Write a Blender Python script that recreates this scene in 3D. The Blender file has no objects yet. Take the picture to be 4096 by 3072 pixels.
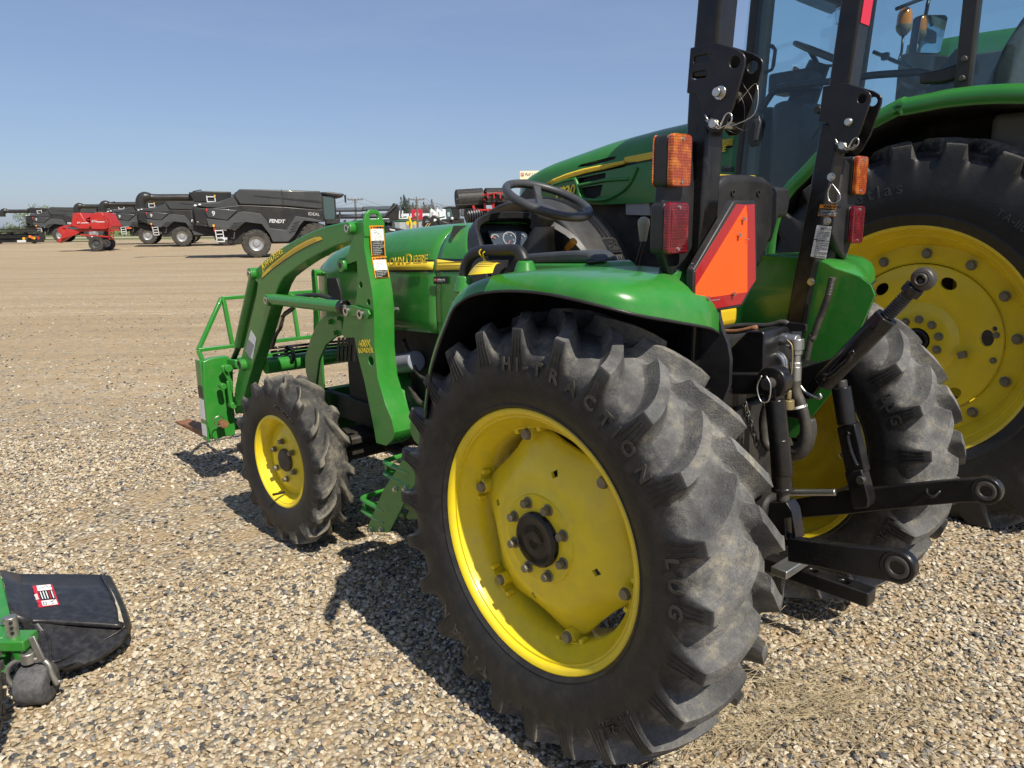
import bpy, bmesh, math, random
import numpy as np
from mathutils import Vector, Matrix, Euler
R = math.radians
random.seed(7)
rng = np.random.default_rng(7)
sc = bpy.context.scene
col = sc.collection

# ---------------------------------------------------------------- camera, sky, sun, exposure
FPX, PITCH, ROLL, CAMH = 2969.0, 0.2119, 0.0105, 1.495
cam_d = bpy.data.cameras.new('camera')
cam = bpy.data.objects.new('camera', cam_d)
col.objects.link(cam)
cam_d.sensor_width = 36.0
cam_d.lens = FPX / 4096 * 36.0
cam_d.clip_start = 0.05
cam_d.clip_end = 6000
_fw = Vector((0, math.cos(PITCH), -math.sin(PITCH)))
_u0 = Vector((0, math.sin(PITCH), math.cos(PITCH)))
_r0 = Vector((1, 0, 0))
_r = _r0 * math.cos(ROLL) - _u0 * math.sin(ROLL)
_u = _u0 * math.cos(ROLL) + _r0 * math.sin(ROLL)
CAM = Vector((0, 0, CAMH))
_m = Matrix((_r, _u, -_fw)).transposed().to_4x4()
_m.translation = CAM
cam.matrix_world = _m
sc.camera = cam
sc.render.resolution_x, sc.render.resolution_y = 1024, 768

SUN = Vector((0.475, -0.677, 1.0)).normalized()      # direction towards the sun
w = bpy.data.worlds.new('World')
sc.world = w
w.use_nodes = True
nt = w.node_tree
bg = nt.nodes['Background']
sky = nt.nodes.new('ShaderNodeTexSky')
sky.sky_type = 'NISHITA'
sky.sun_disc = False
sky.sun_elevation = math.asin(SUN.z)
sky.sun_rotation = math.atan2(SUN.x, SUN.y)
sky.altitude = 600
sky.air_density = 0.95
sky.dust_density = 1.4
sky.ozone_density = 2.6
hs = nt.nodes.new('ShaderNodeHueSaturation')
hs.inputs['Saturation'].default_value = 1.0
nt.links.new(sky.outputs[0], hs.inputs['Color'])
hz = nt.nodes.new('ShaderNodeMix')                       # thin even haze over the whole sky
hz.data_type = 'RGBA'
hz.inputs[0].default_value = 0.5
hz.inputs[7].default_value = (1.72, 2.25, 3.75, 1)
nt.links.new(hs.outputs[0], hz.inputs[6])
geo = nt.nodes.new('ShaderNodeTexCoord')                 # faint, very thin high cloud
mpw = nt.nodes.new('ShaderNodeMapping')
mpw.inputs['Scale'].default_value = (1.6, 1.6, 9.0)
nz = nt.nodes.new('ShaderNodeTexNoise')
nz.inputs['Scale'].default_value = 2.4
nz.inputs['Detail'].default_value = 4
nz.inputs['Roughness'].default_value = 0.6
rw_ = nt.nodes.new('ShaderNodeMapRange')
rw_.inputs[1].default_value, rw_.inputs[2].default_value, rw_.inputs[3].default_value, rw_.inputs[4].default_value = 0.5, 0.85, 0.0, 0.10
cl = nt.nodes.new('ShaderNodeMix')
cl.data_type = 'RGBA'
cl.inputs[7].default_value = (4.6, 5.0, 5.6, 1)
nt.links.new(geo.outputs['Generated'], mpw.inputs['Vector'])
nt.links.new(mpw.outputs[0], nz.inputs['Vector'])
nt.links.new(nz.outputs[0], rw_.inputs[0])
nt.links.new(rw_.outputs[0], cl.inputs[0])
nt.links.new(hz.outputs[2], cl.inputs[6])
nt.links.new(cl.outputs[2], bg.inputs['Color'])
bg.inputs['Strength'].default_value = 0.092

sun_d = bpy.data.lights.new('sun', 'SUN')
sun_d.energy = 4.2
sun_d.angle = R(0.55)
sun_d.color = (1.0, 0.93, 0.80)
sun = bpy.data.objects.new('sun', sun_d)
col.objects.link(sun)
sun.rotation_euler = SUN.to_track_quat('Z', 'Y').to_euler()
sun.location = (8, -4, 14)

sc.view_settings.view_transform = 'Standard'
sc.view_settings.look = 'None'
sc.view_settings.exposure = 0.55
sc.view_settings.gamma = 1.0
sc.render.engine = 'CYCLES'
sc.cycles.max_bounces = 5
sc.cycles.diffuse_bounces = 2
sc.cycles.glossy_bounces = 3
sc.cycles.transmission_bounces = 6
sc.cycles.transparent_max_bounces = 12
sc.cycles.caustics_reflective = False
sc.cycles.caustics_refractive = False
sc.cycles.use_denoising = True
sc.cycles.use_adaptive_sampling = True
sc.cycles.adaptive_threshold = 0.02

# ---------------------------------------------------------------- frames: a = forward, b = left, c = up
YAW = 2.3099
FV = Vector((math.cos(YAW), math.sin(YAW), 0))
LV = Vector((-math.sin(YAW), math.cos(YAW), 0))
TO = Vector((0.0478, 1.9025, 0)) - LV * 0.77            # ground under the small tractor's rear axle
BO = Vector((2.048, 3.814, 0)) - LV * 0.95              # the same for the large tractor


def ray(px, py):
    return _r * ((px - 2048) / FPX) - _u * ((py - 1536) / FPX) + _fw


class Crop:
    """measured points: x, y of an enlargement of the photograph -> points in a tractor's own frame"""
    def __init__(s, ox, oy, k, o=None):
        s.ox, s.oy, s.k, s.o = ox, oy, k, (TO if o is None else o)

    def _hit(s, x, y, n, d0):
        d = ray(s.ox + x / s.k, s.oy + y / s.k)
        t = (d0 - (CAM - s.o).dot(n)) / d.dot(n)
        q = CAM + d * t - s.o
        return Vector((q.dot(FV), q.dot(LV), q.z))

    def b(s, b, *pts):                                   # on the plane "so far left"
        out = [s._hit(x, y, LV, b) for x, y in pts]
        return out if len(out) > 1 else out[0]

    def a(s, a, *pts):                                   # on the plane "so far forward"
        out = [s._hit(x, y, FV, a) for x, y in pts]
        return out if len(out) > 1 else out[0]

    def z(s, z, *pts):
        out = [s._hit(x, y, Vector((0, 0, 1)), z) for x, y in pts]
        return out if len(out) > 1 else out[0]

    def ac(s, b, *pts):
        return [(p.x, p.z) for p in [s._hit(x, y, LV, b) for x, y in pts]]


def ground_at(px, py, z=0.0):
    d = ray(px, py)
    return CAM + d * ((z - CAMH) / d.z)


def at_dist(px, py, y):
    d = ray(px, py)
    return CAM + d * (y / d.y)

# ---------------------------------------------------------------- materials
MATS = {}


def P(name, color, rough=0.5, metal=0.0, spec=0.5, coat=0.0, vary=0.0, vscale=8.0, bump=0.0, bscale=60.0,
      dust=0.0, dustcol=(0.34, 0.29, 0.21), dscale=5.0, alpha=None, trans=0.0, ior=1.45, emit=None, rvary=0.0):
    if name in MATS:
        return MATS[name]
    m = bpy.data.materials.new(name)
    m.use_nodes = True
    n, l = m.node_tree.nodes, m.node_tree.links
    bs = n['Principled BSDF']
    bs.inputs['Base Color'].default_value = (*color, 1)
    bs.inputs['Roughness'].default_value = rough
    bs.inputs['Metallic'].default_value = metal
    bs.inputs['Specular IOR Level'].default_value = spec
    bs.inputs['Coat Weight'].default_value = coat
    bs.inputs['Coat Roughness'].default_value = 0.06
    bs.inputs['Transmission Weight'].default_value = trans
    bs.inputs['IOR'].default_value = ior
    if emit:
        bs.inputs['Emission Color'].default_value = (*emit[0], 1)
        bs.inputs['Emission Strength'].default_value = emit[1]
    tc = n.new('ShaderNodeTexCoord')
    if vary or dust or rvary:
        no = n.new('ShaderNodeTexNoise')
        no.inputs['Scale'].default_value = vscale
        no.inputs['Detail'].default_value = 3
        no.inputs['Roughness'].default_value = 0.6
        l.new(tc.outputs['Object'], no.inputs['Vector'])
        mr = n.new('ShaderNodeMapRange')
        mr.inputs[1].default_value = 0.3
        mr.inputs[2].default_value = 0.7
        mr.inputs[3].default_value = 1 - vary
        mr.inputs[4].default_value = 1 + vary
        l.new(no.outputs[0], mr.inputs[0])
        mx = n.new('ShaderNodeMix')
        mx.data_type = 'RGBA'
        mx.blend_type = 'MULTIPLY'
        mx.inputs[0].default_value = 1
        mx.inputs[6].default_value = (*color, 1)
        l.new(mr.outputs[0], mx.inputs[7])
        out = mx.outputs[2]
        if rvary:
            m2 = n.new('ShaderNodeMapRange')
            m2.inputs[1].default_value = 0.3
            m2.inputs[2].default_value = 0.7
            m2.inputs[3].default_value = max(0.02, rough - rvary)
            m2.inputs[4].default_value = rough + rvary
            l.new(no.outputs[0], m2.inputs[0])
            l.new(m2.outputs[0], bs.inputs['Roughness'])
        if dust:
            nd = n.new('ShaderNodeTexNoise')
            nd.inputs['Scale'].default_value = dscale
            nd.inputs['Detail'].default_value = 4.5
            nd.inputs['Roughness'].default_value = 0.7
            l.new(tc.outputs['Object'], nd.inputs['Vector'])
            md = n.new('ShaderNodeMapRange')
            md.inputs[1].default_value = 0.42
            md.inputs[2].default_value = 0.75
            md.inputs[3].default_value = dust * 0.12
            md.inputs[4].default_value = dust
            l.new(nd.outputs[0], md.inputs[0])
            mx2 = n.new('ShaderNodeMix')
            mx2.data_type = 'RGBA'
            mx2.inputs[7].default_value = (*dustcol, 1)
            l.new(md.outputs[0], mx2.inputs[0])
            l.new(out, mx2.inputs[6])
            out = mx2.outputs[2]
        l.new(out, bs.inputs['Base Color'])
    if bump:
        nb = n.new('ShaderNodeTexNoise')
        nb.inputs['Scale'].default_value = bscale
        nb.inputs['Detail'].default_value = 2
        l.new(tc.outputs['Object'], nb.inputs['Vector'])
        bp = n.new('ShaderNodeBump')
        bp.inputs['Strength'].default_value = bump
        bp.inputs['Distance'].default_value = 0.004
        l.new(nb.outputs[0], bp.inputs['Height'])
        l.new(bp.outputs[0], bs.inputs['Normal'])
    MATS[name] = m
    return m


green = P('green paint', (0.022, 0.195, 0.022), 0.28, coat=0.35, vary=0.05, vscale=3, dust=0.11, dscale=16, bump=0.02, bscale=25, rvary=0.05)
green2 = P('loader green paint', (0.024, 0.215, 0.024), 0.30, coat=0.3, vary=0.08, vscale=6, dust=0.12, dscale=16, bump=0.03, bscale=40, rvary=0.06)
greenB = P('older green paint', (0.022, 0.165, 0.024), 0.34, coat=0.3, vary=0.06, vscale=3, dust=0.06, dscale=6, rvary=0.05)
greenfar = P('far green paint', (0.012, 0.07, 0.03), 0.5)
yellow = P('yellow paint', (0.82, 0.63, 0.014), 0.36, coat=0.25, vary=0.06, vscale=5, dust=0.26, dustcol=(.34, .26, .12), dscale=13, bump=0.04, bscale=60, rvary=0.08)
yellowB = P('big wheel yellow', (0.77, 0.57, 0.014), 0.4, coat=0.2, vary=0.06, vscale=3, dust=0.22, dustcol=(.34, .26, .12), dscale=8, bump=0.03, bscale=40, rvary=0.06)
decal_y = P('decal yellow', (0.80, 0.58, 0.05), 0.4, vary=0.03)
decal_y2 = P('decal dark yellow', (0.62, 0.40, 0.03), 0.4)
decal_k = P('decal black', (0.008, 0.012, 0.010), 0.4)
vinyl = P('yellow seat vinyl', (0.65, 0.44, 0.02), 0.45, vary=0.05)
black = P('black paint', (0.006, 0.006, 0.0075), 0.30, vary=0.2, vscale=6, dust=0.045, dscale=9, bump=0.03, bscale=50, rvary=0.08)
blackgloss = P('black gloss', (0.008, 0.008, 0.009), 0.16, vary=0.1, bump=0.12, bscale=30, dust=0.03)
plastic = P('black plastic', (0.014, 0.014, 0.016), 0.45, vary=0.12, vscale=5, bump=0.05, bscale=180, dust=0.08, dscale=12, dustcol=(.25, .24, .22))
plasticg = P('grey plastic', (0.040, 0.042, 0.047), 0.42, vary=0.08, vscale=6, bump=0.04, bscale=220, dust=0.1, dscale=14, dustcol=(.3, .29, .27))
dark = P('dark engine parts', (0.010, 0.010, 0.010), 0.6, vary=0.3, vscale=10, dust=0.12, dscale=8, bump=0.1, bscale=30)
darkmetal = P('grimy metal', (0.05, 0.05, 0.05), 0.5, metal=0.5, vary=0.3, vscale=12, dust=0.3, dscale=9, bump=0.1, bscale=40)
steel = P('zinc steel', (0.55, 0.54, 0.50), 0.32, metal=1.0, vary=0.12, vscale=30, rvary=0.1)
rusty = P('rusty steel', (0.22, 0.10, 0.045), 0.75, vary=0.35, vscale=20, bump=0.1)
boltgrey = P('dull bolt', (0.22, 0.20, 0.15), 0.5, metal=0.6, vary=0.2, vscale=30, dust=0.25)
white = P('white print', (0.78, 0.78, 0.76), 0.5)
orange_lab = P('orange print', (0.85, 0.30, 0.02), 0.5)
red_lab = P('red print', (0.55, 0.02, 0.04), 0.5)
grey_print = P('grey print', (0.30, 0.30, 0.30), 0.5)
smv_o = P('fluorescent orange', (0.95, 0.095, 0.008), 0.5, vary=0.03, vscale=10)
greyf = P('filter grey', (0.24, 0.26, 0.30), 0.4, vary=0.06, vscale=20)
wood = P('orange handle', (0.55, 0.24, 0.02), 0.4)
tan_knob = P('tan knob', (0.30, 0.26, 0.19), 0.5)
rubberhose = P('hose rubber', (0.02, 0.02, 0.02), 0.55, dust=0.25, dscale=15, vary=0.2)

# ---------------------------------------------------------------- mesh building


class MB:
    def __init__(s):
        s.v, s.f, s.mi = [], [], []
        s.cur = 0

    def add(s, vs, fs):
        o = len(s.v)
        s.v.extend([tuple(v) for v in vs])
        for f in fs:
            s.f.append([i + o for i in f])
            s.mi.append(s.cur)
        return s

    def box(s, lo, hi):
        x0, y0, z0 = lo
        x1, y1, z1 = hi
        return s.add([(x0, y0, z0), (x1, y0, z0), (x1, y1, z0), (x0, y1, z0), (x0, y0, z1), (x1, y0, z1), (x1, y1, z1), (x0, y1, z1)],
                     [(0, 3, 2, 1), (4, 5, 6, 7), (0, 1, 5, 4), (1, 2, 6, 5), (2, 3, 7, 6), (3, 0, 4, 7)])

    def obox(s, c, sx, sy, sz, rot=None):                # box round a centre, turned by a matrix or euler
        m = rot if rot is not None else Matrix.Identity(3)
        if isinstance(m, (tuple, list)):
            m = Euler(m).to_matrix()
        vs = [Vector(c) + m @ Vector((x * sx / 2, y * sy / 2, z * sz / 2)) for z in (-1, 1) for x, y in ((-1, -1), (1, -1), (1, 1), (-1, 1))]
        return s.add(vs, [(0, 3, 2, 1), (4, 5, 6, 7), (0, 1, 5, 4), (1, 2, 6, 5), (2, 3, 7, 6), (3, 0, 4, 7)])

    def beam(s, p, q, wd, ht, up=(0, 0, 1), w2=None, h2=None):   # rectangular bar
        p, q = Vector(p), Vector(q)
        d = (q - p).normalized()
        u = Vector(up)
        x = d.cross(u)
        if x.length < 1e-4:
            x = d.cross(Vector((1, 0, 0)))
        x.normalize()
        u = x.cross(d)
        w2 = wd if w2 is None else w2
        h2 = ht if h2 is None else h2
        vs = []
        for o, a, b in ((p, wd, ht), (q, w2, h2)):
            vs += [o - x * a / 2 - u * b / 2, o + x * a / 2 - u * b / 2, o + x * a / 2 + u * b / 2, o - x * a / 2 + u * b / 2]
        return s.add(vs, [(3, 2, 1, 0), (4, 5, 6, 7), (0, 1, 5, 4), (1, 2, 6, 5), (2, 3, 7, 6), (3, 0, 4, 7)])

    def cyl(s, p, q, r, r2=None, n=16, caps=True):
        p, q = Vector(p), Vector(q)
        r2 = r if r2 is None else r2
        d = (q - p).normalized()
        x = d.orthogonal().normalized()
        y = d.cross(x)
        vs = []
        for o, rr in ((p, r), (q, r2)):
            for i in range(n):
                t = 2 * math.pi * i / n
                vs.append(o + x * (rr * math.cos(t)) + y * (rr * math.sin(t)))
        fs = [(i, (i + 1) % n, n + (i + 1) % n, n + i) for i in range(n)]
        if caps:
            fs += [tuple(range(n - 1, -1, -1)), tuple(range(n, 2 * n))]
        return s.add(vs, fs)

    def ring(s, p, q, ro, ri, n=20):                     # short tube with a hole
        p, q = Vector(p), Vector(q)
        d = (q - p).normalized()
        x = d.orthogonal().normalized()
        y = d.cross(x)
        vs = []
        for o, rr in ((p, ri), (p, ro), (q, ro), (q, ri)):
            for i in range(n):
                t = 2 * math.pi * i / n
                vs.append(o + x * (rr * math.cos(t)) + y * (rr * math.sin(t)))
        fs = []
        for k in range(4):
            k2 = (k + 1) % 4
            for i in range(n):
                j = (i + 1) % n
                fs.append((k * n + i, k * n + j, k2 * n + j, k2 * n + i))
        return s.add(vs, fs)

    def tube(s, pts, r, n=8, closed=False, caps=True):
        pts = [Vector(p) for p in pts]
        m = len(pts)
        rr = r if isinstance(r, (list, tuple)) else [r] * m
        vs = []
        prev = None
        for i, p in enumerate(pts):
            if closed:
                d = pts[(i + 1) % m] - pts[i - 1]
            else:
                d = pts[min(i + 1, m - 1)] - pts[max(i - 1, 0)]
            d.normalize()
            if prev is None:
                x = d.orthogonal().normalized()
            else:
                x = prev - d * prev.dot(d)
                if x.length < 1e-6:
                    x = d.orthogonal()
                x.normalize()
            prev = x
            y = d.cross(x)
            for k in range(n):
                t = 2 * math.pi * k / n
                vs.append(p + x * (rr[i] * math.cos(t)) + y * (rr[i] * math.sin(t)))
        fs = []
        for i in range(m if closed else m - 1):
            i2 = (i + 1) % m
            for k in range(n):
                k2 = (k + 1) % n
                fs.append((i * n + k, i * n + k2, i2 * n + k2, i2 * n + k))
        if caps and not closed:
            fs += [tuple(range(n - 1, -1, -1)), tuple((m - 1) * n + k for k in range(n))]
        return s.add(vs, fs)

    def prism(s, pts3, off):                             # closed outline (3d points) pushed along a vector
        off = Vector(off)
        n = len(pts3)
        vs = [Vector(p) for p in pts3] + [Vector(p) + off for p in pts3]
        fs = [tuple(range(n - 1, -1, -1)), tuple(range(n, 2 * n))] + [(i, (i + 1) % n, n + (i + 1) % n, n + i) for i in range(n)]
        return s.add(vs, fs)

    def side(s, ac, b0, b1):                             # outline in (a, c), from b0 to b1
        return s.prism([(a, b0, c) for a, c in ac], (0, b1 - b0, 0))

    def loft(s, secs, closed=False, cap=True):           # rows of points; closed: each row is a loop
        n = len(secs[0])
        vs = [p for sec in secs for p in sec]
        fs = []
        for i in range(len(secs) - 1):
            for k in range(n if closed else n - 1):
                k2 = (k + 1) % n
                fs.append((i * n + k, i * n + k2, (i + 1) * n + k2, (i + 1) * n + k))
        if closed and cap:
            fs += [tuple(range(n - 1, -1, -1)), tuple((len(secs) - 1) * n + k for k in range(n))]
        return s.add(vs, fs)

    def lathe(s, prof, n=48, axis='Y', o=(0, 0, 0), closed=False):   # prof: (radius, along)
        ox, oy, oz = o
        vs = []
        for r_, y in prof:
            for i in range(n):
                t = 2 * math.pi * i / n
                c, d = r_ * math.cos(t), r_ * math.sin(t)
                vs.append({'Y': (ox + c, oy + y, oz + d), 'Z': (ox + c, oy + d, oz + y), 'X': (ox + y, oy + c, oz + d)}[axis])
        fs = []
        m = len(prof)
        for k in range(m if closed else m - 1):
            k2 = (k + 1) % m
            for i in range(n):
                j = (i + 1) % n
                fs.append((k * n + i, k * n + j, k2 * n + j, k2 * n + i))
        return s.add(vs, fs)

    def ball(s, c, rx, ry=None, rz=None, n=12, m=8):
        ry = rx if ry is None else ry
        rz = rx if rz is None else rz
        c = Vector(c)
        vs = [c + Vector((0, 0, -rz))]
        for j in range(1, m):
            t = math.pi * j / m - math.pi / 2
            for i in range(n):
                p = 2 * math.pi * i / n
                vs.append(c + Vector((rx * math.cos(t) * math.cos(p), ry * math.cos(t) * math.sin(p), rz * math.sin(t))))
        vs.append(c + Vector((0, 0, rz)))
        fs = [(0, 1 + (i + 1) % n, 1 + i) for i in range(n)]
        for j in range(m - 2):
            for i in range(n):
                fs.append((1 + j * n + i, 1 + j * n + (i + 1) % n, 1 + (j + 1) * n + (i + 1) % n, 1 + (j + 1) * n + i))
        e = len(vs) - 1
        fs += [(e, 1 + (m - 2) * n + i, 1 + (m - 2) * n + (i + 1) % n) for i in range(n)]
        return s.add(vs, fs)

    def mesh(s, name):
        me = bpy.data.meshes.new(name)
        me.from_pydata(s.v, [], s.f)
        return me

    def build(s, name, mat, parent=None, smooth=35, bevel=0.0, seg=2, fix=True, solid=0.0, subsurf=0, label=None):
        me = s.mesh(name)
        if fix:
            bm = bmesh.new()
            bm.from_mesh(me)
            bmesh.ops.recalc_face_normals(bm, faces=bm.faces)
            bm.to_mesh(me)
            bm.free()
        mats = mat if isinstance(mat, (list, tuple)) else [mat]
        for m_ in mats:
            me.materials.append(m_)
        if len(mats) > 1:
            me.polygons.foreach_set('material_index', s.mi)
        return link(name, me, parent, smooth, bevel, seg, solid, subsurf, label)


def link(name, me, parent=None, smooth=35, bevel=0.0, seg=2, solid=0.0, subsurf=0, label=None):
    if smooth:
        me.shade_smooth()
        if smooth < 180:
            me.set_sharp_from_angle(angle=R(smooth))
    o = bpy.data.objects.new(name, me)
    col.objects.link(o)
    if parent is not None:
        o.parent = parent
    if subsurf:
        md = o.modifiers.new('s', 'SUBSURF')
        md.levels = md.render_levels = subsurf
    if solid:
        md = o.modifiers.new('t', 'SOLIDIFY')
        md.thickness = abs(solid)
        md.offset = -1 if solid > 0 else 1
    if bevel:
        md = o.modifiers.new('b', 'BEVEL')
        md.width = bevel
        md.segments = seg
        md.limit_method = 'ANGLE'
        md.angle_limit = R(40)
        md.harden_normals = False
    if label:
        o['label'] = label
    return o


def thing(name, label, cat, loc=(0, 0, 0), rz=0.0, group=None):
    o = bpy.data.objects.new(name, None)
    o.empty_display_size = 0.2
    col.objects.link(o)
    o.location = loc
    o.rotation_euler = (0, 0, rz)
    tag(o, label, cat, group)
    return o


def tag(o, label, cat=None, group=None, kind=None):
    if label:
        o['label'] = label
    if cat:
        o['category'] = cat
    if group:
        o['group'] = group
    if kind:
        o['kind'] = kind
    return o


def rekid(o, parent, loc=None, rot=None, scale=None, kids=True):   # copy of an object with copies of its children
    c = o.copy()
    col.objects.link(c)
    c.parent = parent
    if loc is not None:
        c.location = loc
    if rot is not None:
        c.rotation_euler = rot
    if scale is not None:
        c.scale = scale
    if kids:
        for ch in list(o.children):
            rekid(ch, c)
    return c


def text_mesh(txt, size, depth=0.0015, shear=0.0, bold=0.0, align='LEFT', spacing=1.0):
    cu = bpy.data.curves.new('t', 'FONT')
    cu.body = txt
    cu.size = size
    cu.extrude = depth
    cu.shear = shear
    cu.offset = bold
    cu.align_x = align
    cu.space_character = spacing
    cu.resolution_u = 3
    ob = bpy.data.objects.new('t', cu)
    col.objects.link(ob)
    dg = bpy.context.evaluated_depsgraph_get()
    me = bpy.data.meshes.new_from_object(ob.evaluated_get(dg))
    bpy.data.objects.remove(ob)
    bpy.data.curves.remove(cu)
    return me


def text_on(name, txt, size, mat, parent, o, xdir, ydir, depth=0.0012, shear=0.0, bold=0.0, align='LEFT', spacing=1.0, label=None):
    """flat lettering laid on a surface: o = baseline start, xdir = reading direction, ydir = letter up"""
    me = text_mesh(txt, size, depth, shear, bold, align, spacing)
    x = Vector(xdir).normalized()
    y = Vector(ydir)
    y = (y - x * y.dot(x)).normalized()
    z = x.cross(y)
    m = Matrix((x, y, z)).transposed().to_4x4()
    m.translation = Vector(o) + z * depth
    me.transform(m)
    me.materials.clear()
    me.materials.append(mat)
    return link(name, me, parent, smooth=0, label=label)


def smooth_path(pts, n=6, closed=False):                 # Catmull-Rom
    pts = [Vector(p) for p in pts]
    out = []
    m = len(pts)
    for i in range(m if closed else m - 1):
        p0 = pts[(i - 1) % m] if closed or i > 0 else pts[0] * 2 - pts[1]
        p1, p2 = pts[i], pts[(i + 1) % m]
        p3 = pts[(i + 2) % m] if closed or i < m - 2 else pts[-1] * 2 - pts[-2]
        for k in range(n):
            t = k / n
            out.append(0.5 * ((2 * p1) + (p2 - p0) * t + (2 * p0 - 5 * p1 + 4 * p2 - p3) * t * t + (3 * p1 - p0 - 3 * p2 + p3) * t ** 3))
    if not closed:
        out.append(pts[-1].copy())
    return out


def round_poly(pts, rad, n=4):                           # rounded corners for a 2d outline
    out = []
    m = len(pts)
    for i in range(m):
        p = Vector(pts[i]).to_2d()
        a = Vector(pts[i - 1]).to_2d()
        b = Vector(pts[(i + 1) % m]).to_2d()
        rr = rad[i] if isinstance(rad, (list, tuple)) else rad
        da, db = (a - p), (b - p)
        la, lb = da.length, db.length
        k = min(rr, la * 0.49, lb * 0.49)
        if k < 1e-5:
            out.append((p.x, p.y))
            continue
        s0, s1 = p + da / la * k, p + db / lb * k
        for j in range(n + 1):
            t = j / n
            q = s0 * (1 - t) ** 2 + p * 2 * t * (1 - t) + s1 * t * t
            out.append((q.x, q.y))
    return out


def bolt_mb(mb, c, d, r, h, n=6):
    d = Vector(d).normalized()
    c = Vector(c)
    mb.cyl(c, c + d * h * 0.25, r * 1.35, n=14)
    mb.cyl(c + d * h * 0.25, c + d * h, r, n=n)
    return mb
# ---------------------------------------------------------------- ground
def smst(x, a, b):
    t = np.clip((x - a) / (b - a), 0, 1)
    return t * t * (3 - 2 * t)


def terrain(x, y):
    x = np.asarray(x, float)
    y = np.asarray(y, float)
    return -0.30 * smst(y, 12, 40) * (1 - smst(y, 54, 72))


def gz(x, y):
    return float(terrain(x, y))


xs = np.unique(np.concatenate([np.linspace(-12, 12, 49), np.linspace(-120, 120, 61), np.array([-3500, -1500, -700, -350, -200, 200, 350, 700, 1500, 3500])]))
ys = np.unique(np.concatenate([np.linspace(-8, 16, 49), np.linspace(16, 120, 53), np.array([-200, -60, -20, 160, 220, 300, 450, 700, 1200, 2200, 4200])]))
gx, gy = np.meshgrid(xs, ys)
gzv = terrain(gx, gy)
near = np.exp(-(gx ** 2 + (gy - 5) ** 2) / 90)
gzv = gzv + near * 0.012 * np.sin(gx * 1.3 + 0.5) * np.sin(gy * 1.7) - 0.012
nx, ny = len(xs), len(ys)
idx = np.arange(nx * ny).reshape(ny, nx)
gf = np.stack([idx[:-1, :-1], idx[:-1, 1:], idx[1:, 1:], idx[1:, :-1]], -1).reshape(-1, 4)
gm = bpy.data.meshes.new('ground')
gm.from_pydata(np.stack([gx, gy, gzv], -1).reshape(-1, 3).tolist(), [], gf.tolist())


class NT:
    """short hand for shader node trees"""
    def __init__(s, m):
        s.t = m.node_tree
        s.n, s.l = m.node_tree.nodes, m.node_tree.links

    def __call__(s, typ, ins=None, **kw):
        nd = s.n.new('ShaderNode' + typ)
        for k, v in kw.items():
            setattr(nd, k, v)
        for k, v in (ins or {}).items():
            if hasattr(v, 'is_output'):
                s.l.new(v, nd.inputs[k])
            else:
                nd.inputs[k].default_value = v
        return nd

    def math(s, op, a, b=0.0, clamp=False):
        nd = s('Math', {0: a, 1: b}, operation=op)
        nd.use_clamp = clamp
        return nd.outputs[0]

    def rng(s, v, a, b, c=0.0, d=1.0):
        nd = s('MapRange', {0: v, 1: a, 2: b, 3: c, 4: d})
        return nd.outputs[0]

    def mix(s, f, a, b, mode='MIX'):
        nd = s('Mix', {0: f, 6: a, 7: b}, data_type='RGBA', blend_type=mode)
        return nd.outputs[2]

    def ramp(s, v, stops, interp='LINEAR'):
        nd = s('ValToRGB', {0: v})
        nd.color_ramp.interpolation = interp
        el = nd.color_ramp.elements
        while len(el) > 1:
            el.remove(el[-1])
        el[0].position, el[0].color = stops[0][0], (*stops[0][1], 1)
        for p_, c_ in stops[1:]:
            e = el.new(p_)
            e.color = (*c_, 1)
        return nd.outputs[0]


STONE_COLS = [(0.0, (.46, .395, .285)), (.12, (.385, .310, .205)), (.24, (.55, .49, .385)), (.38, (.29, .215, .135)), (.44, (.43, .36, .25)),
              (.55, (.20, .195, .185)), (.64, (.59, .54, .45)), (.72, (.078, .081, .088)), (.81, (.40, .31, .225)), (.88, (.49, .405, .27)), (.94, (.34, .315, .275))]

mg = bpy.data.materials.new('gravel and dirt')
mg.use_nodes = True
t = NT(mg)
bs = t.n['Principled BSDF']
tc = t('TexCoord').outputs['Object']
sep = t('SeparateXYZ', {0: tc})
X, Y = sep.outputs[0], sep.outputs[1]
v1 = t('TexVoronoi', {'Vector': tc, 'Scale': 54.0, 'Randomness': 1.0}, feature='F1')
cellr = t('SeparateColor', {0: v1.outputs['Color']}).outputs[0]
stones = t.ramp(cellr, STONE_COLS, 'CONSTANT')
edge = t.rng(v1.outputs['Distance'], 0.30, 0.70, 1.0, 0.5)
stones = t.mix(1.0, stones, edge, 'MULTIPLY')
n1 = t('TexNoise', {'Vector': tc, 'Scale': 0.35, 'Detail': 5.0, 'Roughness': 0.62})
n2 = t('TexNoise', {'Vector': tc, 'Scale': 5.0, 'Detail': 5.0, 'Roughness': 0.7})
mp = t('Mapping', {'Vector': tc, 'Scale': (0.10, 1.1, 1.0), 'Rotation': (0, 0, R(4))})
n3 = t('TexNoise', {'Vector': mp.outputs[0], 'Scale': 1.0, 'Detail': 4.0, 'Roughness': 0.6})
mp2 = t('Mapping', {'Vector': tc, 'Scale': (0.03, 0.42, 1.0), 'Rotation': (0, 0, R(-7))})
n4 = t('TexNoise', {'Vector': mp2.outputs[0], 'Scale': 1.0, 'Detail': 5.0, 'Roughness': 0.65})
dirt = t.ramp(n1.outputs[0], [(0.3, (.40, .312, .195)), (0.5, (.48, .385, .25)), (0.7, (.55, .455, .31))])
dirt = t.mix(t.rng(n3.outputs[0], 0.42, 0.66), dirt, (.30, .222, .130, 1))
dirt = t.mix(t.rng(n4.outputs[0], 0.50, 0.68, 0.0, 0.85), dirt, (.60, .505, .355, 1))
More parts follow.
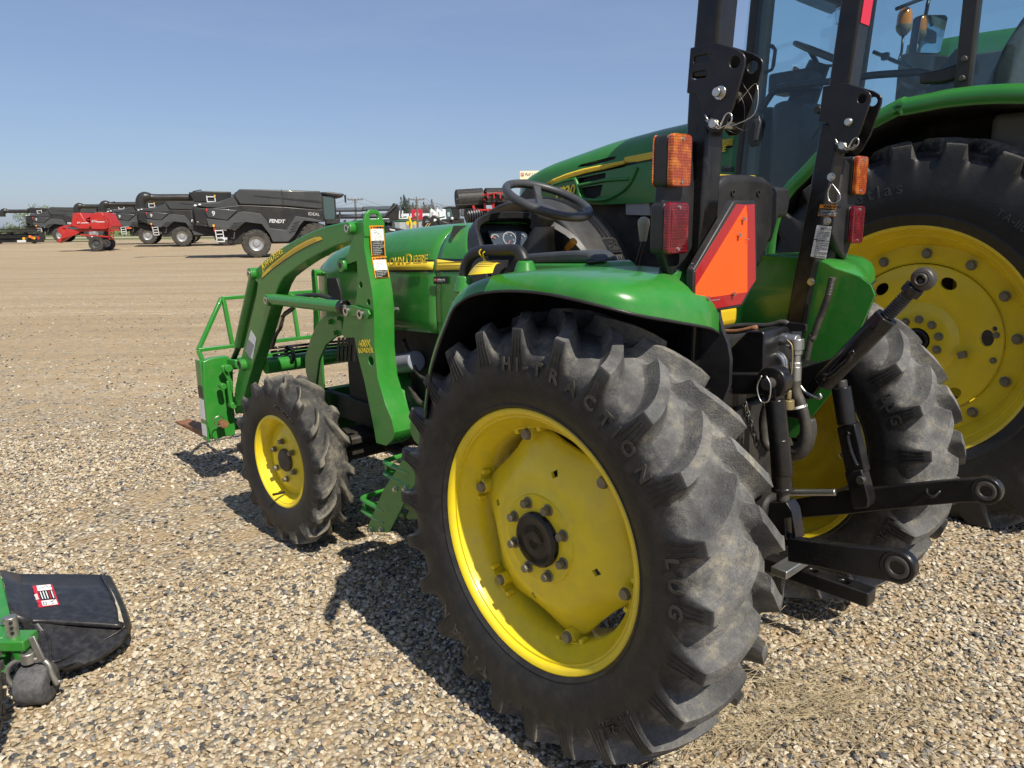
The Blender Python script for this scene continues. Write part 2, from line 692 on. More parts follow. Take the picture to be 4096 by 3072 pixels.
mp3 = t('Mapping', {'Vector': tc, 'Scale': (0.05, 2.6, 1.0), 'Rotation': (0, 0, R(9))})
n5 = t('TexNoise', {'Vector': mp3.outputs[0], 'Scale': 1.0, 'Detail': 4.0, 'Roughness': 0.55})
dirt = t.mix(t.rng(n5.outputs[0], 0.53, 0.63, 0.0, 0.7), dirt, (.29, .22, .135, 1))
dirt = t.mix(t.rng(n2.outputs[0], 0.35, 0.75, 0.0, 0.4), dirt, (.27, .20, .12, 1))
v2 = t('TexVoronoi', {'Vector': tc, 'Scale': 22.0}, feature='F1')
peb = t('SeparateColor', {0: v2.outputs['Color']}).outputs[0]
dirt = t.mix(t.math('MULTIPLY', t.rng(peb, 0.62, 0.70), 0.7), dirt, t.ramp(peb, [(0, (.2, .17, .12)), (0.85, (.16, .15, .14)), (1, (.6, .5, .36))], 'CONSTANT'))
wob = t.math('MULTIPLY', t.math('SUBTRACT', n1.outputs[0], 0.5), 7.0)
wob = t.math('ADD', wob, t.math('MULTIPLY', t.math('SUBTRACT', n2.outputs[0], 0.5), 2.5))
edgey = t.math('ADD', t.math('ADD', Y, wob), t.math('MULTIPLY', X, -0.10))
dmask = t.rng(edgey, 6.2, 8.6)
base = t.mix(t.math('MULTIPLY', dmask, t.rng(cellr, 0.0, 0.25, 1.0, 0.72)), stones, dirt)
fine = t.mix(t.rng(n2.outputs[0], 0.40, 0.60, 0.0, 0.75), base, (.37, .27, .155, 1))
base = fine
far = t.rng(Y, 98.0, 106.0)
fieldc = t.ramp(n1.outputs[0], [(0.3, (.10, .13, .045)), (0.6, (.16, .17, .07)), (0.8, (.22, .20, .10))])
base = t.mix(far, base, fieldc)
t.l.new(base, bs.inputs['Base Color'])
bs.inputs['Roughness'].default_value = 0.92
bs.inputs['Specular IOR Level'].default_value = 0.2
bmp = t('Bump', {'Strength': 0.9, 'Distance': 0.012, 'Height': t.math('ADD', t.math('MULTIPLY', v1.outputs['Distance'], -1.0), t.math('MULTIPLY', n2.outputs[0], 1.2))})
t.l.new(bmp.outputs[0], bs.inputs['Normal'])
gm.materials.append(mg)
go = link('ground', gm, smooth=180)
tag(go, 'tan gravel and packed dirt yard', kind='structure')

# loose stones of the near gravel, one by one on top of the sheet
ms = bpy.data.materials.new('stone')
ms.use_nodes = True
t = NT(ms)
bs = t.n['Principled BSDF']
oi = t('ObjectInfo').outputs['Random']
sc_ = t.ramp(oi, STONE_COLS, 'CONSTANT')
tc = t('TexCoord').outputs['Object']
nn = t('TexNoise', {'Vector': tc, 'Scale': 1.6, 'Detail': 5.0, 'Roughness': 0.7})
sc_ = t.mix(1.0, sc_, t.ramp(nn.outputs[0], [(.3, (.66, .64, .62)), (.7, (1.22, 1.2, 1.16))]), 'MULTIPLY')
t.l.new(sc_, bs.inputs['Base Color'])
bs.inputs['Roughness'].default_value = 0.8
bs.inputs['Specular IOR Level'].default_value = 0.3
stone_col = bpy.data.collections.new('stone_shapes')
for k in range(9):
    bm = bmesh.new()
    ax = (1.0, random.uniform(.6, .95), random.uniform(.38, .7))
    for i in range(17):
        d = Vector((random.gauss(0, 1), random.gauss(0, 1), random.gauss(0, 1))).normalized()
        q = random.uniform(.86, 1.05)
        bm.verts.new((d.x * ax[0] * q, d.y * ax[1] * q, d.z * ax[2] * q))
    res = bmesh.ops.convex_hull(bm, input=bm.verts)
    bmesh.ops.delete(bm, geom=list({e for e in res['geom_interior'] if isinstance(e, bmesh.types.BMVert)}), context='VERTS')
    me = bpy.data.meshes.new('stone')
    bm.to_mesh(me)
    bm.free()
    me.materials.append(ms)
    me.shade_smooth()
    me.set_sharp_from_angle(angle=R(48))
    stone_col.objects.link(bpy.data.objects.new('stone', me))


def in_view(n, y0, y1, extra=0.9):
    yy = np.sqrt(rng.uniform(y0 ** 2, y1 ** 2, n))
    hw = 0.69 * yy + extra
    xx = rng.uniform(-1, 1, n) * hw
    return xx, yy


px_, py_, ps_ = [], [], []
for (n, y0, y1, s0, s1) in ((56000, 1.25, 3.2, .0055, .0148), (52000, 3.2, 5.2, .0065, .0155), (24000, 5.2, 7.6, .0075, .0165)):
    xx, yy = in_view(n, y0, y1)
    s = rng.uniform(0, 1, n) ** 1.7 * (s1 - s0) + s0
    if y0 > 5:                                            # thins out into the packed dirt
        wv = np.sin(xx * 1.1 + 1) * .6 + np.sin(xx * 2.7 + yy) * .4
        keep = (rng.uniform(0, 1, n) > smst(yy + wv - xx * .1, 5.2, 7.6)) | (xx > 1.2)
        xx, yy, s = xx[keep], yy[keep], s[keep]
    px_.append(xx)
    py_.append(yy)
    ps_.append(s)
n = 30000                                                 # sparse loose stones farther out on the dirt
xx, yy = in_view(n, 6.5, 17.0)
s = rng.uniform(.008, .018, n)
keep = rng.uniform(0, 1, n) < (.75 - .6 * smst(yy, 6.5, 14)) * (.35 + .65 * (np.sin(xx * .9 + yy * .35) * np.sin(yy * 1.3 - xx * .25) > -.15))
px_.append(xx[keep])
py_.append(yy[keep])
ps_.append(s[keep])
n = 260                                                   # a few larger stones
xx, yy = in_view(n, 1.4, 6.5)
px_.append(xx)
py_.append(yy)
ps_.append(rng.uniform(.015, .023, n))
px_, py_, ps_ = map(np.concatenate, (px_, py_, ps_))
bare = np.sin(px_ * 1.9 + 0.7) * np.sin(py_ * 2.3 + 1.1) + 0.5 * np.sin(px_ * 4.7 - py_ * 3.1)
patch = np.exp(-(((px_ + 1.55) / .75) ** 2 + ((py_ - 4.2) / .55) ** 2)) + np.exp(-(((px_ + .95) / .5) ** 2 + ((py_ - 3.3) / .3) ** 2)) * .8 + np.exp(-(((px_ + .62) / .16) ** 2 + ((py_ - 2.05) / .07) ** 2)) * 1.2
keep = rng.uniform(0, 1, len(px_)) > np.clip(np.clip((bare - 0.75) * 0.9, 0, 0.6) * (py_ > 2.8) + patch * .7 + .55 * smst(np.sin(px_ * 1.15 + py_ * .8 + .4) * np.sin(py_ * 1.9 - px_ * .6) + .35 * np.sin(px_ * 3.3 + py_ * 2.1), .15, .75) * (py_ > 2.2), 0, .88)
px_, py_, ps_ = px_[keep], py_[keep], ps_[keep]
pz_ = terrain(px_, py_) - 0.012 + np.exp(-(px_ ** 2 + (py_ - 5) ** 2) / 90) * 0.012 * np.sin(px_ * 1.3 + .5) * np.sin(py_ * 1.7) + ps_ * rng.uniform(0.05, 0.62, len(px_))
pm = bpy.data.meshes.new('gravel_stones')
pm.vertices.add(len(px_))
pm.vertices.foreach_set('co', np.stack([px_, py_, pz_], -1).ravel())
at = pm.attributes.new('sz', 'FLOAT', 'POINT')
at.data.foreach_set('value', ps_.astype(np.float32))
gs = bpy.data.objects.new('gravel_stones', pm)
col.objects.link(gs)
tag(gs, 'loose tan and grey gravel stones over the near ground', 'gravel', kind='stuff')
ng = bpy.data.node_groups.new('scatter', 'GeometryNodeTree')
ng.interface.new_socket('Geometry', in_out='INPUT', socket_type='NodeSocketGeometry')
ng.interface.new_socket('Geometry', in_out='OUTPUT', socket_type='NodeSocketGeometry')
gi, gout = ng.nodes.new('NodeGroupInput'), ng.nodes.new('NodeGroupOutput')
iop = ng.nodes.new('GeometryNodeInstanceOnPoints')
ci = ng.nodes.new('GeometryNodeCollectionInfo')
ci.inputs[0].default_value = stone_col
ci.inputs[1].default_value = True
ci.inputs[2].default_value = True
rv = ng.nodes.new('FunctionNodeRandomValue')
rv.data_type = 'FLOAT_VECTOR'
rv.inputs[0].default_value = (-0.55, -0.55, 0)
rv.inputs[1].default_value = (0.55, 0.55, 6.283)
na = ng.nodes.new('GeometryNodeInputNamedAttribute')
na.data_type = 'FLOAT'
na.inputs[0].default_value = 'sz'
ng.links.new(gi.outputs[0], iop.inputs['Points'])
ng.links.new(ci.outputs[0], iop.inputs['Instance'])
iop.inputs['Pick Instance'].default_value = True
ng.links.new(rv.outputs[0], iop.inputs['Rotation'])
ng.links.new(na.outputs[0], iop.inputs['Scale'])
ng.links.new(iop.outputs[0], gout.inputs[0])
gs.modifiers.new('scatter', 'NODES').node_group = ng


# dry dead weeds lying by the rear tyre
def straw(name, label, spots, nb, mat):
    mb = MB()
    for cx, cy, sx, sy, cnt, hh in spots:
        for i in range(cnt):
            x, y = random.gauss(cx, sx), random.gauss(cy, sy)
            z = gz(x, y)
            a = random.uniform(0, 6.28)
            ln = random.uniform(.04, .16) + (random.random() < .18) * .16
            el = abs(random.gauss(0, .33)) * hh
            pts = []
            cur = Vector((x, y, z + random.uniform(.003, .02) * hh))
            cv = random.gauss(0, .7)
            for k in range(4):
                pts.append(cur.copy())
                aa = a + cv * k / 3
                cur = cur + Vector((math.cos(aa), math.sin(aa), el * (1 - k * .45))) * ln / 3
                cur.z = max(cur.z, z + .004)
            mb.tube(pts, [random.uniform(.0005, .0012)] * 3 + [.0003], n=3, caps=False)
    o = mb.build(name, mat, smooth=0, fix=False)
    return tag(o, label, 'dry weeds', kind='stuff')


strawm = P('dry straw', (.40, .325, .20), .8, vary=.35, vscale=14)
g1 = ground_at(3150, 2830)
g2 = ground_at(2950, 2950)
g3 = ground_at(3500, 2800)
g4 = ground_at(3250, 2480)
straw('dry_weeds', 'flattened dry straw and weeds behind the rear tyre', [(g1.x, g1.y, .22, .10, 230, 1.0), (g2.x, g2.y, .17, .06, 260, 1.0), (g3.x, g3.y, .28, .09, 170, .8), (g4.x, g4.y, .16, .08, 50, .5)], 0, strawm)
mb = MB()
for p0, p1, p2 in (((2960, 2660), (3300, 2820), (3650, 3000)), ((3300, 2540), (3060, 2600), (2900, 2640)), ((3300, 2850), (3600, 2700), (3760, 2600)), ((2930, 2700), (3260, 2740), (3800, 2900))):
    pts = [ground_at(*p, z) for p, z in ((p0, .012), (p1, .035), (p2, .014))]
    mb.tube(smooth_path(pts, 6), .0018, n=4)
for i in range(34):
    x0, y0 = random.uniform(2900, 3950), random.uniform(2520, 3050)
    p = ground_at(x0, y0, .012)
    a = random.uniform(0, 6.28)
    ln = random.uniform(.08, .30)
    q = p + Vector((math.cos(a), math.sin(a), 0)) * ln
    mid = (p + q) / 2 + Vector((random.gauss(0, .02), random.gauss(0, .02), random.uniform(.004, .03)))
    mb.tube(smooth_path([p, mid, q], 5), random.uniform(.0007, .0016), n=4)
tag(mb.build('straw_stalk', strawm), 'long bent dry stalks on the gravel by the weeds', 'dry stalks', kind='stuff')
# ---------------------------------------------------------------- wheels and tyres
def rubber(name, r_lo, r_hi, dust=(0.125, 0.122, 0.118), tanc=(0.32, 0.285, 0.205), amt=0.95, side=0.22, top=None, yy=None):
    m = bpy.data.materials.new(name)
    m.use_nodes = True
    t = NT(m)
    bs = t.n['Principled BSDF']
    tc = t('TexCoord').outputs['Object']
    sp = t('SeparateXYZ', {0: tc})
    rr = t.math('SQRT', t.math('ADD', t.math('MULTIPLY', sp.outputs[0], sp.outputs[0]), t.math('MULTIPLY', sp.outputs[2], sp.outputs[2])))
    n1 = t('TexNoise', {'Vector': tc, 'Scale': 7.0, 'Detail': 5.0, 'Roughness': 0.7})
    n2 = t('TexNoise', {'Vector': tc, 'Scale': 24.0, 'Detail': 5.0, 'Roughness': 0.75})
    n3 = t('TexNoise', {'Vector': tc, 'Scale': 90.0, 'Detail': 4.0, 'Roughness': 0.7})
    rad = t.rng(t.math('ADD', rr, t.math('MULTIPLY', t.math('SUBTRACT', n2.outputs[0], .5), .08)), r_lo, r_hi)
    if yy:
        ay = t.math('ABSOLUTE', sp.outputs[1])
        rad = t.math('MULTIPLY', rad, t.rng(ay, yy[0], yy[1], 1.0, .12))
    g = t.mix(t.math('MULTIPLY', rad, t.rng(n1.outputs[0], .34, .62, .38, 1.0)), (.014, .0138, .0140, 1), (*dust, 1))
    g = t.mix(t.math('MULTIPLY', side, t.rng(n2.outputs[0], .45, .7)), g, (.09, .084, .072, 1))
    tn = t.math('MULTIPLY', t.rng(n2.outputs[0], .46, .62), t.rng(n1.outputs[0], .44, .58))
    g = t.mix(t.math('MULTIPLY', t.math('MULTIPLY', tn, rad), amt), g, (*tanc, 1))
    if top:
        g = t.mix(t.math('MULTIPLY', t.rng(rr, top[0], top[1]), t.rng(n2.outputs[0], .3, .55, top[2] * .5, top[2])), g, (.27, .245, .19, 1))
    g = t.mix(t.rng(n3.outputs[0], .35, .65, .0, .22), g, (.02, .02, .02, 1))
    n6 = t('TexNoise', {'Vector': tc, 'Scale': 3.2, 'Detail': 4.0})
    g = t.mix(1.0, g, t.ramp(n6.outputs[0], [(.35, (.78, .78, .79)), (.65, (1.16, 1.15, 1.14))]), 'MULTIPLY')
    t.l.new(g, bs.inputs['Base Color'])
    t.l.new(t.rng(rad, 0, 1, .5, .82), bs.inputs['Roughness'])
    bs.inputs['Specular IOR Level'].default_value = .35
    cr = t('TexVoronoi', {'Vector': tc, 'Scale': 95.0}, feature='DISTANCE_TO_EDGE')
    crk = t.math('MULTIPLY', t.rng(cr.outputs[0], 0.0, 0.09), t.math('MULTIPLY', rad, .9))
    b = t('Bump', {'Strength': .35, 'Distance': .004, 'Height': t.math('ADD', t.math('ADD', n2.outputs[0], t.math('MULTIPLY', n3.outputs[0], .5)), crk)})
    t.l.new(b.outputs[0], bs.inputs['Normal'])
    return m


def interp(tab, x):
    xs_ = [q[0] for q in tab]
    return [float(np.interp(x, xs_, [q[k] for q in tab])) for k in range(1, len(tab[0]))]


def tyre_mesh(name, tab, N, phi, nose, ht, fl, mirror=1, flat=None, short=0.0, ribs=True, back=True):
    """lugged farm tyre about the y axis. tab rows: s, base r, base w, lug r, lug w, flare. phi: degrees from nose to shoulder."""
    S = [q[0] for q in tab]
    ss = []
    for i in range(len(S) - 1):
        k = 3 if tab[i][6] else 1
        for j in range(k):
            ss.append(S[i] + (S[i + 1] - S[i]) * j / k)
    ss.append(S[-1])
    ph = [0, .06, .113, .15, .187, .22, .25, .285, .32, .35, .387, .44, .5, .56, .613, .65, .687, .72, .75, .785, .82, .85, .887, .94]
    W = max(q[4] for q in tab)
    pitch = 2 * math.pi / N
    th = np.array([(i + p_) * pitch for i in range(N) for p_ in ph])
    phs = np.array([p_ for i in range(N) for p_ in ph])
    lugi = np.array([i for i in range(N) for p_ in ph])
    rows = []
    for side in (1, -1):
        for k, s in enumerate(ss):
            if side == -1 and k == 0:
                continue
            br, bw, lr, lw, flare, _ = interp([q for q in tab], s)
            d = phs - (0.0 if side == 1 else 0.5)
            d = np.abs(d - np.round(d))
            hw = ht * flare
            m = np.clip((hw + fl * flare - d) / (fl * flare), 0, 1)
            m = m ** 1.55 * .75 + m * .25
            x = min(1.0, lw / W)
            nz = float(smst(np.array([lw]), nose, nose + .018)[0])
            m = m * nz
            if short:
                idx_ = (lugi + (0 if side == 1 else np.round(phs - .5 + .5).astype(int) * 0)) % 2
                m = m * np.where(idx_ == 1, float(smst(np.array([lw]), short, short + .02)[0]), 1.0)
            off = phi * (1 - (1 - x) ** 1.7) if lw < W else phi
            r_ = br + (lr - br) * m
            w_ = bw + (lw - bw) * m
            rows.append((side, k, th + off, r_, w_ * side))
    pos = [q for q in rows if q[0] == 1]
    neg = [q for q in rows if q[0] == -1][::-1]
    seq = neg + pos
    M = len(th)
    V = np.zeros((len(seq), M, 3))
    for i, (sd, k, tt, r_, w_) in enumerate(seq):
        V[i, :, 0] = r_ * np.cos(tt)
        V[i, :, 2] = r_ * np.sin(tt)
        V[i, :, 1] = w_ * mirror
    if flat:
        zc = V[:, :, 2]
        over = np.clip(-flat - zc, 0, None)
        V[:, :, 2] = zc + over
        V[:, :, 1] *= 1 + np.clip((-.25 * flat - zc) / flat, 0, 1) * .012
    ii = np.arange(len(seq) * M).reshape(len(seq), M)
    a = ii[:-1]
    b = ii[1:]
    F_ = np.stack([a, np.roll(a, -1, 1), np.roll(b, -1, 1), b], -1).reshape(-1, 4)
    if mirror > 0:
        F_ = F_[:, ::-1]
    mb = MB()
    mb.v = V.reshape(-1, 3).tolist()
    mb.f = F_.tolist()
    mb.mi = [0] * len(mb.f)
    if ribs:                                             # thin moulded ridges on each lug's end face
        s_a, s_b = ribs
        for sd in (1, -1):
            for i in range(N):
                for off in (-.085, -.02, .045, .105):
                    pts = []
                    for s in np.linspace(s_a, s_b, 4):
                        br, bw, lr, lw, flare, _ = interp(tab, s)
                        m_ = 1.0 - (0.0)
                        tt = (i + (0 if sd == 1 else .5) + off * flare) * pitch + phi
                        rr_ = br + (lr - br) * m_
                        ww = bw + (lw - bw) * m_ + .0006
                        pts.append((rr_ * math.cos(tt), ww * sd * mirror, rr_ * math.sin(tt)))
                    mb.tube(pts, .0016, n=4, caps=False)
    return mb


# s, base r, base w, lug r, lug w, flare of the lug, refine
REAR = [(0, .592, 0, .641, 0, 1, 1), (1, .592, .03, .639, .03, 1, 1), (2, .587, .07, .632, .075, 1, 1), (3, .575, .105, .620, .115, 1, 1),
        (4, .556, .130, .605, .150, 1.0, 0), (4.2, .553, .135, .602, .158, 1.0, 0), (4.35, .550, .138, .592, .1615, 1.0, 0), (5.2, .535, .147, .555, .163, 1.2, 0), (6, .510, .155, .522, .1635, 1.6, 0),
        (7, .485, .162, .487, .163, 2.0, 0), (8, .455, .164, .455, .164, 1, 0), (9, .425, .160, .425, .160, 1, 0), (9.6, .402, .151, .402, .151, 1, 0), (10, .389, .143, .389, .143, 1, 0), (10.15, .384, .1445, .384, .1445, 1, 0), (10.3, .379, .139, .379, .139, 1, 0), (10.6, .370, .129, .370, .129, 1, 0), (11, .362, .120, .362, .120, 1, 0)]
REAR = [(q[0], q[1] - .010 * min(1, max(0, (q[1] - .49) / .06)), q[2] * .985, q[3] - .010 * min(1, max(0, (q[3] - .49) / .06)), q[4] * .985, q[5], q[6]) for q in REAR]
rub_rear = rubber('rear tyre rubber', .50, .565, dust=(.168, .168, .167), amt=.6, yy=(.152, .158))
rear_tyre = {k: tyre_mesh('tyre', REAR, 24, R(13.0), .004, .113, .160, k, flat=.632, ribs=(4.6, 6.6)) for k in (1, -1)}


def cut(o, *cutters):                                    # carve real holes
    dg_objs = []
    for mb in cutters:
        me = mb.mesh('cut')
        bm = bmesh.new()
        bm.from_mesh(me)
        bmesh.ops.recalc_face_normals(bm, faces=bm.faces)
        bm.to_mesh(me)
        bm.free()
        c = bpy.data.objects.new('cut', me)
        col.objects.link(c)
        c.parent = o.parent
        md = o.modifiers.new('x', 'BOOLEAN')
        md.operation = 'DIFFERENCE'
        md.solver = 'EXACT'
        md.object = c
        o.modifiers.move(len(o.modifiers) - 1, len(dg_objs))
        dg_objs.append(c)
    bevels = [(m.width, m.segments) for m in o.modifiers if m.type == 'BEVEL']
    for m in [m for m in o.modifiers if m.type == 'BEVEL']:
        o.modifiers.remove(m)
    bpy.context.view_layer.update()
    dg = bpy.context.evaluated_depsgraph_get()
    me = bpy.data.meshes.new_from_object(o.evaluated_get(dg))
    o.modifiers.clear()
    o.data = me
    for c in dg_objs:
        bpy.data.objects.remove(c)
    me.shade_smooth()
    me.set_sharp_from_angle(angle=R(35))
    for w_, s_ in bevels:
        md = o.modifiers.new('b', 'BEVEL')
        md.width, md.segments, md.limit_method, md.angle_limit = w_, s_, 'ANGLE', R(40)
    return o


def ring_text(name, txt, size, parent, mat, r_, ang0, y, mirror=1, step=1.0, depth=.0026, bold=.0, flip=False, track=None):
    """raised lettering set round a sidewall: reads clockwise seen from outside, tops outwards"""
    a = ang0
    for ch in txt:
        if ch == ' ':
            a += size * .5 * step / r_
            continue
        me = text_mesh(ch, size, depth, 0, bold, 'CENTER')
        w_ = max((v.co.x for v in me.vertices), default=0) - min((v.co.x for v in me.vertices), default=0)
        half = (w_ + size * .16) * step / 2 / r_
        a += half
        up = Vector((math.cos(a), 0, math.sin(a)))
        x = Vector((-math.sin(a), 0, math.cos(a)))        # reads on round the wheel, seen from outside
        z = Vector((0, mirror, 0))
        m = Matrix((x, up, z)).transposed().to_4x4()
        m.translation = up * r_ + Vector((0, y * mirror, 0))
        me.transform(m)
        a += half
        me.materials.clear()
        me.materials.append(mat)
        o_ = link(name, me, parent, smooth=0)
    return o_


rub_let = P('rubber lettering', (.024, .024, .023), .42, vary=.2, vscale=30, dust=.25, dscale=20, dustcol=(.16, .15, .135))


def rear_rim(mb):
    pr = [(.366, .118), (.375, .122), (.377, .129), (.370, .133), (.360, .131), (.353, .124), (.350, .112), (.349, .096), (.341, .086), (.324, .076), (.318, .066),
          (.317, .030), (.312, .020), (.312, -.040), (.318, -.050), (.341, -.086), (.349, -.096), (.353, -.124), (.370, -.133), (.377, -.129), (.366, -.118)]
    mb.lathe(pr + [(.330, -.09), (.305, -.046), (.305, .024), (.311, .07), (.340, .098), (.345, .117)][::1], n=96, closed=True)
    return mb


def rear_disc():
    n, rows = 120, []
    prof = [(.078, .096), (.128, .096), (.136, .091), (.165, .089), (.195, .083), (.222, .070), (.245, .050), (.262, .040)]
    mb = MB()
    secs = []
    for k in range(n):
        t_ = 2 * math.pi * k / n
        lob = .5 + .5 * math.cos(6 * (t_ - R(14)))
        lob = lob ** 1.3
        row = []
        for r_, y in prof[:5]:
            row.append((r_, y))
        re = .266 + .034 * lob
        row += [(.220 + .012 * lob, .066), (.242 + .026 * lob, .048 - .006 * lob), (re - .006, .034), (re, .026)]
        back = [(r_, y - .010) for r_, y in row[::-1]]
        secs.append([(r_ * math.cos(t_), y, r_ * math.sin(t_)) for r_, y in row + back])
    secs.append(secs[0])
    mb.loft(secs, closed=True, cap=False)
    return mb


def rear_wheel(parent, loc, mirror, name='rear_wheel', label=None):
    e = bpy.data.objects.new(name, None)
    col.objects.link(e)
    e.parent = parent
    e.location = loc
    if label:
        e['label'] = label
    k = mirror
    rear_tyre[k].build('tyre', rub_rear, e, smooth=32, fix=False)
    rm = rear_rim(MB())
    if k < 0:
        rm.v = [(x, -y, z) for x, y, z in rm.v]
    rm.build('rim', yellow, e, smooth=40)
    d = rear_disc()
    d.v = [(x, y * k, z) for x, y, z in d.v]
    do = d.build('wheel_disc', yellow, e, smooth=50)
    cuts = []
    for q in (14, 102, 191, 282):
        c, s_ = math.cos(R(q)) * .198, math.sin(R(q)) * .198
        cuts.append(MB().obox((c, .08 * k, s_), .018, .08, .018, (0, R(-q + 45), 0)))
    cut(do, *cuts)
    # hub plate, cap and eight bolts
    mb = MB()
    mb.lathe([(.060, .097 * k), (.066, .1015 * k), (.1255, .1015 * k), (.129, .095 * k)], n=40)
    mb.build('hub_plate', yellow, e)
    mb = MB()
    mb.lathe([(.0785, .09 * k), (.0785, .112 * k), (.074, .118 * k), (.066, .119 * k), (.060, .1165 * k), (.035, .1195 * k), (.004, .121 * k), (.0001, .119 * k)], n=48)
    mb.build('hub_cap', blackgloss, e, smooth=50)
    for i in range(8):
        q = R(22 + 45 * i)
        mb = MB()
        bolt_mb(mb, (.104 * math.cos(q), .100 * k, .104 * math.sin(q)), (0, k, 0), .0125, .024)
        mb.build('wheel_bolt', boltgrey, e, bevel=.0015, seg=1)
    # six clamps between disc and rim
    for i in range(6):
        q = R(14 + 60 * i)
        rot = Matrix.Rotation(-q, 3, 'Y')
        mb = MB()
        mb.obox((.309, .040 * k, 0), .008, .050, .105)
        mb.obox((.303, .052 * k, .046), .020, .026, .014)
        mb.obox((.303, .052 * k, -.046), .020, .026, .014)
        mb.cyl((.290, -.012 * k, 0), (.290, .066 * k, 0), .0195, n=16)
        mb.obox((.303, .025 * k, 0), .026, .07, .039)
        mb.v = [tuple(rot @ Vector(v)) for v in mb.v]
        mb.build('rim_clamp', yellow, e, bevel=.002)
        mb = MB()
        mb.cyl((.290, .065 * k, 0), (.290, .078 * k, 0), .0180, .0140, n=14)
        mb.v = [tuple(rot @ Vector(v)) for v in mb.v]
        mb.build('clamp_bolt', boltgrey, e)
    return e


def axle_hub(parent, loc, k):
    mb = MB()
    mb.lathe([(.0001, -.30 * k), (.075, -.30 * k), (.085, -.05 * k), (.12, -.03 * k), (.125, .06 * k), (.085, .085 * k), (.0001, .085 * k)], n=32, o=loc)
    return mb.build('axle_housing', dark, parent)
# ---------------------------------------------------------------- the small tractor: wheels, fenders, hood, driver's place
K5, K6, K7 = Crop(700, 850, 1.659), Crop(1300, 1400, 1.9514), Crop(1500, 650, 2.212)
R1, R3, R4, R5, R7, R8 = Crop(2500, 0, 1.9235), Crop(2400, 450, 1.8433), Crop(2800, 1000, 1.8438), Crop(2900, 1700, 1.8495), Crop(1650, 1200, 1.4747), Crop(1650, 2000, 1.3825)
D0 = Crop(0, 0, 1.0)
TR = thing('compact_tractor', 'small open-station green tractor with yellow wheels, front loader and black roll bar', 'tractor', TO, YAW)
ZR = .641


def part(name, label=None):
    e = bpy.data.objects.new(name, None)
    e.empty_display_size = .05
    col.objects.link(e)
    e.parent = TR
    if label:
        e['label'] = label
    return e


wl = rear_wheel(TR, (0, .64, ZR), 1)
wr = rear_wheel(TR, (0, -.64, ZR), -1)
ring_text('tyre_lettering', 'HI-TRACTION', .050, wl, rub_let, .482, R(80), .1605, bold=.0016, step=1.42)
ring_text('tyre_lettering', 'LUG', .050, wl, rub_let, .482, R(164), .1605, bold=.0016, step=1.42)
ring_text('tyre_lettering', 'TITAN', .052, wl, rub_let, .480, R(287), .1605, step=1.5, bold=.0012)
ring_text('tyre_lettering', '13.6-28', .030, wl, rub_let, .500, R(222), .1595)
ring_text('tyre_lettering', 'ALL PURPOSE R-1', .014, wl, rub_let, .484, R(220), .1610)
# lettering on the inner wall of the far rear tyre, seen between the lift links
ring_text('tyre_lettering', 'LUG', .050, wr, rub_let, .488, R(146), .1605, bold=.0012)
ring_text('tyre_lettering', '13.6-28', .032, wr, rub_let, .495, R(196), .1605)
for a_ in (1,):
    mb = MB()
    mb.lathe([(.0001, .52), (.07, .52), (.075, .30), (.10, .28), (.115, .10), (.16, .06), (.17, -.06), (.16, -.12), (.115, -.16), (.10, -.28), (.075, -.30), (.07, -.52), (.0001, -.52)], n=28, o=(0, 0, ZR))
    mb.box((-.22, -.17, .42), (.55, .17, .92))
    mb.box((.40, -.15, .42), (1.0, .15, .80))
    mb.build('transmission_case', dark, TR, bevel=.02)
mb = MB()
mb.lathe([(.0001, -.54), (.055, -.54), (.055, -.47), (.135, -.455), (.135, -.43), (.09, -.40), (.08, -.30)], n=32, o=(0, 0, ZR))
for i in range(8):
    q = R(22 + 45 * i)
    bolt_mb(mb, (.112 * math.cos(q), -.43, ZR + .112 * math.sin(q)), (0, 1, 0), .010, .02)
mb.build('axle_flange', dark, TR)

# fenders -------------------------------------------------
lip = [(*K6._hit(795, 470, LV, .80).xz, .80)]
for px, bb in (((75, 700), .80), ((90, 560), .80), ((110, 420), .80), ((150, 280), .80), ((200, 150), .80)):
    p = R7.b(bb, px)
    lip.append((p.x, p.z, bb))
for px, bb in (((700, 1290), .80), ((800, 1205), .80), ((900, 1165), .80), ((1050, 1143), .80), ((1200, 1137), .80), ((1350, 1143), .80), ((1500, 1160), .80), ((1650, 1185), .80)):
    p = K7.b(bb, px)
    lip.append((p.x, p.z, bb))
lipv = smooth_path([Vector(q) for q in lip], 3)
corner = [(.80, lip[-1][0], lip[-1][1])]                  # rounded rear corner: b -> (a, c) of the lip
for cr_, px, bb in ((K7, (1800, 1220), .795), (K7, (2000, 1270), .78), (K7, (2212, 1325), .75), (R7, (1380, 100), .70), (R7, (1500, 120), .635), (R7, (1620, 142), .565), (R7, (1720, 158), .50), (R7, (1785, 176), .44), (R7, (1808, 200), .385)):
    p = cr_.b(bb, px)
    corner.append((bb, p.x, p.z))
corner0 = corner = corner[::-1]
HS = [(0, 0), (.003, .012), (.010, .024), (.026, .037), (.055, .045), (.10, .049), (.17, .050), (.22, .050), (.28, .050), (.34, .050), (.39, .049), (.415, .046)]


